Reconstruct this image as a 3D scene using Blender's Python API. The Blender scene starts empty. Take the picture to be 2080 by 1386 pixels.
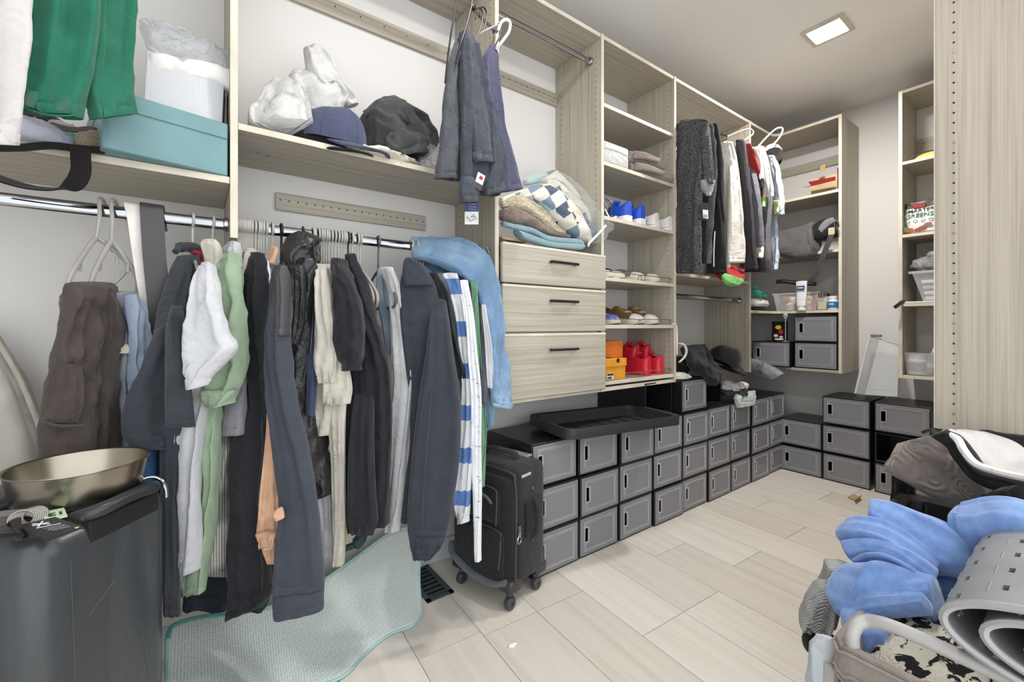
import bpy, bmesh, math, random
import numpy as np
from mathutils import Vector, noise, Matrix
random.seed(7)
C = bpy.context.scene.collection
SC = bpy.context.scene

# ------------------------------------------------------------------ camera, world, lights, exposure
F, CX, CY, EYE = 874.0, 1040.0, 662.0, 1.1
FX, FY = 0.591, 0.8067                       # forward direction on the floor plan
cam = bpy.data.cameras.new('camera'); camo = bpy.data.objects.new('camera', cam); C.objects.link(camo)
cam.sensor_width = 36; cam.lens = 36 * F / 2080; cam.shift_y = -(693 - CY) / 2080
cam.clip_start = 0.02
camo.location = (0, 0, EYE); camo.rotation_euler = (math.pi / 2, 0, -math.atan2(FX, FY))
SC.camera = camo
w = bpy.data.worlds.new('world'); SC.world = w; w.use_nodes = True
w.node_tree.nodes['Background'].inputs[0].default_value = (0.94, 0.97, 1.0, 1)
w.node_tree.nodes['Background'].inputs[1].default_value = 2.1
def area(name, loc, size, power, col):
    l = bpy.data.lights.new(name, 'AREA'); l.shape = 'SQUARE'; l.size = size; l.energy = power; l.color = col
    o = bpy.data.objects.new(name, l); o.location = loc; C.objects.link(o); return o
area('ceiling_lamp_glow', (2.82, 0.89, 2.715), 0.15, 27, (1.0, 0.97, 0.93))
area('ceiling_lamp_glow', (0.75, 0.85, 2.715), 0.15, 10, (1.0, 0.98, 0.96))
vs = SC.view_settings
vs.view_transform = 'Standard'; vs.look = 'None'; vs.gamma = 1; vs.use_curve_mapping = False
vs.exposure = 0.22

# ------------------------------------------------------------------ pixel -> world (points on real planes)
def ray(u, v):
    a = (u - CX) / F; b = (CY - v) / F
    return np.array([a * FY + FX, -a * FX + FY, b])
def PY(u, v, Y): r = ray(u, v); p = r * (Y / r[1]); p[2] += EYE; return p
def PX(u, v, X): r = ray(u, v); p = r * (X / r[0]); p[2] += EYE; return p
def PZ(u, v, z): r = ray(u, v); p = r * ((z - EYE) / r[2]); p[2] += EYE; return p
A = np.array

# ------------------------------------------------------------------ materials
def lin(c):
    if isinstance(c, str):
        c = [int(c[i:i + 2], 16) / 255 for i in (0, 2, 4)]
    return tuple((x / 12.92 if x <= 0.04045 else ((x + 0.055) / 1.055) ** 2.4) for x in c) + (1,)
class N:
    def __init__(s, name):
        s.m = bpy.data.materials.new(name); s.m.use_nodes = True
        s.t = s.m.node_tree; s.b = s.t.nodes['Principled BSDF']
        s.co = s.t.nodes.new('ShaderNodeTexCoord')
    def n(s, typ, **kw):
        x = s.t.nodes.new('ShaderNode' + typ)
        for k, v in kw.items():
            if k in x.inputs: x.inputs[k].default_value = v
            else: setattr(x, k, v)
        return x
    def l(s, a, b): s.t.links.new(a, b)
    def coord(s, scale=(1, 1, 1), rot=(0, 0, 0)):
        mp = s.n('Mapping'); mp.inputs['Scale'].default_value = scale; mp.inputs['Rotation'].default_value = rot
        s.l(s.co.outputs['Object'], mp.inputs['Vector']); return mp.outputs[0]
    def noise(s, scale, detail=3, vec=None, dist=0.0):
        x = s.n('TexNoise'); x.inputs['Scale'].default_value = scale; x.inputs['Detail'].default_value = detail
        x.inputs['Distortion'].default_value = dist
        s.l(vec if vec else s.co.outputs['Object'], x.inputs['Vector']); return x.outputs['Fac']
    def ramp(s, fac, stops, const=False):
        r = s.n('ValToRGB'); e = r.color_ramp.elements
        if const: r.color_ramp.interpolation = 'CONSTANT'
        while len(e) < len(stops): e.new(0.5)
        for k, (p, c) in enumerate(stops): e[k].position = p; e[k].color = lin(c)
        s.l(fac, r.inputs[0]); return r.outputs[0]
    def bump(s, fac, strength=0.3, dist=0.002):
        b = s.n('Bump'); b.inputs['Strength'].default_value = strength; b.inputs['Distance'].default_value = dist
        s.l(fac, b.inputs['Height'])
        old = s.b.inputs['Normal']
        if old.is_linked: s.l(old.links[0].from_socket, b.inputs['Normal'])
        s.l(b.outputs[0], s.b.inputs['Normal'])
    def base(s, sock): s.l(sock, s.b.inputs['Base Color'])
    def mix(s, fac, a, b, mode='MIX'):
        x = s.n('Mix', data_type='RGBA', blend_type=mode)
        if isinstance(fac, (int, float)): x.inputs[0].default_value = fac
        else: s.l(fac, x.inputs[0])
        for i, c in ((6, a), (7, b)):
            if isinstance(c, (str, tuple)): x.inputs[i].default_value = lin(c)
            else: s.l(c, x.inputs[i])
        return x.outputs[2]
def shade(c, k):
    return tuple(min(1, int(c[i:i + 2], 16) / 255 * k) for i in (0, 2, 4))
MC = {}
def plain(col, rough=0.55, metal=0.0, spec=0.5):
    key = ('p', col, rough, metal, spec)
    if key not in MC:
        n = N('paint_' + col); n.b.inputs['Base Color'].default_value = lin(col)
        n.b.inputs['Roughness'].default_value = rough; n.b.inputs['Metallic'].default_value = metal
        n.b.inputs['Specular IOR Level'].default_value = spec
        f = n.noise(9, 4); n.base(n.ramp(f, [(0.3, shade(col, 0.94)), (0.7, shade(col, 1.05))]))
        MC[key] = n.m
    return MC[key]
def cloth(col, var=0.10, bump=0.25, rough=0.9, fine=900, sheen=0.15):
    key = ('c', col, var, bump, rough, fine)
    if key not in MC:
        n = N('cloth_' + col)
        f = n.noise(14, 5, dist=0.5); n.base(n.ramp(f, [(0.25, shade(col, 1 - var)), (0.75, shade(col, 1 + var))]))
        n.b.inputs['Roughness'].default_value = rough; n.b.inputs['Specular IOR Level'].default_value = 0.2
        n.b.inputs['Sheen Weight'].default_value = sheen
        n.bump(n.noise(fine, 2), bump, 0.0015); n.bump(n.noise(22, 4, dist=1.4), 0.6, 0.009)
        MC[key] = n.m
    return MC[key]
def fur(col, col2, sc=120, b=0.8):
    key = ('f', col, col2, sc)
    if key not in MC:
        n = N('plush_' + col); f = n.noise(sc, 5, dist=0.6)
        n.base(n.ramp(f, [(0.3, col2), (0.65, col)])); n.b.inputs['Roughness'].default_value = 1
        n.b.inputs['Sheen Weight'].default_value = 0.5; n.b.inputs['Specular IOR Level'].default_value = 0.1
        n.bump(f, b, 0.006); MC[key] = n.m
    return MC[key]
def heather(col, col2, stretch=(300, 300, 900), name='heather_knit'):
    n = N(name); f = n.noise(1, 3, n.coord(stretch), 0.3)
    n.base(n.ramp(f, [(0.38, col), (0.62, col2)])); n.b.inputs['Roughness'].default_value = 0.95
    n.b.inputs['Specular IOR Level'].default_value = 0.15
    n.bump(f, 0.3, 0.002); n.bump(n.noise(24, 4, dist=1), 0.3, 0.008); return n.m
def laminate(name, sc, c=('938d80', 'aea697', 'bdb5a6')):
    n = N(name)
    f = n.noise(1, 4, n.coord(sc), 0.25); g = n.noise(1, 2, n.coord(tuple(x * 3.1 for x in sc)), 0.1)
    base = n.ramp(f, [(0.30, c[0]), (0.46, c[1]), (0.70, c[2])])
    n.base(n.mix(0.4, base, n.ramp(g, [(0.32, c[0]), (0.62, c[2])])))
    n.b.inputs['Roughness'].default_value = 0.5; n.b.inputs['Specular IOR Level'].default_value = 0.35
    n.bump(f, 0.12, 0.001); return n.m
WOOD_Z = laminate('laminate_vertical_grain', (75, 75, 1.0))
WOOD_X = laminate('laminate_grain_along_left_wall', (1.0, 75, 75))
WOOD_Y = laminate('laminate_grain_along_back_wall', (75, 1.0, 75))
EDGE = plain('d6cdbb', 0.45)
CHROME = plain('a4a6a9', 0.10, 1.0); STEEL = plain('9d978a', 0.27, 1.0); WIREM = plain('b9b4aa', 0.3, 1.0)
BLACKP = plain('17171a', 0.4); BLACKR = plain('0d0d0e', 0.8)
GREYP = plain('b4b2ad', 0.45); WHITEP = plain('ecebe8', 0.4); DARKMETAL = plain('3a3836', 0.4, 0.6)
def clear_plastic(name, col='dfe4e8', alpha=0.35, rough=0.12, crumple=0.0):
    n = N(name); n.b.inputs['Base Color'].default_value = lin(col); n.b.inputs['Roughness'].default_value = rough
    n.b.inputs['Alpha'].default_value = alpha
    if crumple: n.bump(n.noise(38, 5, dist=2.0), crumple, 0.02)
    return n.m
FILM = clear_plastic('clear_plastic_film', 'f2f4f6', 0.28, 0.08, 0.8)
BINP = clear_plastic('clear_bin_plastic', 'e6e8ea', 0.42, 0.15)
DOORP = clear_plastic('smoky_clear_door_plastic', '9b9ba0', 0.66, 0.16)
DOORL = plain('d2d2d4', 0.3)
GLASS = clear_plastic('thin_glass', 'f4f4f0', 0.3, 0.03)
HOLE = plain('141210', 0.9)

# ------------------------------------------------------------------ mesh building
class MB:
    def __init__(s): s.v = []; s.f = []
    def add(s, v, f):
        o = len(s.v); s.v.extend([tuple(map(float, p)) for p in v]); s.f.extend([tuple(i + o for i in q) for q in f]); return s
    def box(s, a, b, bev=0.0, M=None):
        a = np.minimum(a, b) if True else a; return s
    def grid(s, P, close_u=False, close_v=False, skip=None):
        """P[i][j] points"""
        n, m = len(P), len(P[0]); o = len(s.v)
        for r in P: s.v.extend([tuple(map(float, p)) for p in r])
        for i in range(n if close_u else n - 1):
            for j in range(m if close_v else m - 1):
                if skip and skip(i, j): continue
                i2, j2 = (i + 1) % n, (j + 1) % m
                s.f.append((o + i * m + j, o + i * m + j2, o + i2 * m + j2, o + i2 * m + j))
        return s
def _box(s, a, b, bev=0.0, M=None):
    x0, y0, z0 = [min(p, q) for p, q in zip(a, b)]; x1, y1, z1 = [max(p, q) for p, q in zip(a, b)]
    d = min(x1 - x0, y1 - y0, z1 - z0); bev = min(bev, d * 0.45)
    if bev <= 0:
        v = [(x0, y0, z0), (x1, y0, z0), (x1, y1, z0), (x0, y1, z0), (x0, y0, z1), (x1, y0, z1), (x1, y1, z1), (x0, y1, z1)]
        f = [(0, 3, 2, 1), (4, 5, 6, 7), (0, 1, 5, 4), (1, 2, 6, 5), (2, 3, 7, 6), (3, 0, 4, 7)]
    else:
        bm = bmesh.new(); bmesh.ops.create_cube(bm, size=1)
        for q in bm.verts: q.co = ((x0 + x1) / 2 + q.co.x * (x1 - x0), (y0 + y1) / 2 + q.co.y * (y1 - y0), (z0 + z1) / 2 + q.co.z * (z1 - z0))
        bmesh.ops.bevel(bm, geom=bm.edges[:], offset=bev, segments=1 if bev < 0.004 else 3, profile=0.5, affect='EDGES')
        bm.verts.index_update(); v = [tuple(q.co) for q in bm.verts]; f = [tuple(q.index for q in g.verts) for g in bm.faces]; bm.free()
    if M is not None: v = [tuple(M @ Vector(p)) for p in v]
    return s.add(v, f)
MB.box = _box
def box(a, b, bev=0.0, M=None): return MB().box(a, b, bev, M)
def catmull(pts, sub):
    pts = [A(p, float) for p in pts]
    if len(pts) < 3 or sub <= 1: return pts
    out = []; n = len(pts)
    for i in range(n - 1):
        p0 = pts[i - 1] if i > 0 else 2 * pts[0] - pts[1]; p1, p2 = pts[i], pts[i + 1]
        p3 = pts[i + 2] if i + 2 < n else 2 * pts[-1] - pts[-2]
        for k in range(sub):
            t = k / sub
            out.append(0.5 * (2 * p1 + (p2 - p0) * t + (2 * p0 - 5 * p1 + 4 * p2 - p3) * t * t + (3 * p1 - p0 - 3 * p2 + p3) * t ** 3))
    out.append(pts[-1]); return out
def nrm(v):
    l = np.linalg.norm(v); return v / l if l > 1e-9 else A([0, 0, 1.0])
def tube(path, r, n=8, sub=1, flat=None, mb=None, closed=False):
    """round (or flat: width r, thickness flat) bar along a path"""
    P = catmull(path, sub); mb = mb or MB(); rings = []; up = None
    for i, p in enumerate(P):
        t = nrm(P[min(i + 1, len(P) - 1)] - P[max(i - 1, 0)])
        if up is None:
            up = A([0, 0, 1.0]) if abs(t[2]) < 0.9 else A([0, 1.0, 0])
        s = np.cross(t, up)
        s = nrm(s) if np.linalg.norm(s) > 1e-6 else nrm(np.cross(t, A([1.0, 0, 0])))
        up = nrm(np.cross(s, t))
        rr = r[i * (len(r) - 1) // max(1, len(P) - 1)] if isinstance(r, (list, tuple)) else r
        fl = flat if flat else rr
        rings.append([p + s * math.cos(a) * rr + up * math.sin(a) * fl for a in [2 * math.pi * k / n for k in range(n)]])
    mb.grid(rings, close_v=True, close_u=closed)
    if not closed:
        o = len(mb.v) - len(rings) * n
        mb.f.append(tuple(o + k for k in range(n))[::-1]); o2 = len(mb.v) - n; mb.f.append(tuple(o2 + k for k in range(n)))
    return mb
def ribbon(path, wdir, width, th=0.002, sub=6, mb=None):
    """flat strap: path centre line, wdir width direction (per point or single)"""
    P = catmull(path, sub); mb = mb or MB(); rings = []
    W = catmull(wdir, sub) if isinstance(wdir, list) else [A(wdir, float)] * len(P)
    for i, p in enumerate(P):
        t = nrm(P[min(i + 1, len(P) - 1)] - P[max(i - 1, 0)]); s = nrm(W[i] - t * np.dot(W[i], t)); q = nrm(np.cross(t, s))
        h = width / 2
        rings.append([p + s * h + q * th, p - s * h + q * th, p - s * h - q * th, p + s * h - q * th])
    mb.grid(rings, close_v=True); o = len(mb.v) - len(rings) * 4
    mb.f.append((o + 3, o + 2, o + 1, o)); o = len(mb.v) - 4; mb.f.append((o, o + 1, o + 2, o + 3)); return mb
def lathe(prof, n=24, c=(0, 0, 0), M=None, mb=None):
    mb = mb or MB(); rings = []
    for r, z in prof: rings.append([A([c[0] + r * math.cos(2 * math.pi * k / n), c[1] + r * math.sin(2 * math.pi * k / n), c[2] + z]) for k in range(n)])
    if M is not None: rings = [[A(M @ Vector(p)) for p in g] for g in rings]
    return mb.grid(rings, close_v=True)
def sheet(P, th=0.003, mb=None):
    """solid sheet from a grid of points"""
    P = A(P, float); n, m = P.shape[:2]
    du = np.gradient(P, axis=0); dv = np.gradient(P, axis=1); nn = np.cross(du, dv); nn /= (np.linalg.norm(nn, axis=2, keepdims=True) + 1e-12)
    T = P + nn * th / 2; B = P - nn * th / 2; mb = mb or MB(); o = len(mb.v)
    mb.grid(T); mb.v.extend([tuple(p) for r in B for p in r]); k = n * m
    for i in range(n - 1):
        for j in range(m - 1):
            mb.f.append((o + k + i * m + j, o + k + (i + 1) * m + j, o + k + (i + 1) * m + j + 1, o + k + i * m + j + 1))
    edge = [(i, 0) for i in range(n)] + [(n - 1, j) for j in range(1, m)] + [(i, m - 1) for i in range(n - 2, -1, -1)] + [(0, j) for j in range(m - 2, -1, -1)]
    for (i, j), (i2, j2) in zip(edge, edge[1:]): mb.f.append((o + i * m + j, o + i2 * m + j2, o + k + i2 * m + j2, o + k + i * m + j))
    return mb
def nz(p, s, seed=0): return noise.noise(Vector((p[0] * s + seed * 7.3, p[1] * s - seed * 3.1, p[2] * s + seed * 1.7)))
def ridge(p, s, seed=0): return 1 - 2.2 * abs(nz(p, s, seed))
def loft2(rows, T=0.025, n=36, sub=9, fold=0.010, freq=2.6, wr=0.006, ws=14, seed=0, hem=0.035, top=True, mb=None, tz=None, box=0.62, thin=0.62):
    """a hanging piece of clothing: rows of (left point, right point), flattened rounded sections, folds and creases"""
    L = catmull([r[0] for r in rows], sub); R = catmull([r[1] for r in rows], sub); mb = mb or MB(); rings = []
    ph = seed * 1.9; K = len(L); run = 0.0
    for i in range(K):
        e = R[i] - L[i]; wd = np.linalg.norm(e); eh = nrm(e); c = (L[i] + R[i]) / 2
        cn = (L[min(i + 1, K - 1)] + R[min(i + 1, K - 1)]) / 2; cp = (L[max(i - 1, 0)] + R[max(i - 1, 0)]) / 2
        run += np.linalg.norm(c - cp)
        nh = nrm(np.cross(eh, nrm(cn - cp))); s = i / (K - 1)
        t = min(T * thin * (tz(s) if tz else min(1, 0.45 + s * 3)), wd * 0.48 + 0.002); ring = []
        am = min(1, s * 2.5 + 0.15) * min(1, wd / 0.06)
        for k in range(n):
            a = 2 * math.pi * k / n; x, y = math.cos(a), math.sin(a)
            x = math.copysign(abs(x) ** box, x); y = math.copysign(abs(y) ** box, y)
            # vertical drape: sharp crested pleats drifting down the cloth
            q1 = freq * x * 1.57 + ph + 1.3 * s + 0.8 * nz((x, run * 4, 0), 1.1, seed)
            d = fold * am * (abs(math.sin(q1)) * 2 - 1.2 + 0.45 * math.sin(freq * 3.7 * x + ph * 2 - 3 * s))
            p = c + eh * (wd / 2 * x) + nh * (t * y + d * (1 - 0.45 * abs(x)))
            out = nh * (1 if y >= 0 else -1) * min(1, abs(y) * 1.6)
            # slanting creases
            X_ = x * wd * 0.5
            q = 0.8 * ridge((X_ * 1.15 + run * 0.38, run * 0.34, y * 0.01), ws * 1.25, seed) + 0.35 * ridge((X_ - run * 0.5, run * 0.55, 3.1), ws * 2.4, seed + 4) + 0.4 * nz((X_, run * 0.6, 7.7), ws * 0.6, seed + 3) - 0.25
            p = p + out * (wr * 1.5 * q * min(1, wd / 0.05))
            ring.append(p)
        rings.append(ring)
    if hem and K > 12:      # a stitched hem: a groove two centimetres above the edge
        cl = np.mean(rings[-1], axis=0); hw = min(0.02, hem)
        while len(rings) > 6 and np.linalg.norm(np.mean(rings[-2], axis=0) - cl) < hw * 1.5: rings.pop(-2)
        pv, ls = rings[-2], rings[-1]; dd = np.linalg.norm(np.mean(pv, axis=0) - cl)
        for hh, kk in ((hw * 1.12, 1.0), (hw, 0.955), (hw * 0.90, 1.012), (hw * 0.4, 1.012)):
            f_ = hh / max(dd, hw * 1.3); rg_ = [b * (1 - f_) + a * f_ for a, b in zip(pv, ls)]; cc_ = np.mean(rg_, axis=0); e_ = nrm(R[-1] - L[-1])
            out_ = []
            for p in rg_:
                v_ = p - cc_; al = e_ * np.dot(v_, e_); out_.append(cc_ + al * (1 if kk > 0.99 else 0.995) + (v_ - al) * (kk if kk >= 1 else 0.90))
            rings.insert(-1, out_)
    if top:
        c0 = np.mean(rings[0], axis=0); rings.insert(0, [c0 + (p - c0) * 0.5 + A([0, 0, 0.002]) for p in rings[0]]); rings.insert(0, [c0 + (p - c0) * 0.02 + A([0, 0, 0.003]) for p in rings[0]])
    c1 = np.mean(rings[-1], axis=0); last = rings[-1]
    dirv = nrm(np.mean(rings[-3], axis=0) - c1)
    if hem:
        rings.append([c1 + (p - c1) * 0.985 - dirv * 0.0004 for p in last]); rings.append([c1 + (p - c1) * 0.90 + dirv * hem for p in last])
        rings.append([c1 + (p - c1) * 0.02 + dirv * hem * 1.2 for p in last])
    else:
        rings.append([c1 + (p - c1) * 0.5 for p in last]); rings.append([c1 + (p - c1) * 0.02 for p in last])
    return mb.grid(rings, close_v=True)
def px(rows, YL=1.6, YR=1.35):
    """rows: (v, uL, uR[, YL, YR]) or ('p', uL, vL, uR, vR[, YL, YR])"""
    out = []
    for r in rows:
        if r[0] == 'p':
            a, b = (r[5], r[6]) if len(r) > 5 else (YL, YR); out.append((PY(r[1], r[2], a), PY(r[3], r[4], b)))
        else:
            a, b = (r[3], r[4]) if len(r) > 3 else (YL, YR); out.append((PY(r[1], r[0], a), PY(r[2], r[0], b)))
    return out
def blob(c, size, seed=0, amp=0.18, sc=2.2, sub=4, flat=True, rot=0.0, rid=0.5):
    """a crumpled heap: icosphere pushed in and out by folded noise, flat underneath"""
    bm = bmesh.new(); bmesh.ops.create_icosphere(bm, subdivisions=sub, radius=1); cr, sr = math.cos(rot), math.sin(rot); mb = MB()
    for q in bm.verts:
        p = q.co.normalized(); d = 1 + amp * (nz(p, sc, seed) + rid * ridge(p, sc * 1.7, seed + 5) + 0.35 * ridge(p, sc * 3.6, seed + 9))
        p = p * d
        if flat and p.z < -0.55: p.z = -0.55 + (p.z + 0.55) * 0.05
        z = (p.z + 0.55) / 1.55 if flat else p.z
        x, y = p.x * size[0] / 2, p.y * size[1] / 2
        q.co = (c[0] + x * cr - y * sr, c[1] + x * sr + y * cr, c[2] + z * (size[2] if flat else size[2] / 2))
    bm.verts.index_update(); mb.add([tuple(q.co) for q in bm.verts], [tuple(q.index for q in g.verts) for g in bm.faces]); bm.free(); return mb
# ------------------------------------------------------------------ objects
ORG = {}
def raw(name, mb, mat, smooth=True, org=(0, 0, 0)):
    me = bpy.data.meshes.new(name); o = A(org, float)
    me.from_pydata([tuple(A(p) - o) for p in mb.v], [], mb.f)
    if smooth is True:
        me.polygons.foreach_set('use_smooth', [True] * len(me.polygons))
    me.materials.append(mat); me.update()
    if smooth == 'auto':
        me.polygons.foreach_set('use_smooth', [True] * len(me.polygons))
        try: me.set_sharp_from_angle(angle=math.radians(35))
        except Exception: pass
    bm = bmesh.new(); bm.from_mesh(me); bmesh.ops.recalc_face_normals(bm, faces=bm.faces[:]); bm.to_mesh(me); bm.free()
    return me
def tag(o, label=None, cat=None, group=None, kind=None):
    if label: o['label'] = label
    if cat: o['category'] = cat
    if group: o['group'] = group
    if kind: o['kind'] = kind
    return o
def thing(name, label, cat, loc=(0, 0, 0), group=None):
    o = bpy.data.objects.new(name, None); o.empty_display_size = 0.05; C.objects.link(o); o.location = [float(x) for x in loc]
    ORG[o.name] = A(loc, float); return tag(o, label, cat, group)
def part(name, mb, mat, parent, smooth='auto', kind=None, label=None):
    org = ORG[parent.name]; me = raw(name, mb, mat, smooth, org); o = bpy.data.objects.new(name, me); C.objects.link(o); o.parent = parent
    ORG[o.name] = org; return tag(o, label, None, None, kind)
def solo(name, mb, mat, label, cat, group=None, smooth='auto', kind=None):
    v = A(mb.v); org = A([v[:, 0].mean(), v[:, 1].mean(), v[:, 2].min()])
    me = raw(name, mb, mat, smooth, org); o = bpy.data.objects.new(name, me); C.objects.link(o); o.location = org
    ORG[o.name] = org; return tag(o, label, cat, group, kind)
def struct(name, mb, mat, parent=None, smooth='auto'):
    if parent: return part(name, mb, mat, parent, smooth)
    o = bpy.data.objects.new(name, raw(name, mb, mat, smooth)); C.objects.link(o); ORG[o.name] = A([0., 0, 0]); o['kind'] = 'structure'; return o
def dup(root, loc, rotz=0.0, label=None, group=None, rot=None, scale=None):
    r = root.copy(); C.objects.link(r); r.location = [float(x) for x in loc]; r.rotation_euler = rot if rot else (0, 0, rotz)
    if scale: r.scale = scale
    if label: r['label'] = label
    if group: r['group'] = group
    for ch in KIDS.get(root.name, []):
        c = ch.copy(); C.objects.link(c); c.parent = r
        for g in KIDS.get(ch.name, []):
            d = g.copy(); C.objects.link(d); d.parent = c
    return r
KIDS = {}
def kids_of(root):
    KIDS[root.name] = list(root.children)
    for c in root.children: KIDS[c.name] = list(c.children)
def text_mb(s, size, th=0.0006):
    cu = bpy.data.curves.new('lettering', 'FONT'); cu.body = s; cu.size = size; cu.align_x = 'CENTER'; cu.align_y = 'CENTER'; cu.extrude = th; cu.fill_mode = 'BOTH'; cu.offset = size * 0.018
    o = bpy.data.objects.new('lettering', cu); C.objects.link(o); dg = bpy.context.evaluated_depsgraph_get()
    me = bpy.data.meshes.new_from_object(o.evaluated_get(dg)); mb = MB()
    mb.add([tuple(v.co) for v in me.vertices], [tuple(p.vertices) for p in me.polygons])
    bpy.data.objects.remove(o); bpy.data.meshes.remove(me); bpy.data.curves.remove(cu); return mb
def place(mb, o, ex, ey, ez=None):
    """map local x,y,z of a builder onto a frame"""
    ex, ey = A(ex, float), A(ey, float); ez = nrm(np.cross(ex, ey)) if ez is None else A(ez, float)
    mb.v = [tuple(A(o) + ex * p[0] + ey * p[1] + ez * p[2]) for p in mb.v]; return mb
# ------------------------------------------------------------------ room shell
YW, XW, ZC, YF, XF = 1.833, 3.99, 2.74, 1.488, 3.628     # left wall, back wall, ceiling, cabinet fronts
def wallmat(col, name):
    n = N(name); f = n.noise(3, 3); n.base(n.ramp(f, [(0.3, shade(col, 0.985)), (0.7, col)])); n.b.inputs['Roughness'].default_value = 0.75
    n.bump(n.noise(160, 3), 0.12, 0.001); return n.m
WALL = wallmat('dfddda', 'wall_paint'); CEIL = wallmat('f0eeeb', 'ceiling_paint')
struct('wall_left', box((-1.6, YW, 0), (XW + 0.1, YW + 0.1, ZC)), WALL)
struct('wall_back', box((XW, -0.2, 0), (XW + 0.1, YW, ZC)), WALL)
struct('wall_near', box((-1.3, -0.05, 0), (-1.2, YW, ZC)), WALL)  # end wall out of view, added to block ambient light on the near left
struct('wall_right', box((1.97, -0.13, 0), (XW, -0.03, ZC)), WALL)
struct('ceiling', box((-1.6, -0.6, ZC), (XW + 0.1, YW + 0.1, ZC + 0.1)), CEIL)
struct('baseboard_left', box((-1.6, YW - 0.014, 0), (1.16, YW, 0.10), 0.004), plain('c9d4d8', 0.5))
# floor: a screed and one board per plank, slightly turned like the photograph's
n = N('floor_plank_oak')
oi = n.n('ObjectInfo'); mp = n.coord((1.3, 26, 26)); 
addv = n.n('VectorMath', operation='ADD'); n.l(mp, addv.inputs[0]); sc = n.n('VectorMath', operation='SCALE'); sc.inputs['Scale'].default_value = 17.0
cx_ = n.n('CombineXYZ'); n.l(oi.outputs['Random'], cx_.inputs[0]); n.l(oi.outputs['Random'], cx_.inputs[1]); n.l(cx_.outputs[0], sc.inputs[0]); n.l(sc.outputs[0], addv.inputs[1])
fg = n.noise(1.0, 5, addv.outputs[0], 0.8)
tone = n.ramp(fg, [(0.25, 'd8d0c5'), (0.5, 'e2dbd1'), (0.78, 'e7e1d8')])
rnd = n.ramp(oi.outputs['Random'], [(0.0, 'efeeec'), (1.0, 'ffffff')]); n.base(n.mix(1.0, tone, rnd, 'MULTIPLY'))
n.b.inputs['Roughness'].default_value = 0.42; n.bump(fg, 0.08, 0.001); PLANK = n.m
floor = struct('floor', box((-1.6, -1.2, -0.05), (XW, YW, -0.0035)), plain('8d8272', 0.9))
ang = math.radians(-3.0); du = A([math.cos(ang), math.sin(ang), 0]); dv = A([-math.sin(ang), math.cos(ang), 0])   # du across, dv along the plank
PW, PL = 0.235, 1.22
org = PY(813, 1276, 1.5); org = A([0.597, 1.502, 0])
mesh_cache = {}
rp = random.Random(3); offs = {-0: 0.0}
for k in range(-9, 15):
    off = (1.325 - org[1]) if k == 0 else (rp.random() * PL)
    fixed = {1: -0.2, 2: -0.2, 3: -0.51, 4: -0.51, 5: -0.19}
    if k in fixed: off = fixed[k]
    for j in range(-4, 3):
        o0 = org + du * (k * PW) + dv * (off + j * PL)
        c = [o0, o0 + du * PW, o0 + du * PW + dv * PL, o0 + dv * PL]
        if max(p[0] for p in c) < -0.9 or min(p[0] for p in c) > XW or max(p[1] for p in c) < -0.9 or min(p[1] for p in c) > YW: continue
        # clip the plank against the room
        bm = bmesh.new(); vs_ = [bm.verts.new((g, h, z)) for z in (-0.0035, 0.0) for g, h in ((0.0012, 0.0012), (PL - 0.0012, 0.0012), (PL - 0.0012, PW - 0.0012), (0.0012, PW - 0.0012))]
        for q in ((3, 2, 1, 0), (4, 5, 6, 7), (0, 1, 5, 4), (1, 2, 6, 5), (2, 3, 7, 6), (3, 0, 4, 7)): bm.faces.new([vs_[i] for i in q])
        ez = A([0, 0, 1.0]); base = o0 + du * PW           # local x along plank, y back across
        loc = lambda p: base + dv * p[0] - du * p[1]
        cut = max(p[0] for p in c) > XW - 0.002 or max(p[1] for p in c) > YW - 0.002
        if cut:
            for co, no in (((XW - 0.002, 0, 0), (1, 0, 0)), ((0, YW - 0.002, 0), (0, 1, 0))):
                d = A(co) - base; lc = (np.dot(d, dv), -np.dot(d, du), 0); ln = (np.dot(A(no), dv), -np.dot(A(no), du), 0)
                bmesh.ops.bisect_plane(bm, geom=bm.verts[:] + bm.edges[:] + bm.faces[:], plane_co=lc, plane_no=ln, clear_outer=True)
            me = bpy.data.meshes.new('plank'); bm.to_mesh(me); me.materials.append(PLANK)
        else:
            if 'p' not in mesh_cache:
                me = bpy.data.meshes.new('plank'); bm.to_mesh(me); me.materials.append(PLANK); mesh_cache['p'] = me
            me = mesh_cache['p']
        bm.free()
        if len(me.polygons) < 3: continue
        o = bpy.data.objects.new('plank', me); C.objects.link(o); o.parent = floor
        o.matrix_local = Matrix(((dv[0], -du[0], 0, base[0]), (dv[1], -du[1], 0, base[1]), (0, 0, 1, 0), (0, 0, 0, 1)))
# ceiling lamps: square recessed panels
def lamp(x, y, label):
    t = thing('ceiling_lamp', label, 'ceiling light', (x, y, ZC - 0.02), 'recessed ceiling lights')
    fr = MB(); s, q = 0.098, 0.076
    for a, b in (((-s, -s), (s, -q)), ((-s, q), (s, s)), ((-s, -q), (-q, q)), ((q, -q), (s, q))): fr.box((x + a[0], y + a[1], ZC - 0.014), (x + b[0], y + b[1], ZC + 0.002), 0.003)
    part('frame', fr, plain('c9c2b2', 0.4), t)
    m = bpy.data.materials.new('lamp_diffuser'); m.use_nodes = True; b = m.node_tree.nodes['Principled BSDF']
    b.inputs['Emission Color'].default_value = (1, 0.97, 0.92, 1); b.inputs['Emission Strength'].default_value = 9
    part('diffuser', box((x - q, y - q, ZC - 0.006), (x + q, y + q, ZC - 0.001)), m, t)
lamp(2.82, 0.89, 'square recessed ceiling light glowing white above the shoe shelves')
lamp(0.75, 0.85, 'square recessed ceiling light above the hanging clothes near the doorway')

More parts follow.
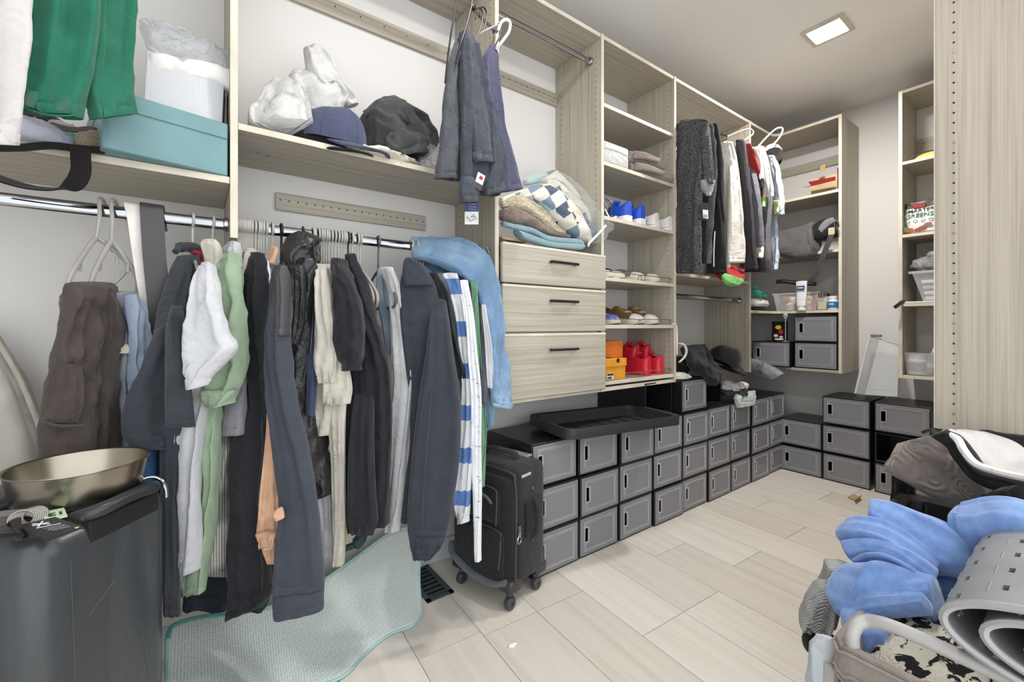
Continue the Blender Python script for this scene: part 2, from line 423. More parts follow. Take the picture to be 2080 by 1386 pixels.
# ------------------------------------------------------------------ closet units
PT = 0.019
def holes(mb, pts, r=0.0032, axis='x', sgn=1, n=6):
    for p in pts:
        ring = []
        for k in range(n):
            a = 2 * math.pi * k / n
            d = (0, math.cos(a) * r, math.sin(a) * r) if axis == 'x' else ((math.cos(a) * r, 0, math.sin(a) * r))
            ring.append(A(p) + A(d))
        e = A([0.0006 * sgn, 0, 0]) if axis == 'x' else A([0, 0.0006 * sgn, 0])
        o = len(mb.v); mb.v.extend([tuple(q) for q in ring] + [tuple(q + e) for q in ring]); mb.f.append(tuple(range(o + n, o + 2 * n)))
        for k in range(n): mb.f.append((o + k, o + (k + 1) % n, o + n + (k + 1) % n, o + n + k))
    return mb
def vpanel_x(parent, x, y0, y1, z0, z1, hole_side=0, hz=None):
    """side panel standing across the left wall (normal along x) with edge band and peg holes"""
    part('side_panel', box((x, y0 + 0.001, z0), (x + PT, y1, z1), 0.001), WOOD_Z, parent)
    part('edge_band', box((x, y0 - 0.0015, z0), (x + PT, y0 + 0.0012, z1), 0.0006), EDGE, parent)
    if hole_side:
        hz = hz or (z0 + 0.05, z1 - 0.05); mb = MB(); z = hz[0]
        while z < hz[1]:
            for y in (y0 + 0.037, y1 - 0.05): holes(mb, [(x if hole_side < 0 else x + PT, y, z)], 0.0026, 'x', hole_side)
            z += 0.032
        part('peg_holes', mb, HOLE, parent, kind='stuff')
def shelf_x(parent, x0, x1, z, y0=None, y1=YW - 0.002, th=PT, name='shelf', mat=None):
    y0 = YF + 0.004 if y0 is None else y0
    part(name, box((x0 + 0.0008, y0 + 0.001, z - th), (x1 - 0.0008, y1, z), 0.001), mat or WOOD_X, parent)
    part('shelf_edge', box((x0 + 0.0008, y0 - 0.0012, z - th), (x1 - 0.0008, y0 + 0.001, z), 0.0006), EDGE, parent)
def rod_x(parent, x0, x1, z, y=1.56):
    part('hanging_rod', tube([(x0 + 0.004, y, z), (x1 - 0.004, y, z)], 0.0085, 14, flat=0.0165), CHROME, parent)
    for x, s in ((x0, 1), (x1, -1)):
        fl = lathe([(0.003, 0.0), (0.021, 0.0), (0.022, 0.008), (0.019, 0.014), (0.003, 0.014)], 18, M=Matrix.Translation((x, y, z)) @ Matrix.Rotation(s * math.pi / 2, 4, 'Y'))
        part('rod_flange', fl, CHROME, parent)
def rail_x(parent, x0, x1, z0, z1, nh=0, y=YW):
    part('wall_rail', box((x0, y - 0.016, z0), (x1, y - 0.0005, z1), 0.0015), WOOD_X, parent)
    if nh:
        part('peg_holes', holes(MB(), [(x0 + (x1 - x0) * (k + 0.5) / nh, y - 0.016, z1 - (z1 - z0) * 0.42) for k in range(nh)], 0.003, 'y', -1), HOLE, parent, kind='stuff')
XA, XB, XC, XD, XE, XG = 0.078, 1.021, 1.668, 2.299, 3.209, 3.228
ZT, ZB = 2.58, 0.765
# bay at the far left: shelf and rod (its outer end panel is outside the picture)
ua = thing('closet_unit', 'leftmost closet bay with one shelf over a chrome rod', 'closet', (-0.4, 1.66, 1.35), 'closet bays along the left wall')
vpanel_x(ua, -0.98, YF, YW - 0.001, 1.356, ZT)
shelf_x(ua, -0.961, XA, 1.532); rod_x(ua, -0.961, XA, 1.405); rod_x(ua, -0.961, XA, 2.40)
shelf_x(ua, -0.961, XA, ZT, name='top_panel'); rail_x(ua, -0.961, XA, 2.345, 2.415)
# bay with the plastic bags on its shelf
ub = thing('closet_unit', 'closet bay with long shelf, wall rails and rod packed with clothes', 'closet', (0.55, 1.66, 1.35), 'closet bays along the left wall')
vpanel_x(ub, XA, YF, YW - 0.001, 1.356, ZT, 1, (1.72, 2.5))
shelf_x(ub, XA + PT, XB - PT, 1.695); rod_x(ub, XA + PT, XB - PT, 1.405); rod_x(ub, XA + PT, 0.86, 2.47)
shelf_x(ub, XA + PT, XB - PT, ZT, name='top_panel')
P0, P1 = PY(560, 355, YW - 0.016), PY(865, 392, YW - 0.016)
rail_x(ub, P0[0], PY(865, 400, YW - 0.016)[0], 1.535, 1.600, 20); rail_x(ub, XA + PT, XB - PT, 2.345, 2.415, 9)
# drawer bay
uc = thing('drawer_unit', 'pale wood closet bay with three drawers under folded bedding', 'closet', (1.34, 1.66, ZB), 'closet bays along the left wall')
vpanel_x(uc, XB - PT, YF, YW - 0.001, ZB, ZT, -1); 
zz = [1.456, 1.280, 1.070, 0.780]
for k in range(3):
    z1, z0 = zz[k] - 0.003, zz[k + 1] + 0.003
    d = part('drawer', box((XB + 0.004, YF - 0.022, z0), (XC - PT - 0.001 + 0.012, YF - 0.003, z1), 0.0035), WOOD_X, uc)
    part('drawer_lip', box((XB + 0.006, YF - 0.0235, z1 - 0.012), (XC - PT + 0.009, YF - 0.0215, z1 - 0.002), 0.0008), EDGE, d)
    hx = (XB + XC) / 2 + 0.02; hzz = z1 - (0.065 if k < 2 else 0.075); w_ = 0.086
    hd = MB().box((hx - w_, YF - 0.046, hzz - 0.006), (hx + w_, YF - 0.034, hzz + 0.006), 0.002)
    for s in (-1, 1): hd.box((hx + s * (w_ - 0.012) - 0.006, YF - 0.036, hzz - 0.005), (hx + s * (w_ - 0.012) + 0.006, YF - 0.022, hzz + 0.005), 0.001)
    part('drawer_handle', hd, BLACKP, d)
bx = MB()
bx.box((XB + 0.03, YF, 0.80), (XC - 0.05, YW - 0.03, 1.09)); 
part('drawer_boxes', bx, WOOD_X, uc)
tb = MB(); 
for a, b in (((XB + 0.03, YF, 1.10), (XB + 0.042, YW - 0.03, 1.40)), ((XC - 0.055, YF, 1.10), (XC - 0.043, YW - 0.03, 1.40)), ((XB + 0.03, YF, 1.10), (XC - 0.043, YW - 0.03, 1.11)), ((XB + 0.03, YW - 0.042, 1.10), (XC - 0.043, YW - 0.03, 1.40))): tb.box(a, b, 0.001)
part('open_drawer_tray', tb, WOOD_X, uc)
shelf_x(uc, XB, XC - PT, ZB + PT, name='bottom_panel'); shelf_x(uc, XB, XC - PT, ZT, name='top_panel')
rod_x(uc, XB, XC - PT, 2.47); rail_x(uc, XB, XC - PT, 2.345, 2.415, 16)
# shoe bay
ud = thing('shoe_shelf_unit', 'tall narrow closet bay of seven shelves holding shoes and towels', 'closet', (1.98, 1.66, ZB), 'closet bays along the left wall')
vpanel_x(ud, XC - PT, YF, YW - 0.001, ZB, ZT, -1)
DZ = [2.237, 1.940, 1.662, 1.350, 1.105, 0.815]
shelf_x(ud, XC, XD - PT, ZT, name='top_panel')
for z in DZ: shelf_x(ud, XC, XD - PT, z)
shelf_x(ud, XC, XD - PT, ZB + PT, name='bottom_panel')
for z in (1.350, 1.105, 0.815):
    wf = MB()
    for a, b in ((XC + 0.01, (XC + XD) / 2 - 0.015), ((XC + XD) / 2 + 0.012, XD - PT - 0.02)):
        tube([(a, YF + 0.02, z), (a, YF + 0.016, z + 0.022), (a + 0.006, YF + 0.014, z + 0.030), (b - 0.006, YF + 0.014, z + 0.030), (b, YF + 0.016, z + 0.022), (b, YF + 0.02, z)], 0.0022, 8, 4, mb=wf)
    part('shoe_fence', wf, WIREM, ud)
for z in (1.80, 1.72, 1.63):
    br = MB(); br.box((XC - PT - 0.012, 1.685, z - 0.012), (XC - PT - 0.0006, 1.712, z + 0.020), 0.004); br.add(*(lambda q: (q.v, q.f))(tube([(XC - PT - 0.010, 1.70, z + 0.018), (XC - PT - 0.020, 1.694, z + 0.005), (XC - PT - 0.016, 1.688, z - 0.018)], 0.006, 8, 4)))
    part('peg_hook', br, WHITEP, ud, label='white plastic peg hook')
solo('cable', tube([(2.25, YF - 0.008, 1.112), (2.285, YF - 0.012, 1.10), (2.297, YF - 0.009, 1.02), (2.298, YF - 0.008, 0.93)], 0.004, 8, 6), WHITEP, 'thin white cable hanging down the edge of the shoe shelves', 'cable')
# double hanging bay
ue = thing('closet_unit', 'closet bay with dark shirts on upper rod and empty lower rod', 'closet', (2.75, 1.66, ZB), 'closet bays along the left wall')
vpanel_x(ue, XD - PT, YF, YW - 0.001, ZB, ZT, -1); vpanel_x(ue, XE, YF, YW - 0.001, ZB, ZT, -1, (0.8, 1.36))
shelf_x(ue, XD, XE, ZT, name='top_panel'); shelf_x(ue, XD, XE, 1.420); rod_x(ue, XD, XE, 2.33); rod_x(ue, XD, XE, 1.285)
# corner unit on the back wall, L-shaped shelves
uf = thing('corner_closet_unit', 'open corner closet shelves holding grey bag, bin and three shoe boxes', 'closet', (3.7, 1.4, ZB), 'closet units on the back wall')
YP = 1.061
def lshelf(z, name='shelf', th=PT, x1=XW - 0.002, full=True):
    pl = []; r = 0.07; cxx, cyy = XF - r, YF - r + 0.0
    out = [(XE + PT + 0.001, YF + 0.004)] + [(XF - r + r * math.sin(a), YF + 0.004 - r + r * math.cos(a)) for a in [math.pi / 2 * k / 6 for k in range(7)]] + [(XF, YP + PT)] 
    outl = [(XE + PT + 0.001, YW - 0.002), (XE + PT + 0.001, YF + 0.004)] + [(XF - r + r * math.sin(a), YF + 0.004 + (r - r * math.cos(a)) * -1) for a in [math.pi / 2 * k / 6 for k in range(7)]] + [(XF, YP + PT), (x1, YP + PT), (x1, YW - 0.002)]
    m = len(outl); mb = MB(); mb.v = [(p[0], p[1], z - th) for p in outl] + [(p[0], p[1], z) for p in outl]
    mb.f = [tuple(range(m))[::-1], tuple(range(m, 2 * m))] + [(k, (k + 1) % m, m + (k + 1) % m, m + k) for k in range(m)]
    part(name, mb, WOOD_Y, uf, smooth=False)
    eg = MB(); q = outl[1:-2]
    rr = [[(p[0] - 0.0006, p[1] - 0.0006, z - th), (p[0] - 0.0006, p[1] - 0.0006, z)] for p in q]
    eg.grid(rr); part('shelf_edge', eg, EDGE, uf)
def vpanel_y(parent, y, x0, x1, z0, z1, hs=0):
    part('side_panel', box((x0 + 0.001, y, z0), (x1, y + PT, z1), 0.001), WOOD_Z, parent)
    part('edge_band', box((x0 - 0.0015, y, z0), (x0 + 0.0012, y + PT, z1), 0.0006), EDGE, parent)
    if hs:
        mb = MB(); z = z0 + 0.05
        while z < z1 - 0.05:
            for x in (x0 + 0.037, x1 - 0.05): holes(mb, [(x, y if hs < 0 else y + PT, z)], 0.0026, 'y', hs)
            z += 0.032
        part('peg_holes', mb, HOLE, parent, kind='stuff')
lshelf(ZT, 'top_panel'); lshelf(2.060); lshelf(1.640); lshelf(1.213)
part('bottom_panel', box((XF, YP + PT, ZB), (XW - 0.002, 1.415, ZB + PT), 0.001), WOOD_Y, uf)
vpanel_y(uf, YP, XF, XW - 0.001, ZB, ZT, -1)
part('wall_rail', box((XW - 0.016, YP + PT, 2.345), (XW - 0.0005, YW - 0.003, 2.415), 0.001), WOOD_Y, uf)
# right-hand unit of the back wall
ug = thing('closet_unit', 'narrow back wall closet shelves with snack bag and bottles, beside white wall strip', 'closet', (3.8, 0.4, ZB), 'closet units on the back wall')
vpanel_y(ug, 0.742, XF, XW - 0.001, ZB, 2.60)
for z in (2.144, 1.680, 1.242, 0.785):
    part('shelf', box((XF + 0.003, 0.0, z - PT), (XW - 0.002, 0.742, z), 0.001), WOOD_Y, ug); part('shelf_edge', box((XF + 0.0012, 0.0, z - PT), (XF + 0.003, 0.742, z), 0.0006), EDGE, ug)
part('top_panel', box((XF, 0.0, 2.60 - PT), (XW - 0.002, 0.742, 2.60), 0.001), WOOD_Y, ug)
part('side_panel', box((XF, -0.02, ZB), (XW - 0.001, -0.001, 2.60), 0.001), WOOD_Z, ug)
part('wall_rail', box((XW - 0.016, 0.0, 2.28), (XW - 0.0005, 0.742, 2.37), 0.001), WOOD_Y, ug)
part('peg_holes', holes(MB(), [], 0.003) if False else MB().box((XW - 0.0166, 0.70, 2.33), (XW - 0.016, 0.706, 2.336)).box((XW - 0.0166, 0.64, 2.33), (XW - 0.016, 0.646, 2.336)).box((XW - 0.0166, 0.58, 2.33), (XW - 0.016, 0.586, 2.336)), HOLE, ug, kind='stuff')
# right-hand unit whose end panel faces the camera
uh = thing('closet_unit', 'large foreground wood end panel with a vertical row of peg holes', 'closet', (2.4, 0.15, ZB), 'closet units on the right wall')
XP = 1.946; YE = 0.319
part('end_panel', box((XP, -0.026, ZB), (XP + PT, YE - 0.001, ZT), 0.001), laminate('laminate_end_panel', (80, 80, 0.9), ('958d80', 'aea596', 'bab1a2')), uh)
part('edge_band', box((XP, YE - 0.0012, ZB), (XP + PT, YE + 0.0015, ZT), 0.0006), EDGE, uh)
hp = [(XP, YE - 0.037 - 0.008, ZB + 0.022 + 0.032 * 1.0 * k) for k in range(57)]
part('peg_holes', holes(MB(), [p for i, p in enumerate(hp) if i % 9 != 1], 0.0029, 'x', -1, 10), HOLE, uh, kind='stuff')
part('screw_caps', holes(MB(), [p for i, p in enumerate(hp) if i % 9 == 1], 0.0042, 'x', -1, 10), plain('9a968e', 0.3, 0.7), uh, kind='stuff')
part('side_panel', box((3.0, -0.026, ZB), (3.0 + PT, YE, ZT), 0.001), WOOD_Z, uh)
for z in (ZT, 2.06, 1.64, 1.21, ZB + PT): part('shelf', box((XP + PT, -0.026, z - PT), (3.0, YE - 0.004, z), 0.001), WOOD_X, uh)

# ------------------------------------------------------------------ shoe boxes with clear drop fronts
BW, BH, BD = 0.272, 0.192, 0.335
BLK = plain('1b1a1b', 0.35); BLK2 = plain('262524', 0.55)
def shoe_box(door=True):
    t = thing('shoe_storage_box', 'template', 'shoe box', (0, 0, 0))
    w_, h_, d_ = BW / 2, BH, BD; b = MB(); q = 0.0035
    b.box((-w_, 0.004, 0), (w_, d_, q), 0.001).box((-w_, 0.004, h_ - q), (w_, d_, h_), 0.001).box((-w_, 0.004, q), (-w_ + q, d_, h_ - q)).box((w_ - q, 0.004, q), (w_, d_, h_ - q)).box((-w_, d_ - q, q), (w_, d_, h_ - q))
    fr = 0.009
    b.box((-w_, 0, 0), (w_, 0.008, fr), 0.001).box((-w_, 0, h_ - fr * 0.8), (w_, 0.008, h_), 0.001).box((-w_, 0, fr), (-w_ + fr, 0.008, h_ - fr), 0.001).box((w_ - fr, 0, fr), (w_, 0.008, h_ - fr), 0.001)
    part('body', b, BLK, t, smooth=False)
    if door:
        x0, x1, z0, z1 = -w_ + 0.008, w_ - 0.007, 0.009, h_ - 0.008; d = MB()
        hx0, hx1, hz0, hz1 = x0 + 0.026, x0 + 0.050, h_ * 0.36, h_ * 0.72
        for a, c in (((x0, z0), (hx0, z1)), ((hx1, z0), (x1, z1)), ((hx0, z0), (hx1, hz0)), ((hx0, hz1), (hx1, z1))): d.box((a[0], -0.004, a[1]), (c[0], -0.001, c[1]))
        dr = part('door', d, DOORP, t, smooth=False)
        ln = MB()
        def rect(X0, X1, Z0, Z1, th, gap=False):
            for a, c in (((X0, Z0), (X1, Z0 + th)), ((X0, Z1 - th), (X1, Z1)), ((X1 - th, Z0), (X1, Z1))): ln.box((a[0], -0.0058, a[1]), (c[0], -0.004, c[1]))
            if gap:
                ln.box((X0, -0.0058, Z0), (X0 + th, -0.004, hz0)); ln.box((X0, -0.0058, hz1), (X0 + th, -0.004, Z1))
            else: ln.box((X0, -0.0058, Z0), (X0 + th, -0.004, Z1))
        rect(x0 + 0.026, x1 - 0.022, z0 + 0.018, z1 - 0.018, 0.0013, True); rect(x0 + 0.034, x1 - 0.030, z0 + 0.025, z1 - 0.025, 0.0010, True)
        part('moulded_outline', ln, DOORL, dr, smooth=False)
        hd = MB(); X0, X1, Z0, Z1, th = hx0 - 0.001, hx1 + 0.004, hz0 - 0.002, hz1 + 0.002, 0.004
        for a, c in (((X0, Z0), (X1, Z0 + th * 0.6)), ((X0, Z1 - th * 0.6), (X1, Z1)), ((X0, Z0), (X0 + 0.0015, Z1)), ((X1 - 0.003, Z0), (X1, Z1))): hd.box((a[0], -0.008, a[1]), (c[0], -0.001, c[1]))
        part('finger_grip', hd, DOORL, dr, smooth=False)
    kids_of(t); return t
tb_door = shoe_box(True); tb_open = shoe_box(False)
ordn = ['first', 'second', 'third', 'fourth', 'fifth', 'sixth', 'seventh', 'eighth', 'ninth', 'tenth']
rown = ['bottom', 'middle', 'top']
rb = random.Random(5); used = {True: False, False: False}
def put_box(loc, rz, label, group, door=True, rot=None):
    t = tb_door if door else tb_open
    if not used[door]:
        used[door] = True; t.location = loc; t.rotation_euler = (0, 0, rz); t['label'] = label; t['group'] = group; return t
    return dup(t, loc, rz, label, group)
YB = 1.441
XS = [1.170 + 0.2785 * k + (0.008 if k >= 2 else 0) for k in range(9)]
for k, x in enumerate(XS):
    for r in range(3):
        extra = 'beside the black suitcase, ' if k == 0 else ('in the far corner, ' if k == 8 else '')
        dirt = ' streaked with dried drips' if (k == 1 and r == 0) else ''
        put_box((x + BW / 2 + rb.uniform(-0.003, 0.003), YB + rb.uniform(-0.006, 0.006) + (0.012 if (k < 2 and r == 2) else 0), r * (BH + 0.003) + 0.001), rb.uniform(-0.01, 0.01),
                'clear fronted black shoe box' + dirt + ', ' + extra + rown[r] + ' row, ' + ordn[k] + ' from the suitcase', 'shoe boxes stacked along the left wall')
YBK = [1.455, 1.180, 0.886]
for k in range(3):
    for r in range(2 if k == 0 else 3):
        door = not (k == 2 and r == 1); zr = r * (BH + 0.010) + 0.001
        lab = 'open black shoe box without a front, under the top right box on back wall' if not door else 'clear fronted black shoe box on back wall, ' + rown[r] + ' row, ' + ['left column in the corner', 'middle column', 'right column by the quilt'][k]
        put_box((3.622 + rb.uniform(-0.004, 0.004), YBK[k] - BW / 2 - 0.006, zr), -math.pi / 2, lab, 'shoe boxes stacked on the back wall', door)
z3 = 3 * (BH + 0.003) + 0.001
put_box((2.295 + BW / 2, 1.45, z3), 0.0, 'clear fronted shoe box on top of the left wall row, under the black cloth', 'shoe boxes on top of the left wall row')
put_box((2.575 + BW / 2, 1.50, z3), 0.02, 'open black shoe box under the heap of clothes, right of the clear fronted one', 'shoe boxes on top of the left wall row', False)
put_box((2.005 + BW / 2, 1.492, z3), 0.04, 'open black shoe box under the shoe shelves, behind the black tray', 'shoe boxes on top of the left wall row', False)
zf = ZB + PT + 0.001
put_box((3.632, 1.222, zf), -math.pi / 2, 'clear fronted shoe box in the corner shelves, lower of the two stacked', 'shoe boxes in the corner shelves')
put_box((3.632, 1.222, zf + BH + 0.004), -math.pi / 2, 'clear fronted shoe box in the corner shelves, stacked under the pill bottle', 'shoe boxes in the corner shelves')
put_box((3.600, 1.510, zf), -math.pi / 2 + 0.02, 'clear fronted shoe box in the corner shelves, left one under the wine glass', 'shoe boxes in the corner shelves')
# ------------------------------------------------------------------ hangers
def hanger_mb(wd=0.38, r=0.0042, drop=0.13, neck=0.105, hook=0.021, thick_ends=True):
    """local: hook centre at the origin, shoulders along y"""
    mb = MB(); hk = [(0, hook * math.cos(a), hook * math.sin(a)) for a in [math.radians(d) for d in (-25, 10, 45, 90, 135, 180, 215, 250)]]
    hk += [(0, -0.004, -hook - 0.012), (0, 0, -neck)]
    tube(hk, r * 0.9, 8, 3, mb=mb)
    h = wd / 2
    tube([(0, 0, -neck), (0, h * 0.35, -neck - drop * 0.2), (0, h * 0.85, -neck - drop * 0.62), (0, h, -neck - drop * 0.82), (0, h * 0.97, -neck - drop), (0, h * 0.8, -neck - drop * 1.08),
          (0, 0, -neck - drop * 1.08), (0, -h * 0.8, -neck - drop * 1.08), (0, -h * 0.97, -neck - drop), (0, -h, -neck - drop * 0.82), (0, -h * 0.85, -neck - drop * 0.62), (0, -h * 0.35, -neck - drop * 0.2), (0, 0, -neck)], r * 1.15, 8, 3, mb=mb)
    for s in (-1, 1):
        tube([(0, s * h * 0.62, -neck - drop * 0.42), (0, s * h * 0.62, -neck - drop * 0.55), (0, s * h * 0.66, -neck - drop * 0.58)], r * 0.7, 6, 2, mb=mb)
    return mb
HG = plain('a9a6a0', 0.4); HGD = plain('5a5856', 0.4)
hang_cache = {}
def hanger(X, z, rz=0.0, label='', group=None, mat=None, y=1.56, wd=0.36, tilt=0.0, r=0.0042, neck=0.105):
    mat = mat or HG; key = (mat.name, wd, r, neck)
    if key not in hang_cache:
        hang_cache[key] = raw('clothes_hanger', hanger_mb(wd, r, neck=neck), mat, True)
    o = bpy.data.objects.new('clothes_hanger', hang_cache[key]); C.objects.link(o); o.location = (X, y, z); o.rotation_euler = (tilt, 0, rz)
    return tag(o, label, 'hanger', group)
def XR(u, y=1.56): return PY(u, 480, y)[0]
ZR = 1.405
# two empty-shouldered hangers with trousers at the far left
def traced_hanger(label, hook, apex, left, leftend, right, rightend, mat, r=0.0052):
    """hook points, then shoulders to both ends and the trouser bar, as one moulded bar"""
    mb = MB(); tube(hook + [apex], r * 0.9, 8, 4, mb=mb)
    tube([apex, apex * 0.6 + left * 0.4 + A([0, 0, 0.006]), left, leftend, leftend * 0.75 + rightend * 0.25, rightend * 0.75 + leftend * 0.25, rightend, right, apex * 0.6 + right * 0.4 + A([0, 0, 0.006]), apex], r * 1.1, 8, 5, mb=mb)
    for e in (left, right):
        q = apex * 0.35 + e * 0.65; tube([q, q - A([0, 0, 0.018]), q - A([0, 0, 0.022])], r * 0.7, 6, 2, mb=mb)
    return solo('clothes_hanger', mb, mat, label, 'hanger')
traced_hanger('grey plastic hanger holding brown cargo trousers, leftmost on the rod', [PY(212, 428, 1.60), PY(212, 412, 1.58), PY(204, 403, 1.56), PY(202, 412, 1.54), PY(202, 440, 1.53)], PY(196, 482, 1.53), PY(143, 562, 1.42), PY(140, 592, 1.42), PY(259, 540, 1.56), PY(222, 582, 1.54), HG)
traced_hanger('grey plastic hanger holding blue grey trousers, second on the rod', [PY(237, 430, 1.60), PY(237, 414, 1.58), PY(229, 405, 1.56), PY(226, 414, 1.54), PY(228, 446, 1.53)], PY(227, 489, 1.53), PY(190, 558, 1.47), PY(187, 586, 1.47), PY(277, 562, 1.56), PY(276, 596, 1.55), HG)
hanger(XR(391), ZR + 0.002, 0.15, 'grey hanger inside the charcoal polo shirt', None, HG, wd=0.30)
hanger(XR(432), ZR + 0.002, 0.15, 'grey hanger inside the white shirt with cream collar', None, HG, wd=0.30)
rh = random.Random(11)
ORD = ['first', 'second', 'third', 'fourth', 'fifth', 'sixth', 'seventh', 'eighth', 'ninth', 'tenth', 'eleventh', 'twelfth', 'thirteenth', 'last']
for i, x in enumerate((205, 218, 231, 243, 255, 268, 282, 296, 318, 340, 356, 372, 394, 428)):
    hanger(XR(420 + x * .3102), ZR + 0.002, rh.uniform(-0.06, 0.06), ORD[i] + ' grey hanger in the tight row starting at the bay panel', 'grey hangers left of the black vest', HG, wd=0.30)
hanger(XR(571), ZR + 0.002, 0.03, 'single black plastic hanger between grey hangers and black vest', None, BLACKP, wd=0.30)
hanger(XR(615), ZR + 0.002, 0.03, 'dark wire hanger holding the black puffer vest', None, DARKMETAL, wd=0.30, r=0.0025)
for i, x in enumerate((696, 708, 730, 748, 764, 781, 797, 818, 838, 862, 880, 896, 910)):
    hanger(XR(420 + x * .3102), ZR + 0.002, rh.uniform(-0.06, 0.06), ORD[i] + ' grey hanger in the tight row right of the black vest', 'grey hangers right of the black vest', HG, wd=0.30)
hanger(XR(706), ZR + 0.002, 0.0, 'black plastic hanger at the end of the tight grey row', None, BLACKP, wd=0.30)
for x, l in ((950, 'grey hanger just right of the black hanger'), (988, 'grey hanger with bent arm beside the black shirts'), (1003, 'grey hanger second beside the black shirts, neck showing'), (1122, 'dark grey hanger alone on the bare part of rod')):
    hanger(XR(420 + x * .3102), ZR + 0.002, rh.uniform(-0.05, 0.05), l, None, HG if x != 1122 else HGD, wd=0.34)
for i, x in enumerate((1338, 1372, 1396, 1416)):
    hanger(XR(420 + x * .3102), ZR + 0.002, rh.uniform(-0.05, 0.05), ORD[i] + ' grey hanger of the four at the rod end under the draped jeans', 'grey hangers by the draped jeans', HG, wd=0.30)

# ------------------------------------------------------------------ garments on the left wall rod
SEED = [1]
def garment(name, label, cat, pieces, group=None, loc=None):
    """pieces: (part name, material, rows, options)"""
    first = pieces[0][2]; c = (first[0][0] + first[0][1]) / 2
    t = thing(name, label, cat, (c[0], c[1], min(r[0][2] for p in pieces for r in p[2])), group)
    for pn, m, rows, kw in pieces:
        if pn in ('sleeve', 'front_sleeve', 'right_sleeve', 'side_panel') and len(rows) > 3:      # a sleeve grows out of the body: its head lies deeper
            eye = A([0, 0, EYE]); rows = [tuple(eye + (p - eye) * (1 + g_ / max(0.5, p[1])) for p in r) for r, g_ in zip(rows, [0.075, 0.022] + [0.0] * len(rows))]
        SEED[0] += 1; kw = dict(kw); kw.setdefault('seed', SEED[0]); part(pn, loft2(rows, **kw), m, t, smooth=True)
    return t
def seam(t, pts, mat, r=0.0018): part('seam', tube(pts, r, 6, 4), mat, t)
BRN = cloth('4b433f', 0.08, 0.3); CHAR = cloth('3a3d44', 0.06, 0.3); NAVYB = cloth('2f3440', 0.07, 0.3); WHT = cloth('c3c4c7', 0.03, 0.15); CRM = cloth('cbc6ba', 0.05, 0.3)
GRN = cloth('93a78d', 0.06, 0.25); BLK_C = cloth('26272b', 0.1, 0.3); CHBL = cloth('3f444d', 0.06, 0.3); PEA = cloth('cda486', 0.07, 0.35); GRYC = cloth('b9babb', 0.05, 0.25)
HGREY = heather('77777c', '95959a'); DENIM = None
def denim(name, a, b, c):
    n = N(name); f = n.noise(5, 4, dist=0.4); g = n.noise(1, 2, n.coord((700, 700, 120)))
    n.base(n.mix(0.25, n.ramp(f, [(0.25, a), (0.5, b), (0.8, c)]), n.ramp(g, [(0.35, a), (0.65, c)]))); n.b.inputs['Roughness'].default_value = 0.9
    n.bump(g, 0.3, 0.001); n.bump(n.noise(20, 4, dist=1), 0.4, 0.008); return n.m
DEN = denim('denim_faded_blue', '4c6b8c', '6b8cad', '9fb8cd'); DEN2 = denim('denim_pale_blue', '74839a', '8f9cb0', 'a7b2c2')
# cargo trousers
t = garment('trousers', 'dark brown cargo trousers folded over the leftmost grey hanger', 'trousers', [
    ('front_leg', BRN, px([(582, 139, 214), (600, 136, 212), (650, 126, 208), (720, 112, 203), (800, 97, 198), (880, 88, 194), (990, 86, 190)], 1.36, 1.42), dict(T=0.03, fold=0.010, wr=0.011)),
    ('back_leg', BRN, px([(580, 195, 229), (620, 198, 229), (700, 198, 229), (780, 196, 232), (860, 190, 238), (990, 184, 250)], 1.42, 1.50), dict(T=0.03, fold=0.008, wr=0.009))])
part('cargo_pocket', loft2(px([(742, 118, 166), (770, 108, 170), (820, 98, 170), (858, 86, 158)], 1.335, 1.365), T=0.006, fold=0.002, wr=0.004, seed=4, hem=0.004), BRN, t, True)
part('pocket_flap', tube([PY(86, 858, 1.325), PY(120, 866, 1.33), PY(168, 866, 1.35)], 0.004, 8, 5), BRN, t)
part('waistband', loft2(px([(575, 150, 228), (588, 140, 229), (600, 139, 229)], 1.36, 1.5), T=0.034, fold=0.0, wr=0.004, seed=6, hem=0.003), BRN, t, True)
# blue grey trousers with ripped denim
t = garment('trousers', 'blue grey trousers and ripped pale denim over the second grey hanger', 'trousers', [
    ('jersey_leg', cloth('8a8e98', 0.06), px([(596, 232, 282), (640, 226, 290), (700, 228, 292), (780, 232, 286), (860, 240, 285), (960, 250, 300)], 1.47, 1.50), dict(T=0.02, wr=0.008)),
    ('denim_leg', DEN2, px([(600, 262, 280), (640, 264, 292), (690, 266, 305), (740, 268, 303), (780, 270, 296), (798, 276, 284)], 1.44, 1.48), dict(T=0.015, wr=0.008)),
    ('lower_leg', denim('denim_deep_blue', '2d527f', '3a6293', '557daa'), px([(880, 285, 330), (915, 290, 331), (960, 290, 331), (1020, 288, 331)], 1.40, 1.45), dict(T=0.02, wr=0.005))])
part('frayed_rip', blob(PY(259, 713, 1.452) - A([0, 0, 0.006]), (0.022, 0.012, 0.02), 3, 0.5, 5, 3), fur('e2dfd2', 'b9b4a2', 300), t)
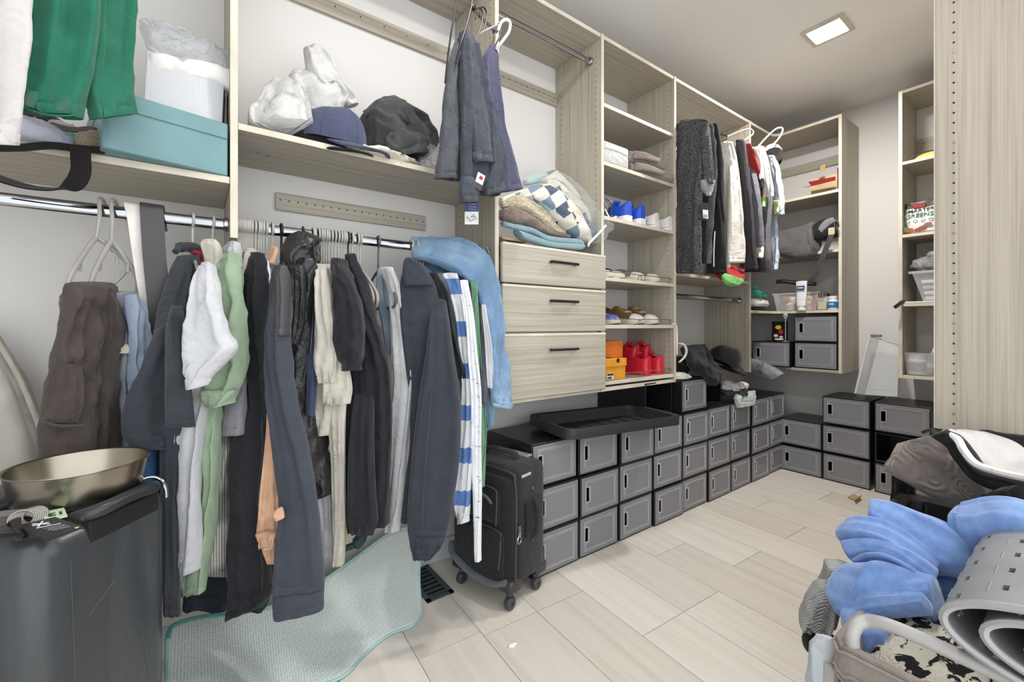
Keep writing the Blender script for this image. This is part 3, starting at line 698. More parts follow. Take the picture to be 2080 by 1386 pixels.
# belts over the rod
def strap(name, label, mat, pts, width, wd=(1, 0.15, 0), cat='belt', th=0.0018):
    return solo(name, ribbon([PY(*p) for p in pts], wd, width, th), mat, label, cat)
leather = N('black_leather'); leather.b.inputs['Base Color'].default_value = lin('403f41'); leather.b.inputs['Roughness'].default_value = 0.45; leather.bump(leather.noise(420, 3), 0.6, 0.001)
zl = ZR + 0.02
strap('belt', 'white fabric belt draped over the rod left of the black leather belt', cloth('e4dfd8', 0.03), [(272, 470, 1.63), (270, 425, 1.59), (271, 416, 1.565), (271, 418, 1.54), (278, 450, 1.53), (288, 520, 1.53), (301, 600, 1.525), (312, 660, 1.52)], 0.038)
strap('belt', 'wide black leather belt draped over the rod beside the white belt', leather.m, [(318, 470, 1.60), (312, 425, 1.585), (309, 416, 1.565), (308, 418, 1.535), (309, 440, 1.525), (314, 520, 1.52), (322, 600, 1.515), (332, 690, 1.51)], 0.050)
# charcoal polo
t = garment('shirt', 'charcoal short sleeved polo with red lined collar, left end of the packed clothes', 'shirt', [
    ('body', CHAR, px([(520, 362, 398, 1.50, 1.56), (545, 356, 400, 1.48, 1.55), (600, 338, 396, 1.44, 1.52), (660, 322, 393, 1.40, 1.48), (720, 302, 392), (790, 272, 390), (850, 254, 390), (890, 258, 388), (916, 286, 370)], 1.33, 1.42), dict(T=0.035, wr=0.007)),
    ('sleeve', CHAR, px([(626, 346, 372), (660, 338, 375), (720, 337, 381), (800, 335, 390), (866, 336, 397)], 1.28, 1.29), dict(T=0.03, fold=0.004, wr=0.003)),
    ('lower_body', CHAR, px([(860, 322, 376), (960, 324, 368), (1060, 326, 364), (1160, 328, 366), (1246, 331, 368)], 1.36, 1.36), dict(T=0.03, wr=0.005, fold=0.006))])
part('collar', tube([PY(356, 512, 1.50), PY(366, 503, 1.52), PY(385, 502, 1.55), PY(401, 508, 1.58), PY(404, 520, 1.60)], [0.008, 0.014, 0.015, 0.013, 0.008], 10, 6), CHAR, t)
part('collar_lining', tube([PY(389, 512, 1.545), PY(400, 514, 1.56), PY(406, 524, 1.58), PY(404, 537, 1.58)], [0.006, 0.010, 0.010, 0.005], 8, 5), cloth('b0243a', 0.06), t, label='red collar lining')
seam(t, [PY(336, 857, 1.256), PY(365, 860, 1.254), PY(396, 855, 1.258)], CHAR)
# white shirt with cream collar
t = garment('shirt', 'white short sleeved shirt with thick cream collar beside the charcoal polo', 'shirt', [
    ('sleeve', WHT, px([(538, 415, 434), (570, 405, 438), (620, 391, 446), (676, 375, 463), (706, 374, 481), (738, 374, 455), (768, 376, 422), (786, 398, 408)], 1.25, 1.21), dict(T=0.03, wr=0.006, fold=0.006)),
    ('body', WHT, px([(540, 420, 452, 1.45, 1.4), (640, 400, 450), (780, 388, 432), (880, 361, 412), (1000, 360, 404), (1120, 366, 402), (1160, 370, 398)], 1.38, 1.34), dict(T=0.03, wr=0.005))])
part('collar', loft2(px([(487, 412, 438), (500, 410, 446), (530, 424, 448), (560, 432, 448), (592, 436, 442)], 1.48, 1.44), T=0.016, fold=0.002, wr=0.004, seed=3, hem=0.01), CRM, t, True)
t = garment('shirt', 'white shirt behind the cream collar, left of the green shirt', 'shirt', [
    ('body', WHT, px([(492, 470, 482), (520, 456, 482), (560, 446, 480), (620, 446, 476), (700, 446, 470)], 1.52, 1.46), dict(T=0.015, wr=0.006))])
# green shirt
t = garment('shirt', 'sage green short sleeved shirt with draped sleeve', 'shirt', [
    ('sleeve', GRN, px([(515, 470, 480), (545, 458, 482), (600, 440, 488), (650, 432, 493), (700, 424, 497), (745, 415, 499), (780, 411, 490), (805, 420, 474), (820, 438, 462)], 1.36, 1.30), dict(T=0.035, wr=0.008, fold=0.008)),
    ('body', GRN, px([(790, 418, 452), (850, 402, 444), (950, 402, 440), (1050, 394, 432), (1140, 382, 420), (1204, 378, 412)], 1.40, 1.36), dict(T=0.028, wr=0.006))])
part('rolled_cuff', loft2(px([(792, 412, 480), (804, 418, 474), (818, 436, 462), (823, 442, 458)], 1.335, 1.285), T=0.042, fold=0.004, wr=0.004, seed=8, hem=0.006, top=False), GRN, t, True)
t = garment('shirt', 'heather grey short sleeved shirt between the green shirt and black trousers', 'shirt', [
    ('sleeve', HGREY, px([(560, 476, 492), (640, 482, 500), (720, 478, 499), (800, 455, 497), (884, 446, 491)], 1.42, 1.36), dict(T=0.02, wr=0.004, fold=0.004))])
t = garment('shirt', 'light grey shirts with pale collars bunched under the first grey hangers', 'shirt', [
    ('collar_roll', cloth('b9b4aa', 0.1, 0.5), px([(505, 484, 512), (520, 486, 516), (560, 484, 512), (640, 488, 506)], 1.55, 1.5), dict(T=0.03, wr=0.008))])
pl = N('plaid_flannel')
wv = pl.n('TexWave', wave_type='BANDS'); wv.bands_direction = 'Z'; wv.inputs['Scale'].default_value = 1.5; wv.inputs['Distortion'].default_value = 0.3; wv.inputs['Phase Offset'].default_value = 1.0; pl.l(pl.co.outputs['Object'], wv.inputs['Vector'])
wx = pl.n('TexWave', wave_type='BANDS'); wx.bands_direction = 'X'; wx.inputs['Scale'].default_value = 50; wx.inputs['Distortion'].default_value = 0.6; pl.l(pl.co.outputs['Object'], wx.inputs['Vector'])
wz = pl.n('TexWave', wave_type='BANDS'); wz.bands_direction = 'Z'; wz.inputs['Scale'].default_value = 45; pl.l(pl.co.outputs['Object'], wz.inputs['Vector'])
g_ = pl.mix(0.5, pl.ramp(wx.outputs['Fac'], [(0.2, '9a9a9b'), (0.5, 'e6e5e0')]), pl.ramp(wz.outputs['Fac'], [(0.3, 'b4b4b4'), (0.6, 'f0efea')]), 'MULTIPLY')
pl.base(pl.mix(0.75, g_, pl.ramp(wv.outputs['Fac'], [(0.25, '6e6d70'), (0.6, 'd9d7d1')]), 'MULTIPLY')); pl.b.inputs['Roughness'].default_value = 0.95
pl.bump(pl.noise(26, 4, dist=1), 0.3, 0.008)
t = garment('shirt', 'grey and white plaid flannel shirt tail hanging below the grey sleeve', 'shirt', [
    ('tail', pl.m, px([(860, 448, 474), (950, 432, 474), (1050, 418, 474), (1120, 412, 474), (1171, 416, 474)], 1.42, 1.46), dict(T=0.02, wr=0.004, fold=0.006))])
t = garment('trousers', 'dark navy jeans hanging low behind the plaid shirt tail', 'trousers', [
    ('leg', denim('denim_dark_navy', '14181f', '1c222c', '2b3340'), px([(1020, 372, 560), (1100, 372, 562), (1180, 374, 560), (1236, 370, 540)], 1.50, 1.50), dict(T=0.03, wr=0.012))])
t = garment('trousers', 'long black sweatpants hanging left of the peach shirt', 'trousers', [
    ('leg', BLK_C, px([(514, 516, 529), (545, 512, 531), (600, 504, 534), (660, 499, 538), (740, 494, 545), (810, 490, 548), (900, 472, 548), (1000, 469, 540), (1100, 468, 546), (1200, 467, 550), ('p', 469, 1256, 530, 1232)], 1.42, 1.35), dict(T=0.035, wr=0.006, fold=0.012))])
part('cuff', loft2(px([('p', 468, 1205, 551, 1188), ('p', 467, 1232, 548, 1210), ('p', 469, 1256, 528, 1234)], 1.415, 1.345), T=0.036, fold=0.003, wr=0.004, seed=2, top=False), BLK_C, t, True)
t = garment('shirt', 'pale white and blue shirts in the narrow gap right of the black sweatpants', 'shirt', [
    ('body', cloth('dfe4ec', 0.03), px([(530, 528, 540), (600, 532, 548), (700, 536, 554), (790, 544, 552)], 1.52, 1.44), dict(T=0.014, wr=0.005)),
    ('shoulder', cloth('b4bccb', 0.05), px([(520, 528, 540), (560, 532, 550), (640, 534, 556), (700, 545, 556)], 1.56, 1.50), dict(T=0.014, wr=0.005))])
t = garment('shirt', 'peach slub shirt with rolled cuff, between black sweatpants and charcoal sweatshirt', 'shirt', [
    ('body', PEA, px([(840, 546, 552), (920, 538, 562), (1000, 528, 566), (1050, 524, 568), (1085, 521, 566), (1110, 530, 560), (1140, 546, 562)], 1.325, 1.315), dict(T=0.02, wr=0.01, fold=0.008))])
part('rolled_cuff', loft2(px([('p', 556, 1040, 574, 1030), ('p', 556, 1050, 577, 1040), ('p', 560, 1057, 578, 1050)], 1.232, 1.225), T=0.014, fold=0.001, wr=0.003, seed=5, hem=0.004), PEA, t, True)
part('gathered_hem', loft2(px([(1082, 522, 564), (1096, 528, 564), (1110, 532, 562)], 1.31, 1.28), T=0.02, fold=0.012, freq=5, wr=0.006, seed=6, hem=0.005), PEA, t, True)
t = garment('sweatshirt', 'charcoal sweatshirt sleeve with wide ribbed cuff hanging lowest', 'sweatshirt', [
    ('sleeve', CHBL, px([(545, 562, 576), (580, 560, 580), (640, 557, 582), (680, 553, 581), (740, 549, 586), (810, 548, 596), (914, 556, 624), (1022, 570, 643), (1100, 562, 652), (1174, 556, 659), ('p', 555, 1204, 659, 1190)], 1.275, 1.23), dict(T=0.036, wr=0.004, fold=0.008)),
    ('cuff', CHBL, px([('p', 555, 1204, 659, 1188), ('p', 554, 1235, 658, 1214), ('p', 556, 1256, 658, 1234)], 1.273, 1.228), dict(T=0.034, fold=0.002, wr=0.003, top=False))])
part('shoulder_panel', loft2(px([(540, 560, 578), (580, 560, 581), (630, 557, 582), (682, 553, 582)], 1.262, 1.225), T=0.030, fold=0.004, wr=0.003, seed=9), leather.m, t, True)
nyl = N('black_nylon'); nyl.b.inputs['Base Color'].default_value = lin('2b2b2c'); nyl.b.inputs['Roughness'].default_value = 0.38; nyl.bump(nyl.noise(22, 4, dist=1.0), 0.7, 0.012)
t = garment('vest', 'black hooded puffer vest with small white chest emblem', 'vest', [
    ('body', nyl.m, px([(525, 588, 640), (580, 584, 642), (640, 582, 640), (700, 578, 638), (780, 580, 632), (850, 590, 640), (920, 608, 654), (980, 630, 672), (1004, 638, 672)], 1.48, 1.40), dict(T=0.045, wr=0.016, fold=0.010, ws=20)),
    ('hood', nyl.m, px([(478, 618, 640), (500, 582, 642), (530, 574, 642), (552, 580, 634)], 1.46, 1.50), dict(T=0.045, wr=0.014, ws=18)),
    ('armhole_lining', nyl.m, px([(540, 594, 618), (600, 592, 622), (660, 594, 618), (700, 596, 606)], 1.395, 1.38), dict(T=0.012, wr=0.008))])
part('zip', tube([PY(636, 490, 1.45), PY(640, 540, 1.44), PY(637, 620, 1.385), PY(630, 720, 1.36)], 0.004, 6, 6), BLACKP, t)
part('emblem', box(PY(584, 752, 1.40) - A([0, 0.004, 0]), PY(593, 739, 1.40) + A([0, 0.004, 0]), 0.003), plain('d9dbe0', 0.5), t, label='small white chest emblem')
t = garment('shirt', 'navy shirt sleeve visible as a narrow strip right of the vest', 'shirt', [
    ('sleeve', cloth('4a5170', 0.08), px([(580, 632, 642), (660, 628, 642), (760, 625, 640), (845, 624, 636)], 1.39, 1.37), dict(T=0.014, wr=0.003, fold=0.003))])
ho = thing('hanger_neck_wrap', 'peach wrapped hanger shoulder among the grey hangers', 'hanger', PY(555, 520, 1.5))
part('padded_arm', loft2(px([('p', 552, 500, 562, 502), ('p', 548, 520, 562, 510), ('p', 544, 545, 552, 535)], 1.50, 1.46), T=0.012, fold=0.0, wr=0.002, hem=0), PEA, ho, True)
# cream shirts
t = garment('shirt', 'cream short sleeved shirt in front of the packed cream shirts', 'shirt', [
    ('sleeve', CRM, px([(540, 640, 664), (580, 643, 674), (640, 643, 680), (690, 641, 688), (740, 640, 688), (776, 655, 682)], 1.37, 1.33), dict(T=0.025, wr=0.006)),
    ('body', CRM, px([(600, 642, 660), (720, 638, 672), (800, 637, 680), (884, 637, 668)], 1.43, 1.39), dict(T=0.022, wr=0.006))])
t = garment('shirt', 'long cream shirt hanging below the other cream shirts', 'shirt', [
    ('sleeve', CRM, px([(540, 660, 674), (620, 664, 684), (720, 660, 704), (785, 654, 716), (820, 656, 712)], 1.36, 1.34), dict(T=0.02, wr=0.010)),
    ('body', CRM, px([(790, 656, 706), (860, 666, 702), (950, 674, 702), (1060, 676, 702), (1146, 678, 698)], 1.41, 1.39), dict(T=0.024, wr=0.005))])
t = garment('shirt', 'white shirt hem visible below the black vest', 'shirt', [
    ('hem', WHT, px([(980, 646, 676), (1030, 646, 678), (1080, 652, 680), (1127, 658, 680)], 1.46, 1.44), dict(T=0.02, wr=0.006))])
t = garment('shirt', 'pale yellow shirt visible as a strip beside the cream shirts', 'shirt', [
    ('body', cloth('cfcb8e', 0.05), px([(545, 672, 684), (620, 680, 688), (760, 690, 708), (870, 688, 706), (1000, 694, 706), (1100, 698, 707)], 1.46, 1.45), dict(T=0.016, wr=0.004))])
# black tees
t = garment('shirt', 'black short sleeved shirt with puffed sleeve, centre of the rod', 'shirt', [
    ('sleeve', BLK_C, px([(526, 684, 693), (560, 682, 708), (620, 679, 732), (680, 679, 739), (715, 683, 737), (740, 694, 732), (753, 706, 720)], 1.32, 1.27), dict(T=0.035, wr=0.009, fold=0.006)),
    ('body', BLK_C, px([(600, 700, 730), (720, 704, 740), (800, 704, 745), (900, 706, 740), (1000, 706, 742), (1076, 708, 760)], 1.44, 1.40), dict(T=0.03, wr=0.006))])
t = garment('shirt', 'black long shirt with folded cuff, right of the puffed sleeve shirt', 'shirt', [
    ('shoulder', BLK_C, px([(516, 706, 718), (560, 712, 732), (620, 722, 752), (690, 734, 774), (760, 736, 792), (840, 740, 797), (920, 744, 794), (1000, 744, 790), (1066, 744, 788)], 1.40, 1.35), dict(T=0.03, wr=0.010, fold=0.010)),
    ('sleeve', BLK_C, px([(770, 724, 762), (840, 716, 760), (920, 708, 760), (1000, 706, 764), (1060, 706, 768), (1083, 716, 760)], 1.36, 1.33), dict(T=0.024, wr=0.006))])
t = garment('shirt', 'light grey long tank top with dark neckline, left of the black jacket', 'shirt', [
    ('body', GRYC, px([(544, 770, 796), (600, 792, 816), (680, 794, 832), (760, 796, 838), (840, 794, 834), (940, 794, 824), (1020, 792, 816), (1081, 793, 806)], 1.44, 1.39), dict(T=0.024, wr=0.004)),
    ('side_panel', cloth('6d7884', 0.08), px([(548, 766, 782), (600, 764, 796), (660, 776, 796), (720, 784, 798)], 1.46, 1.46), dict(T=0.012, wr=0.004))])
t = garment('shirt', 'red patterned shirt seen through the bent grey hanger', 'shirt', [
    ('print', cloth('b04a48', 0.25), px([(574, 742, 756), (600, 744, 762), (640, 750, 764)], 1.52, 1.5), dict(T=0.01, wr=0.003))])
# black jacket
JK = cloth('363a42', 0.05, 0.25)
t = garment('jacket', 'large black zip jacket with elastic cuff, right of the grey tank top', 'jacket', [
    ('body', JK, px([(535, 822, 858), (580, 812, 884), (640, 812, 896), (720, 820, 900), (800, 830, 900), (900, 832, 890), (980, 822, 880), (1060, 812, 870)], 1.40, 1.36), dict(T=0.032, wr=0.004, fold=0.006)),
    ('sleeve', JK, px([(612, 880, 906), (660, 872, 914), (720, 864, 922), (800, 852, 934), (880, 842, 936), (960, 834, 930), (1040, 828, 916), (1084, 828, 906)], 1.32, 1.28), dict(T=0.042, wr=0.004, fold=0.006))])
part('collar', loft2(px([(524, 824, 836), (532, 820, 850), (552, 818, 866), (580, 822, 878)], 1.36, 1.35), T=0.018, fold=0.0, wr=0.002, seed=3, hem=0), JK, t, True)
part('elastic_cuff', loft2(px([(1078, 828, 906), (1098, 831, 902), (1118, 834, 892), (1134, 842, 878)], 1.318, 1.28), T=0.034, fold=0.007, freq=7, wr=0.006, ws=60, seed=3, top=False), JK, t, True)
seam(t, [PY(868, 690, 1.27), PY(890, 678, 1.265), PY(912, 682, 1.262)], JK, 0.0015)
part('sleeve_piping', tube([PY(876, 800, 1.272), PY(868, 900, 1.262), PY(860, 1000, 1.262), PY(858, 1070, 1.268)], 0.0018, 6, 5), cloth('41454d', 0.05), t)
t = garment('shirt', 'black short sleeved shirt tucked behind the black jacket', 'shirt', [
    ('sleeve', BLK_C, px([(556, 866, 888), (600, 884, 912), (660, 894, 922), (720, 904, 936), (766, 926, 948)], 1.40, 1.36), dict(T=0.022, wr=0.004))])
t = garment('shirt', 'heather grey shirt sleeve behind the black short sleeved shirt', 'shirt', [
    ('sleeve', HGREY, px([(556, 888, 908), (620, 910, 930), (700, 926, 944), (790, 936, 962), (850, 936, 958)], 1.43, 1.41), dict(T=0.016, wr=0.004))])
st = N('blue_stripe_knit'); sx = st.n('SeparateXYZ'); st.l(st.co.outputs['Object'], sx.inputs[0]); mt_ = st.n('Math', operation='MULTIPLY'); mt_.inputs[1].default_value = 6.6; st.l(sx.outputs[2], mt_.inputs[0])
fr_ = st.n('Math', operation='FRACT'); st.l(mt_.outputs[0], fr_.inputs[0]); st.base(st.ramp(fr_.outputs[0], [(0.0, 'd5d7dc'), (0.50, '5a7cb6'), (0.86, 'd5d7dc')], True)); st.b.inputs['Roughness'].default_value = 0.9; st.bump(st.noise(30, 4), 0.3, 0.006)
t = garment('shirt', 'white shirt with broad blue stripes left of the black suitcase', 'shirt', [
    ('body', st.m, px([(556, 900, 928), (620, 922, 946), (700, 934, 958), (780, 938, 966), (860, 936, 966), (940, 928, 960), (1000, 922, 956), (1040, 928, 952), (1062, 938, 946)], 1.38, 1.34), dict(T=0.022, wr=0.006)),
    ('lining', HGREY, px([(940, 920, 936), (1000, 916, 930), (1050, 922, 936)], 1.39, 1.38), dict(T=0.01, wr=0.003))])
mk = N('white_scribble_print'); mk.base(mk.ramp(mk.noise(1, 2, mk.coord((40, 40, 110)), 0.4), [(0.0, 'e6e8ec'), (0.66, 'e6e8ec'), (0.70, '8a90a0')])); mk.b.inputs['Roughness'].default_value = 0.9
t = garment('shirt', 'white shirt with small dark marks, longest one beside the suitcase', 'shirt', [
    ('body', mk.m, px([(570, 934, 950), (640, 946, 962), (720, 950, 970), (800, 956, 978), (900, 956, 978), (1000, 960, 979), (1080, 963, 977), (1140, 966, 976)], 1.34, 1.32), dict(T=0.016, wr=0.004))])
t = garment('shirt', 'mid green shirt edge right of the white printed shirt', 'shirt', [
    ('body', cloth('6f9c7c', 0.08), px([(572, 956, 968), (660, 960, 974), (770, 964, 982), (870, 968, 988), (930, 974, 986), (990, 974, 980)], 1.40, 1.38), dict(T=0.016, wr=0.004))])
t = garment('shirt', 'charcoal heather shirt sleeve between the green and white sleeves', 'shirt', [
    ('sleeve', heather('4e545a', '6a7076'), px([(580, 968, 976), (660, 972, 984), (776, 974, 990), (820, 978, 988)], 1.385, 1.36), dict(T=0.014, wr=0.003))])
t = garment('shirt', 'small white sleeve in front of the draped jeans', 'shirt', [
    ('sleeve', WHT, px([(620, 978, 986), (700, 984, 999), (788, 990, 1008)], 1.36, 1.345), dict(T=0.012, wr=0.003))])
# jeans draped over the rod end
t = garment('jeans', 'faded blue jeans draped over the rod end and hanging beside the drawers', 'jeans', [
    ('leg', DEN, px([('p', 838, 524, 836, 486, 1.53, 1.60), ('p', 868, 528, 872, 485, 1.49, 1.58), ('p', 912, 545, 916, 486, 1.45, 1.55), ('p', 946, 566, 962, 498, 1.42, 1.52), ('p', 972, 596, 998, 540, 1.40, 1.48), ('p', 986, 650, 1014, 606, 1.38, 1.44),
        ('p', 990, 716, 1020, 696, 1.36, 1.41), ('p', 998, 780, 1030, 766, 1.35, 1.39), ('p', 1004, 822, 1036, 828, 1.35, 1.38)], ), dict(T=0.032, wr=0.010, fold=0.008)),
    ('back_leg', DEN, px([('p', 836, 506, 850, 496, 1.60, 1.62), ('p', 850, 540, 900, 520, 1.58, 1.60), ('p', 880, 570, 950, 560, 1.56, 1.56), ('p', 940, 640, 985, 620, 1.52, 1.52), ('p', 970, 760, 1004, 750, 1.46, 1.46), ('p', 990, 870, 1002, 860, 1.44, 1.44)]), dict(T=0.02, wr=0.006))])
part('hem', tube([PY(1001, 822, 1.335), PY(1018, 826, 1.33), PY(1036, 829, 1.355)], 0.007, 8, 5), DEN, t)
part('side_seam', tube([PY(858, 498, 1.535), PY(910, 512, 1.485), PY(955, 535, 1.45), PY(986, 580, 1.43), PY(1004, 650, 1.385), PY(1008, 720, 1.36), PY(1016, 800, 1.338)], 0.002, 6, 6), plain('b9a77a', 0.8), t)
t = garment('shirt', 'grey garment hem peeking above the draped jeans at the bay panel', 'shirt', [
    ('hem', HGREY, px([(500, 972, 990), (520, 975, 998), (545, 985, 1000)], 1.56, 1.52), dict(T=0.01, wr=0.003))])

# ------------------------------------------------------------------ garments at the top left
GREEN = cloth('286e57', 0.07, 0.25); WH2 = cloth('c9c5c3', 0.02, 0.15)
t = garment('shirt', 'green polo shirt with side vents hanging above the left shelf', 'shirt', [
    ('back_panel', GREEN, px([(-160, 70, 200), (-60, 62, 205), (40, 55, 205), (140, 45, 192), (200, 38, 178), ('p', 34, 222, 170, 243)], 1.26, 1.30), dict(T=0.03, fold=0.018, wr=0.006, freq=1.7)),
    ('front_panel', GREEN, px([(-160, 178, 275), (-60, 176, 270), (60, 176, 266), (140, 172, 268), (190, 174, 270), ('p', 190, 242, 274, 232)], 1.32, 1.40), dict(T=0.03, fold=0.010, wr=0.004))])
seam(t, [PY(40, 216, 1.232), PY(100, 234, 1.225), PY(168, 234, 1.262)], GREEN, 0.0015)
t = garment('shirt', 'white shirt hanging at the far left edge beside the green polo', 'shirt', [
    ('body', WH2, px([(-160, -60, 66), (-40, -60, 62), (60, -60, 52), (150, -60, 45), (230, -50, 36), (280, -40, 28), (292, -30, 20)], 1.16, 1.22), dict(T=0.03, fold=0.012, wr=0.004, freq=1.4))])
# ------------------------------------------------------------------ shirts on the valet rod at the bay panel
vr = thing('valet_rod', 'short chrome valet rod sticking out of the bay panel top', 'rod', (1.0, 1.46, 2.2))
V0, V1 = PY(1004, 62, 1.47), PY(958, 18, 1.36)
part('pull_out_bar', tube([V0, (V0 + V1) / 2, V1], 0.006, 10), CHROME, vr)
part('socket', lathe([(0.003, 0), (0.014, 0), (0.014, 0.012), (0.009, 0.02), (0.003, 0.02)], 16, M=Matrix.Translation(tuple(V0 + A([0, 0.004, 0]))) @ Matrix.Rotation(math.pi / 2, 4, 'X')), CHROME, vr)
part('end_knob', lathe([(0.002, 0), (0.010, 0.002), (0.012, 0.01), (0.008, 0.018), (0.002, 0.02)], 16, M=Matrix.Translation(tuple(V1)) @ Matrix.Rotation(math.pi / 2, 4, 'X')), BLACKP, vr)
def wirehanger(label, pts, mat, r, nm='clothes_hanger'):
    return solo(nm, tube(pts, r, 8, 5), mat, label, 'hanger')
wirehanger('long black hanger, leftmost above the grey shirts', [PY(930, -40, 1.25), PY(926, 10, 1.25), PY(916, 70, 1.25), PY(908, 130, 1.26), PY(904, 170, 1.28)], BLACKP, 0.0032)
wirehanger('black hanger slanting down into the dark grey shirts', [PY(962, -40, 1.27), PY(958, 10, 1.27), PY(945, 60, 1.27), PY(934, 95, 1.27), PY(926, 130, 1.28)], BLACKP, 0.0034)
wirehanger('dark hanger hook looping over the valet rod', [PY(966, 38, 1.30), PY(966, 22, 1.31), PY(974, 16, 1.32), PY(980, 26, 1.33), PY(978, 50, 1.33), PY(966, 85, 1.33), PY(960, 120, 1.33)], DARKMETAL, 0.0028)
wirehanger('second dark hanger hook on the valet rod, beside the first', [PY(974, 34, 1.34), PY(975, 18, 1.35), PY(982, 15, 1.36), PY(988, 26, 1.37), PY(985, 55, 1.37), PY(972, 95, 1.37)], DARKMETAL, 0.0028)
wirehanger('white plastic hanger hook curling above the purple grey shirt', [PY(1012, 62, 1.30), PY(1018, 46, 1.29), PY(1028, 40, 1.28), PY(1036, 46, 1.28), PY(1034, 64, 1.29), PY(1022, 82, 1.31), PY(1008, 100, 1.34)], WHITEP, 0.0055)
wirehanger('black hanger neck next to the white hook', [PY(1010, 52, 1.36), PY(1014, 48, 1.36), PY(1018, 56, 1.36), PY(1014, 76, 1.36), PY(1004, 96, 1.37)], BLACKP, 0.003)
wirehanger('grey hanger arm reaching left from the white hook', [PY(972, 70, 1.35), PY(990, 60, 1.33), PY(1008, 52, 1.32), PY(1014, 52, 1.31)], HG, 0.0035)
UG = cloth('42464e', 0.06, 0.3); UG2 = cloth('4e5157', 0.06, 0.3); PUR = cloth('4b4a62', 0.06, 0.3)
t = garment('shirt', 'dark grey shirt on the left of the valet rod, long back panel', 'shirt', [
    ('body', UG2, px([(70, 936, 952), (110, 920, 956), (160, 907, 958), (220, 902, 956), (300, 898, 950), ('p', 892, 362, 946, 368)], 1.30, 1.36), dict(T=0.03, fold=0.012, wr=0.006))])
t = garment('shirt', 'slate grey shirt with price tag hanging from the valet rod', 'shirt', [
    ('body', UG, px([(62, 938, 948), (100, 938, 966), (170, 940, 984), (240, 940, 998), (310, 940, 1010), (368, 938, 1020), ('p', 940, 384, 1012, 398)], 1.28, 1.30), dict(T=0.032, fold=0.014, wr=0.008)),
    ('front_sleeve', UG, px([(190, 962, 986), (250, 958, 990), (310, 964, 1000), ('p', 966, 330, 1006, 330)], 1.245, 1.25), dict(T=0.022, fold=0.004, wr=0.008)),
    ('right_sleeve', UG, px([(220, 984, 1000), (280, 992, 1014), (340, 996, 1026), ('p', 984, 385, 1026, 372), ('p', 986, 398, 1026, 388)], 1.26, 1.27), dict(T=0.026, fold=0.006, wr=0.006)),
    ('hanging_cuff', UG, px([(360, 938, 962), (390, 934, 970), (412, 938, 966)], 1.24, 1.25), dict(T=0.022, fold=0.002, wr=0.004))])
t = garment('shirt', 'purple grey button shirt on the right of the valet rod', 'shirt', [
    ('body', PUR, px([(92, 996, 1006), (120, 982, 1010), (180, 984, 1014), (250, 996, 1024), (320, 1008, 1044), ('p', 1012, 392, 1060, 384)], 1.34, 1.36), dict(T=0.024, fold=0.008, wr=0.004))])
for v in (150, 190, 225, 260, 300, 340): 
    part('button', lathe([(0.0005, 0), (0.004, 0), (0.004, 0.0015), (0.0005, 0.0015)], 8, M=Matrix.Translation(tuple(PY(1005 + (v - 150) * 0.11, v, 1.318))) @ Matrix.Rotation(math.pi / 2, 4, 'X')), PUR, t)
pt = thing('price_tag', 'white and red price tag hanging from the slate grey shirt', 'tag', PY(975, 385, 1.23))
c = PY(974, 368, 1.225); ex = A([0.8, -0.2, -0.35]) * 0.001; 
part('card', place(MB().box((-14, -26, -0.3), (14, 26, 0.3)), c, nrm(A([0.85, -0.1, -0.3])) * 0.001, nrm(A([0.3, -0.1, 1])) * 0.001, A([0.1, -0.99, 0.0]) * 0.001), plain('e6e3e0', 0.5), pt)
part('red_mark', place(MB().box((-5, 6, 0.3), (8, 18, 0.6)), c, nrm(A([0.85, -0.1, -0.3])) * 0.001, nrm(A([0.3, -0.1, 1])) * 0.001, A([0.1, -0.99, 0.0]) * 0.001), plain('a52334', 0.5), pt)
part('dark_panel', place(MB().box((-14, -26, 0.3), (14, -8, 0.6)), c, nrm(A([0.85, -0.1, -0.3])) * 0.001, nrm(A([0.3, -0.1, 1])) * 0.001, A([0.1, -0.99, 0.0]) * 0.001), plain('3a3a3e', 0.5), pt)
ct = thing('care_card', 'blue and white card with box drawing hanging on the bay panel', 'tag', PY(958, 455, 1.44))
def card(u0, v0, u1, v1, Y, mat, nm, th=0.0008): part(nm, MB().add([PY(u0, v0, Y), PY(u1, v0, Y), PY(u1, v1, Y), PY(u0, v1, Y)] + [p + A([0, th, 0]) for p in (PY(u0, v0, Y), PY(u1, v0, Y), PY(u1, v1, Y), PY(u0, v1, Y))], [(0, 1, 2, 3), (7, 6, 5, 4), (0, 4, 5, 1), (1, 5, 6, 2), (2, 6, 7, 3), (3, 7, 4, 0)]), mat, ct)
card(944, 400, 972, 430, 1.44, plain('2f3f73', 0.5), 'blue_half'); card(944, 430, 972, 456, 1.44, plain('e8e8e8', 0.5), 'white_half')
part('box_drawing', tube([PY(948, 440, 1.438), PY(956, 449, 1.438), PY(968, 444, 1.438), PY(962, 436, 1.438), PY(956, 441, 1.438), PY(966, 440, 1.438)], 0.0012, 6), plain('55565a', 0.6), ct)
for k, v in enumerate((408, 414, 420, 425)): part('print_line', tube([PY(952, v, 1.4392), PY(967, v + 1, 1.4392)], 0.0009, 6), plain('b9c3e0', 0.6), ct)
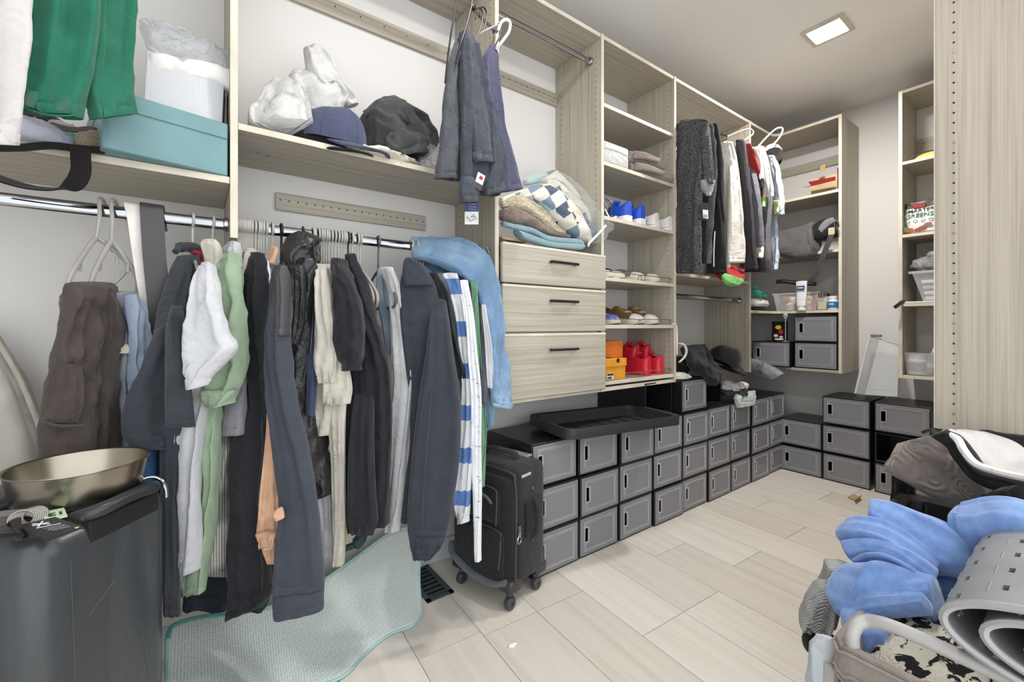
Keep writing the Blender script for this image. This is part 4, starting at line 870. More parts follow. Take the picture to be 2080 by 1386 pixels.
# ------------------------------------------------------------------ goods on the left shelf
ZS = 1.533
TEAL = plain('6c9195', 0.5)
def obox(name, p0, p1, dep, h, mat, label, cat, bev=0.002, lid=None, z=None):
    """box whose front bottom edge runs p0 -> p1 (plan), depth away from the camera, height h"""
    e = A([p1[0] - p0[0], p1[1] - p0[1], 0]); wd = np.linalg.norm(e); eh = e / wd; dh = A([-eh[1], eh[0], 0]); o = A([p0[0], p0[1], p0[2] if z is None else z])
    t = thing(name, label, cat, o + eh * wd / 2 + dh * dep / 2)
    part('body', place(box((0, 0, 0), (wd, dep, h), bev), o, eh, dh, A([0, 0, 1.0])), mat, t)
    return t, o, eh, dh, wd
B0, B1 = PY(207, 300, 1.43), PY(463, 353, 1.49)
t, o, eh, dh, wd = obox('cardboard_box', B0, B1, 0.30, 0.145, TEAL, 'teal cardboard box lying on the left shelf under the white package', 'box', 0.003, z=ZS)
part('lid', place(box((-0.002, -0.004, 0.105), (wd * 0.995, 0.302, 0.149), 0.002), o, eh, dh, A([0, 0, 1.0])), TEAL, t)
Q = [PY(293, 222, 1.50), PY(450, 271, 1.53), PY(455, 160, 1.55), PY(300, 102, 1.52)]
t = thing('parcel', 'white ribbed parcel in clear plastic on top of the teal box', 'parcel', (Q[0] + Q[1]) / 2)
corr = N('white_corrugated_card'); wv = corr.n('TexWave', wave_type='BANDS'); wv.bands_direction = 'X'; wv.inputs['Scale'].default_value = 42; corr.l(corr.co.outputs['Object'], wv.inputs['Vector'])
corr.b.inputs['Base Color'].default_value = lin('c6c7cb'); corr.b.inputs['Roughness'].default_value = 0.3; corr.bump(wv.outputs['Fac'], 0.12, 0.002)
bk = [q + A([0.01, 0.13, 0.0]) for q in Q]
part('card_face', MB().add(Q + bk, [(0, 1, 2, 3), (7, 6, 5, 4), (0, 4, 5, 1), (1, 5, 6, 2), (2, 6, 7, 3), (3, 7, 4, 0)]), corr.m, t, smooth=False)
part('white_inner', loft2([(PY(300, 108, 1.535), PY(300, 150, 1.54)), (PY(360, 118, 1.55), PY(370, 160, 1.56)), (PY(420, 128, 1.56), PY(425, 170, 1.57)), (PY(470, 150, 1.57), PY(468, 190, 1.57))], T=0.05, fold=0.0, wr=0.008, seed=2, hem=0), WHITEP, t, True)
FILM2 = clear_plastic('clear_film_pale', 'dfe2e6', 0.45, 0.08, 0.9)
part('plastic_wrap', loft2(px([('p', 282, 40, 300, 38, 1.53, 1.53), ('p', 290, 66, 348, 54, 1.53, 1.55), ('p', 298, 90, 420, 86, 1.53, 1.57), ('p', 306, 106, 470, 112, 1.53, 1.58), ('p', 340, 128, 472, 160, 1.56, 1.58)]), T=0.02, fold=0.01, wr=0.010, ws=26, seed=5, hem=0, thin=1), FILM2, t, True)
def heap(name, label, cat, mat, c, size, seed, amp=0.25, sc=2.2, rot=0.0, sub=4):
    return solo(name, blob(c, size, seed, amp, sc, sub, True, rot), mat, label, cat, smooth=True)
def onshelf(u, v, Y, z): p = PY(u, v, Y); p[2] = z; return p
heap('shirt', 'folded lavender shirt lying on the left shelf behind the black bag strap', 'shirt', cloth('b4b5c6', 0.05), onshelf(62, 285, 1.54, ZS), (0.17, 0.20, 0.060), 4, 0.15, 1.5)
heap('shirt', 'crumpled teal shirt on the left shelf beside the tan beanie', 'shirt', cloth('7fa09b', 0.08), onshelf(135, 283, 1.56, ZS), (0.10, 0.12, 0.050), 6, 0.3, 2.4)
heap('beanie', 'tan knitted beanie wedged against the teal box', 'hat', fur('9a8b72', '6d604c', 260, 0.6), onshelf(190, 285, 1.52, ZS), (0.07, 0.08, 0.062), 8, 0.12, 1.6)
heap('shirt', 'white crumpled shirt at the back of the left shelf under the green polo', 'shirt', cloth('d8d4ce', 0.05), onshelf(175, 255, 1.68, ZS), (0.22, 0.18, 0.10), 9, 0.2, 1.8)
heap('bag', 'black bag at the back of the left shelf behind the lavender shirt', 'bag', cloth('17171a', 0.05), onshelf(70, 245, 1.68, ZS), (0.24, 0.16, 0.125), 10, 0.15, 1.6)
t = thing('goggles', 'clear plastic goggles with dark strap on the left shelf', 'goggles', PY(125, 258, 1.55))
part('strap', ribbon([PY(68, 240, 1.58), PY(78, 262, 1.55), PY(92, 274, 1.54), PY(102, 255, 1.55), PY(120, 258, 1.54), PY(150, 264, 1.53), PY(185, 262, 1.52), PY(207, 272, 1.52)], (0, 0.3, 1), 0.014, 0.0015), plain('4a4238', 0.35), t)
part('lens', loft2([(PY(100, 246, 1.58), PY(98, 262, 1.58)), (PY(125, 246, 1.57), PY(124, 268, 1.57)), (PY(150, 252, 1.57), PY(150, 270, 1.57))], T=0.02, fold=0, wr=0.003, hem=0), GLASS, t, True)
BG = cloth('1d1a1c', 0.06, 0.5)
t = thing('bag_strap', 'black webbing bag strap looping down off the left shelf', 'strap', PY(100, 320, 1.46))
part('webbing', ribbon([PY(-30, 300, 1.45), PY(40, 300, 1.455), PY(100, 296, 1.46), PY(160, 302, 1.465), PY(212, 306, 1.47)], (0, 0.25, 1), 0.017, 0.0025), BG, t)
part('webbing_loop', ribbon([PY(164, 300, 1.455), PY(164, 320, 1.448), PY(164, 350, 1.448), PY(150, 374, 1.45), PY(120, 384, 1.455), PY(70, 382, 1.46), PY(20, 370, 1.465), PY(-30, 352, 1.47)],
     [A([1., 0.1, 0]), A([1., 0.1, 0]), A([1., 0.1, -0.1]), A([0.5, 0.6, -0.5]), A([0.1, 0.9, 0.3]), A([0, 0.9, 0.4]), A([0, 0.9, 0.5]), A([0, 0.9, 0.5])], 0.036, 0.0018), BG, t)

# ------------------------------------------------------------------ goods on the long middle shelf
ZM = 1.696
bagm = N('white_carrier_bag_plastic'); bagm.b.inputs['Base Color'].default_value = lin('c2c1bf'); bagm.b.inputs['Roughness'].default_value = 0.45
bagm.b.inputs['Subsurface Weight'].default_value = 0.0; bagm.bump(bagm.noise(24, 4, dist=1.5), 0.45, 0.012)
solo('carrier_bag', loft2([(PY(u0, v, y), PY(u1, v, y)) for v, u0, u1, y in ((170, 574, 598, 1.64), (186, 552, 606, 1.63), (210, 530, 616, 1.61), (236, 514, 628, 1.60), (262, 503, 634, 1.58), (278, 512, 636, 1.57))], T=0.08, fold=0.014, freq=6.5, wr=0.020, ws=11, seed=3, hem=0, thin=1), bagm.m, 'white plastic carrier bag with tied top, left one on the long shelf', 'plastic bag', smooth=True)
t = thing('carrier_bag', 'tall crumpled white plastic carrier bag behind the navy cap', 'plastic bag', onshelf(650, 260, 1.68, ZM))
part('body', loft2([(PY(u0, v, 1.70), PY(u1, v, 1.70)) for v, u0, u1 in ((150, 590, 668), (172, 578, 690), (200, 588, 712), (225, 596, 700), (255, 600, 690), (292, 598, 690))], T=0.05, fold=0.016, freq=5, wr=0.022, ws=10, seed=8, hem=0, thin=1), bagm.m, t, True)
part('upright_handle', loft2([(PY(616, 104, 1.69), PY(638, 98, 1.69)), (PY(620, 126, 1.68), PY(660, 112, 1.68)), (PY(624, 152, 1.67), PY(684, 148, 1.67)), (PY(650, 180, 1.67), PY(690, 172, 1.67))], T=0.03, fold=0.012, wr=0.010, seed=6, hem=0, thin=1), bagm.m, t, True)
part('hanging_flap', loft2([(PY(668, 150, 1.66), PY(690, 160, 1.66)), (PY(680, 180, 1.65), PY(708, 180, 1.65)), (PY(694, 202, 1.65), PY(726, 204, 1.65)), (PY(706, 218, 1.65), PY(728, 212, 1.65))], T=0.015, fold=0.010, wr=0.008, seed=7, hem=0, thin=1), bagm.m, t, True)
def cap(label, c, rz, tilt, mat, mat2=None, s=1.0, brim=True, flatb=True, panels=True):
    """cap: crown, brim, button; x forward"""
    t = thing('cap', label, 'cap', c); Mx = Matrix.Translation(tuple(c)) @ Matrix.Rotation(rz, 4, 'Z') @ Matrix.Rotation(tilt, 4, 'Y')
    rings = []
    for i in range(12):
        a = math.pi / 2 * i / 11; rr, z = math.cos(a) ** 0.75, math.sin(a)
        rings.append([A(Mx @ Vector((s * 0.092 * rr * math.cos(b), s * 0.078 * rr * math.sin(b), s * (0.10 * z + 0.03 * max(0, math.cos(b)) * rr * z * 0.9) + 0.002 * math.sin(b * 6) * rr))) for b in [2 * math.pi * k / 36 for k in range(36)]])
    part('crown', MB().grid(rings, close_v=True), mat, t, True)
    G = []
    for i in range(7):
        r = i / 6; G.append([A(Mx @ Vector((s * (0.088 * math.cos(b) * (1 - r) + r * (0.088 * math.cos(b) + 0.07 * math.cos(b) ** 0.4)), s * 0.078 * math.sin(b), s * (0.008 - 0.016 * math.sin(b) ** 2 - 0.01 * r)))) for b in [math.radians(-80 + 160 * k / 20) for k in range(21)]])
    part('brim', sheet(G, 0.004 * s), mat2 or mat, t, True)
    part('button', lathe([(0.0005, 0.004), (0.005, 0.003), (0.007, 0), (0.005, -0.003)], 10, M=Mx @ Matrix.Translation((0, 0, 0.102 * s))), mat, t)
    for k in range(6):
        b = math.pi / 6 + math.pi / 3 * k
        part('panel_seam', tube([A(Mx @ Vector((s * 0.0925 * math.cos(a) ** 0.75 * math.cos(b), s * 0.0785 * math.cos(a) ** 0.75 * math.sin(b), s * (0.1005 * math.sin(a) + 0.03 * max(0, math.cos(b)) * math.cos(a) ** 0.75 * math.sin(a) * 0.9)))) for a in [math.pi / 2 * i / 9 for i in range(9)]], 0.0012, 5), mat, t)
    return t
cc = onshelf(648, 270, 1.60, ZM + 0.006); cap('black cap under the navy cap on the long shelf', cc, -0.55, 0.06, cloth('1b1b1e', 0.05, 0.4), s=1.2)
cc = onshelf(672, 262, 1.575, ZM + 0.022); cap('navy blue cap with flat brim on the long shelf', cc, -0.55, 0.10, cloth('4b4f68', 0.06, 0.4), s=1.28)
solo('hair_clip', tube([onshelf(708, 285, 1.62, ZM + 0.012), onshelf(712, 280, 1.62, ZM + 0.035), onshelf(718, 280, 1.62, ZM + 0.03), onshelf(720, 285, 1.62, ZM + 0.010)], 0.012, 8, 4), plain('a31d35', 0.4), 'small crimson hair clip beside the navy cap brim', 'hair clip')
CJ = cloth('3f4041', 0.08, 0.35, 0.6)
t = thing('jacket', 'crumpled black jacket in a heap on the long shelf', 'jacket', onshelf(815, 310, 1.60, ZM))
part('body', loft2([(PY(u0, v, 1.62), PY(u1, v, 1.62)) for v, u0, u1 in ((206, 768, 800), (226, 740, 830), (250, 740, 852), (276, 748, 874), (300, 752, 880), (316, 770, 872))], T=0.08, fold=0.022, freq=3.2, wr=0.022, ws=8, seed=12, hem=0, thin=1), CJ, t, True)
part('sleeve', loft2([(PY(784, 284, 1.55), PY(800, 276, 1.55)), (PY(786, 304, 1.53), PY(830, 274, 1.53)), (PY(790, 318, 1.52), PY(858, 288, 1.52)), (PY(800, 322, 1.52), PY(862, 316, 1.52))], T=0.05, fold=0.01, wr=0.012, seed=4, hem=0.02, thin=1), CJ, t, True)
part('hood_roll', tube([PY(740, 232, 1.58), PY(764, 222, 1.56), PY(800, 232, 1.55), PY(835, 250, 1.55), PY(866, 272, 1.56), PY(880, 285, 1.58)], [0.012, 0.02, 0.022, 0.022, 0.02, 0.014], 12, 6), CJ, t)
part('drawstring', tube([PY(727, 283, 1.55), PY(735, 280, 1.53), PY(750, 284, 1.53), PY(754, 300, 1.52), PY(757, 308, 1.51)], 0.003, 6, 5), BLACKP, t)
heap('plastic_bag', 'crumpled cream plastic bag under the black jacket', 'plastic bag', plain('dcd8c4', 0.35), onshelf(770, 305, 1.57, ZM), (0.28, 0.16, 0.045), 15, 0.3, 3.0)
heap('plastic_bag', 'crumpled clear plastic bag at the right end of the long shelf', 'plastic bag', FILM2, onshelf(885, 320, 1.56, ZM), (0.12, 0.14, 0.10), 16, 0.45, 3.2)

# ------------------------------------------------------------------ bedding on the drawers
def PB(x, y, Y): return PY(990 + x * .1443, 330 + y * .1443, Y)
def rolls(pairs, Y, dY=0.0): return [(PB(a[0], a[1], Y + dY * i), PB(b[0], b[1], Y + dY * i)) for i, (a, b) in enumerate(pairs)]
TWL = fur('8fabb3', '6f8d97', 380, 0.5)
t = thing('towel', 'folded pale blue towel at the front of the drawer top', 'towel', PB(850, 1200, 1.5))
part('upper_fold', loft2(rolls([((200, 830), (220, 900)), ((400, 880), (430, 960)), ((600, 925), (640, 1015)), ((850, 1035), (850, 1115)), ((1100, 1068), (1100, 1145)), ((1280, 1085), (1290, 1160)), ((1350, 1130), (1340, 1170))], 1.50), T=0.08, fold=0, wr=0.004, seed=2, hem=0, thin=1), TWL, t, True)
part('lower_fold', loft2(rolls([((390, 950), (470, 1070)), ((560, 1010), (600, 1125)), ((850, 1110), (860, 1192)), ((1100, 1140), (1120, 1222)), ((1300, 1150), (1290, 1234)), ((1362, 1165), (1340, 1215))], 1.495), T=0.08, fold=0, wr=0.004, seed=3, hem=0, thin=1), TWL, t, True)
t = thing('blanket', 'folded brown fleece blanket between the towel and the cream blanket', 'blanket', PB(500, 900, 1.55))
part('fold', loft2(rolls([((190, 660), (190, 810)), ((330, 640), (330, 868)), ((500, 710), (500, 870)), ((700, 830), (690, 960)), ((870, 925), (860, 1020)), ((1140, 1020), (1150, 1070))], 1.53), T=0.10, fold=0, wr=0.009, seed=4, hem=0, thin=1), fur('8b7a70', '645650', 160), t, True)
t = thing('blanket', 'rolled cream ribbed plush blanket above the brown fleece blanket', 'blanket', PB(600, 700, 1.56))
part('roll', loft2(rolls([((190, 570), (200, 640)), ((330, 475), (330, 660)), ((450, 490), (480, 700)), ((620, 580), (630, 780)), ((780, 710), (760, 880)), ((930, 870), (900, 980)), ((1090, 985), (1060, 1045))], 1.54), T=0.10, fold=0.006, freq=9, wr=0.010, ws=26, seed=5, hem=0, thin=1), fur('d3c8b0', 'a5977d', 130), t, True)
pw = N('patchwork_quilt'); vm = pw.n('VectorMath', operation='SNAP'); vm.inputs[1].default_value = (0.075, 0.10, 0.062); pw.l(pw.coord((1, 1, 1), (0.0, 0.62, 0.2)), vm.inputs[0])
wn = pw.n('TexWhiteNoise'); pw.l(vm.outputs[0], wn.inputs['Vector'])
pw.base(pw.ramp(wn.outputs['Value'], [(0.0, 'd6d2c6'), (0.30, '76889a'), (0.42, 'dedad0'), (0.66, '97bfb9'), (0.76, 'd2ccbc'), (0.90, '535b70')], True)); pw.b.inputs['Roughness'].default_value = 0.8; pw.bump(pw.noise(60, 3), 0.4, 0.004)
t = thing('quilt', 'patchwork quilt in blue, aqua and cream folded inside a clear bag', 'quilt', PB(1100, 900, 1.58))
part('front_fold', loft2(rolls([((180, 500), (190, 590)), ((480, 385), (480, 520)), ((720, 325), (600, 560)), ((830, 335), (700, 640)), ((1020, 500), (900, 830)), ((1240, 745), (1150, 1050)), ((1460, 975), (1400, 1165))], 1.55, 0.0), T=0.09, fold=0, wr=0.008, seed=6, hem=0, thin=1), pw.m, t, True)
part('middle_fold', loft2(rolls([((800, 250), (820, 350)), ((940, 270), (960, 430)), ((1120, 420), (1100, 590)), ((1320, 610), (1260, 760)), ((1500, 830), (1400, 960)), ((1600, 940), (1480, 1060))], 1.60), T=0.10, fold=0, wr=0.008, seed=7, hem=0, thin=1), pw.m, t, True)
part('back_fold', loft2(rolls([((520, 250), (530, 330)), ((880, 125), (850, 270)), ((1000, 170), (960, 290)), ((1140, 310), (1110, 400)), ((1340, 510), (1300, 600)), ((1540, 760), (1480, 850)), ((1640, 900), (1560, 960))], 1.66), T=0.11, fold=0, wr=0.008, seed=8, hem=0, thin=1), pw.m, t, True)
part('clear_bag', loft2(rolls([((470, 225), (500, 330)), ((890, 110), (830, 330)), ((1140, 290), (1010, 500)), ((1350, 490), (1240, 760)), ((1560, 760), (1430, 1000)), ((1665, 900), (1420, 1180))], 1.535), T=0.13, fold=0.004, wr=0.012, ws=24, seed=9, hem=0, thin=1), clear_plastic('clear_quilt_bag', 'eef1f3', 0.16, 0.06, 0.9), t, True)
part('white_zip_edge', tube([PB(1665, 890, 1.49), PB(1560, 1010, 1.47), PB(1440, 1130, 1.46), PB(1420, 1180, 1.47)], 0.006, 8, 5), WHITEP, t)
heap('bag', 'brown mesh bag at the left end of the drawer top', 'bag', fur('6b5c4a', '3d342a', 400, 0.6), A([1.075, 1.60, 1.395]), (0.09, 0.16, 0.10), 19, 0.15, 2)
solo('cardboard_flap', box(PB(210, 1080, 1.53), PB(460, 1120, 1.58), 0.001), plain('c9ab7c', 0.7), 'tan cardboard piece in front of the brown mesh bag', 'cardboard')

# ------------------------------------------------------------------ shoes
def shoe(label, loc, rz, cu, cs, ct=None, cl=None, h=0.085, L=0.275, wd=0.098, sole=0.028, group=None, kind='sneaker', tall=0.0, holes_=False, stripe=None, opening=0.42, name='sneaker', tilt=0.0, tongue=1.12):
    """local: heel at x=0, toe at x=L"""
    t = thing(name, label, 'shoe', (0, 0, 0), group); S = 22
    def half(s):  # plan half width
        w0 = wd / 2 * (0.74 + 0.26 * min(1, max(0, (s - 0.15) / 0.45)))
        if s > 0.70: w0 = wd / 2 * math.sqrt(max(0.0, 1 - ((s - 0.70) / 0.305) ** 2))
        if s < 0.14: w0 *= math.sqrt(max(0.02, 1 - ((0.14 - s) / 0.165) ** 2))
        return max(w0, 0.003)
    def top(s):
        e = min(1, max(0, (s - 0.26) / 0.34)); e = e * e * (3 - 2 * e)
        low = h * (0.98 - 0.50 * max(0, (s - 0.35) / 0.65))
        hi = h * (1.0 + tall) * (1 - 0.10 * math.sin(min(1, s / 0.3) * math.pi))
        z = hi * (1 - e) + low * e
        return z * (1 if s < 0.9 else 1 - (s - 0.9) * 2.6)
    st = [i / S for i in range(S + 1)]
    so = []
    for s in st:
        q = half(s) * 1.06; x = s * L * 1.015 - 0.003; lift = 0.010 * max(0, (s - 0.75) / 0.25) ** 2
        so.append([A([x, -q * 0.94, lift]), A([x, -q, lift + 0.006]), A([x, -q, sole]), A([x, -q * 0.9, sole + 0.003]), A([x, q * 0.9, sole + 0.003]), A([x, q, sole]), A([x, q, lift + 0.006]), A([x, q * 0.94, lift])])
    mb = MB().grid(so, close_v=True); m = len(mb.v); mb.f.append(tuple(range(8))[::-1]); mb.f.append(tuple(range(m - 8, m)))
    part('sole', mb, cs, t)
    up = MB(); Nn = 10; rows = []
    for s in st:
        q = half(s); z1 = top(s); g = 0.0
        if 0.05 < s < opening: g = 0.62 * math.sin((s - 0.05) / (opening - 0.05) * math.pi) ** 0.5
        r = []
        for k in range(2 * Nn):
            f = k / (2 * Nn - 1) * 2 - 1         # -1..1 across
            a = (abs(f)); ang = math.pi / 2 * (1 - a) * (1 - g * 0.55)
            ce = 0.42 if s < 0.3 else 0.42 + 0.28 * min(1, (s - 0.3) / 0.25); yy = math.copysign(q * (math.cos(ang) ** ce), f); zz = sole * 0.9 + (z1 - sole * 0.9) * math.sin(ang) ** 0.8
            if f == 0: yy = 0
            r.append(A([s * L, yy, zz]))
        rows.append(r)
    up.grid(rows, skip=lambda i, j: j == Nn - 1 and 0.05 < st[i] and st[i + 1] < opening + 0.01)
    up.f.append(tuple(range(2 * Nn)))
    um = part('upper', up, cu, t, 'auto'); um.data.materials[0] = cu
    ins = []
    for s in st:
        if 0.03 < s < 0.8: q = half(s) * 0.9; ins.append([A([s * L, -q, sole + 0.012]), A([s * L, 0, sole + 0.010]), A([s * L, q, sole + 0.012])])
    part('insole', sheet(ins, 0.003), plain('4a4642', 0.8), t)
    if ct:
        cp = MB(); rr = []
        for s in [0.78 + 0.235 * i / 8 for i in range(9)]:
            q = half(min(s, 0.995)) * 1.05 + 0.001; z1 = top(min(s, 0.98)) * 1.03 + 0.002
            if s > 1: q, z1 = 0.004, sole
            rr.append([A([min(s, 1.006) * L, q * math.cos(b), sole * 0.9 + (z1 - sole * 0.9) * max(0, math.sin(b)) ** 0.8]) for b in [math.pi * k / 12 for k in range(13)]])
        part('toe_cap', MB().grid(rr), ct, t, True)
    if cl:
        for k in range(5):
            s = opening + 0.02 + k * 0.052; q = half(s) * 0.52; z1 = top(s) * 1.0
            part('lace', tube([A([s * L - 0.006, -q, z1 * 0.97]), A([s * L, -q * 0.4, z1 * 1.05]), A([s * L + 0.004, q * 0.4, z1 * 1.05]), A([s * L - 0.004, q, z1 * 0.97])], 0.0032, 6, 4), cl, t)
    if cl or tongue > 1.2:
        part('tongue', loft2([(A([opening * L - 0.035, -0.022, h * tongue]), A([opening * L - 0.035, 0.022, h * tongue])), (A([opening * L, -0.02, h * 0.98]), A([opening * L, 0.02, h * 0.98])), (A([opening * L + 0.05, -0.016, h * 0.80]), A([opening * L + 0.05, 0.016, h * 0.80]))], T=0.016, fold=0, wr=0.0, hem=0), cu, t, True)
    if stripe:
        for sg in (-1, 1):
            part('sole_stripe', tube([A([s * L * 1.015 - 0.003, sg * half(s) * 1.065, sole * 0.72]) for s in [0.0] + st[1:-1]], 0.0014, 5), stripe, t)
    if holes_:
        mb = MB()
        for k in range(4):
            for b in (-0.75, -0.35, 0.0, 0.35, 0.75):
                s = 0.52 + k * 0.07; q = half(s); a = math.pi / 2 * (1 - abs(b)); p = A([s * L, math.copysign(q * math.cos(a) ** 0.7, b), sole * 0.9 + (top(s) - sole * 0.9) * math.sin(a) ** 0.8])
                lathe([(0.0003, 0.0016), (0.0032, 0.001), (0.0035, -0.001)], 7, c=p, mb=mb)
        part('vent_holes', mb, HOLE, t, kind='stuff')
    kids_of(t); t.location = [float(q) for q in loc]; t.rotation_euler = (0, tilt, rz); return t
def pair(label, xs, y, z, rz, group, **kw):
    t = shoe(label + ', left of pair', (xs[0], y, z), rz, group=group, **kw)
    dup(t, (xs[1], y, z), rz - 0.03, label + ', right of pair', group, rot=(0, 0, rz - 0.04)); return t
def XU(u, Y): return PY(u, 500, Y)[0]
TO = -math.pi / 2; AW = math.pi / 2
BLUE = plain('2350c4', 0.45); BLUE2 = cloth('2852c0', 0.08, 0.4)
zA = DZ[2] + 0.001
pair('bright blue high sneaker with white sole, heel to the front', (XU(1270, 1.54), XU(1297, 1.54)), 1.51, zA, AW, 'blue sneakers on the shelf', cu=BLUE, cs=WHITEP, h=0.105, tall=0.10, sole=0.034, wd=0.094, tongue=1.28)
t = thing('sandal', 'navy and white strap sandal leaning beside the blue sneakers', 'sandal', PY(1236, 440, 1.52))
for k, (a, b, c_) in enumerate((((1228, 410), (1236, 428), (1246, 447)), ((1230, 402), (1242, 412), (1240, 436)))):
    part('strap', ribbon([PY(a[0], a[1], 1.53), PY(b[0], b[1], 1.515), PY(c_[0], c_[1], 1.505)], (0.6, 0.2, 0.5), 0.016, 0.002), plain('202642', 0.5), t)
part('white_strap', ribbon([PY(1229, 425, 1.51), PY(1240, 444, 1.50), PY(1252, 440, 1.505)], (0.4, 0.2, 0.6), 0.008, 0.002), WHITEP, t)
part('footbed', box((XC + 0.006, 1.505, zA), (XC + 0.06, 1.70, zA + 0.02), 0.006), plain('1d2138', 0.6), t)
pair('white canvas sneaker with thin navy sole stripe, heel to the front', (XU(1327, 1.53), XU(1354, 1.53)), 1.505, zA, AW, 'white sneakers on the shelf', cu=cloth('dcd9d2', 0.03), cs=WHITEP, h=0.088, wd=0.088, stripe=plain('323a5c', 0.5))
zB = DZ[3] + 0.001
pair('dark brown sneaker with broad cream toe', (XU(1240, 1.53), XU(1266, 1.53)), 1.79, zB, TO, 'brown cream toed sneakers', cu=plain('4b4338', 0.7), cs=plain('dcd5c0', 0.5), ct=plain('e4ddca', 0.5), h=0.075, L=0.27, wd=0.092, cl=plain('5d5344', 0.7))
pair('grey perforated slip-on shoe with cream toe', (XU(1305, 1.53), XU(1338, 1.53)), 1.79, zB, TO, 'grey perforated slip-ons', cu=plain('88827a', 0.6), cs=plain('ddd7c4', 0.5), ct=plain('e2dccb', 0.5), h=0.088, L=0.27, wd=0.092, holes_=True, name='slip_on_shoe')
zC = DZ[4] + 0.001
t = shoe('yellow sneaker with black mark and shiny blue toe', (XU(1250, 1.53), 1.79, zC), TO + 0.05, cu=plain('cfc32c', 0.5), cs=plain('c9c4b6', 0.5), ct=plain('5666b4', 0.25), h=0.085, wd=0.10, cl=plain('2a2a2c', 0.6))
part('side_mark', tube([A([0.13, 0.040, 0.062]), A([0.16, 0.030, 0.072]), A([0.20, 0.040, 0.055])], 0.006, 6, 4), BLACKP, t) if False else None
pair('brown sneaker with cream laces and white rubber toe', (XU(1303, 1.53), XU(1334, 1.53)), 1.80, zC, TO, 'brown laced sneakers', cu=cloth('7a5832', 0.1, 0.4), cs=plain('dcd6cc', 0.5), ct=plain('e3dcd3', 0.4), h=0.095, tall=0.15, L=0.285, wd=0.092, cl=cloth('cdbfa4', 0.05))
zD = DZ[5] + 0.001
RED = plain('c3182c', 0.4); RED2 = plain('d02035', 0.35)
pair('red moulded sneaker at the front of the bottom shelf, heel outwards', (XU(1313, 1.54), XU(1338, 1.54)), 1.52, zD, AW, 'red sneakers at the front', cu=RED2, cs=RED2, h=0.10, tall=0.12, L=0.24, wd=0.09, sole=0.04, tongue=1.28)
pair('red sneaker at the back of the bottom shelf, ankle opening visible', (XU(1296, 1.56) + 0.05, XU(1318, 1.56) + 0.06), 1.60, zD + 0.05, AW, 'red sneakers at the back', cu=RED, cs=RED, h=0.11, tall=0.15, L=0.21, wd=0.085, sole=0.04, tongue=1.28)
ORA = plain('d8922a', 0.55); ORB = plain('c4681a', 0.55)
F0 = PY(1236, 770, 1.50); F1 = PY(1303, 768, 1.50)
t, o, eh, dh, wd = obox('shoe_carton', (XC + 0.006, 1.50, 0), (XC + 0.006 + 0.175, 1.497, 0), 0.30, 0.105, ORA, 'yellow orange shoe carton with half round notch and paper label', 'box', 0.002, z=zD)
part('lid', place(box((-0.003, -0.006, 0.070), (wd + 0.003, 0.305, 0.112), 0.002), o, eh, dh, A([0, 0, 1.0])), ORA, t)
part('thumb_notch', place(lathe([(0.0003, 0), (0.012, 0), (0.012, 0.001), (0.0003, 0.001)], 14, M=Matrix.Rotation(math.pi / 2, 4, 'X')), o + eh * wd * 0.62 - dh * 0.0065 + A([0, 0, 0.102]), eh, dh, A([0, 0, 1.0])), HOLE, t)
lb = part('paper_label', place(box((0.022, -0.0075, 0.006), (0.075, -0.0062, 0.040)), o, eh, dh, A([0, 0, 1.0])), plain('d8d3c4', 0.6), t)
part('label_print', place(MB().box((0.026, -0.0082, 0.026), (0.072, -0.0075, 0.037)).box((0.027, -0.0082, 0.010), (0.058, -0.0075, 0.020)), o, eh, dh, A([0, 0, 1.0])), plain('3a3630', 0.7), lb)
part('string', tube([o + eh * 0.05 + dh * 0.05 + A([0, 0, 0.114]), o + eh * 0.07 + dh * 0.02 + A([0, 0, 0.120]), o + eh * 0.10 + dh * 0.04 + A([0, 0, 0.116]), o + eh * 0.085 + dh * 0.07 + A([0, 0, 0.115])], 0.003, 6, 4), plain('6f6a60', 0.5), t)
obox('shoe_carton', (XC + 0.006, 1.53, 0), (XC + 0.20, 1.53, 0), 0.27, 0.09, ORB, 'dark orange shoe carton stacked on the yellow orange carton', 'box', 0.002, z=zD + 0.1135)[0]
zE = DZ[1] + 0.001
t, o, eh, dh, wd = obox('linen_package', (XC + 0.004, 1.50, 0), (XC + 0.215, 1.50, 0), 0.26, 0.115, bagm.m, 'white linen package in crinkled clear plastic beside the taupe towels', 'package', 0.012, z=zE)
part('wrap_seam', tube([o + eh * 0.0 - dh * 0.001 + A([0, 0, 0.07]), o + eh * wd * 0.5 - dh * 0.003 + A([0, 0, 0.078]), o + eh * wd - dh * 0.001 + A([0, 0, 0.07])], 0.003, 6, 4), FILM2, t)
TA = fur('9a8e86', '7d726b', 330, 0.5)
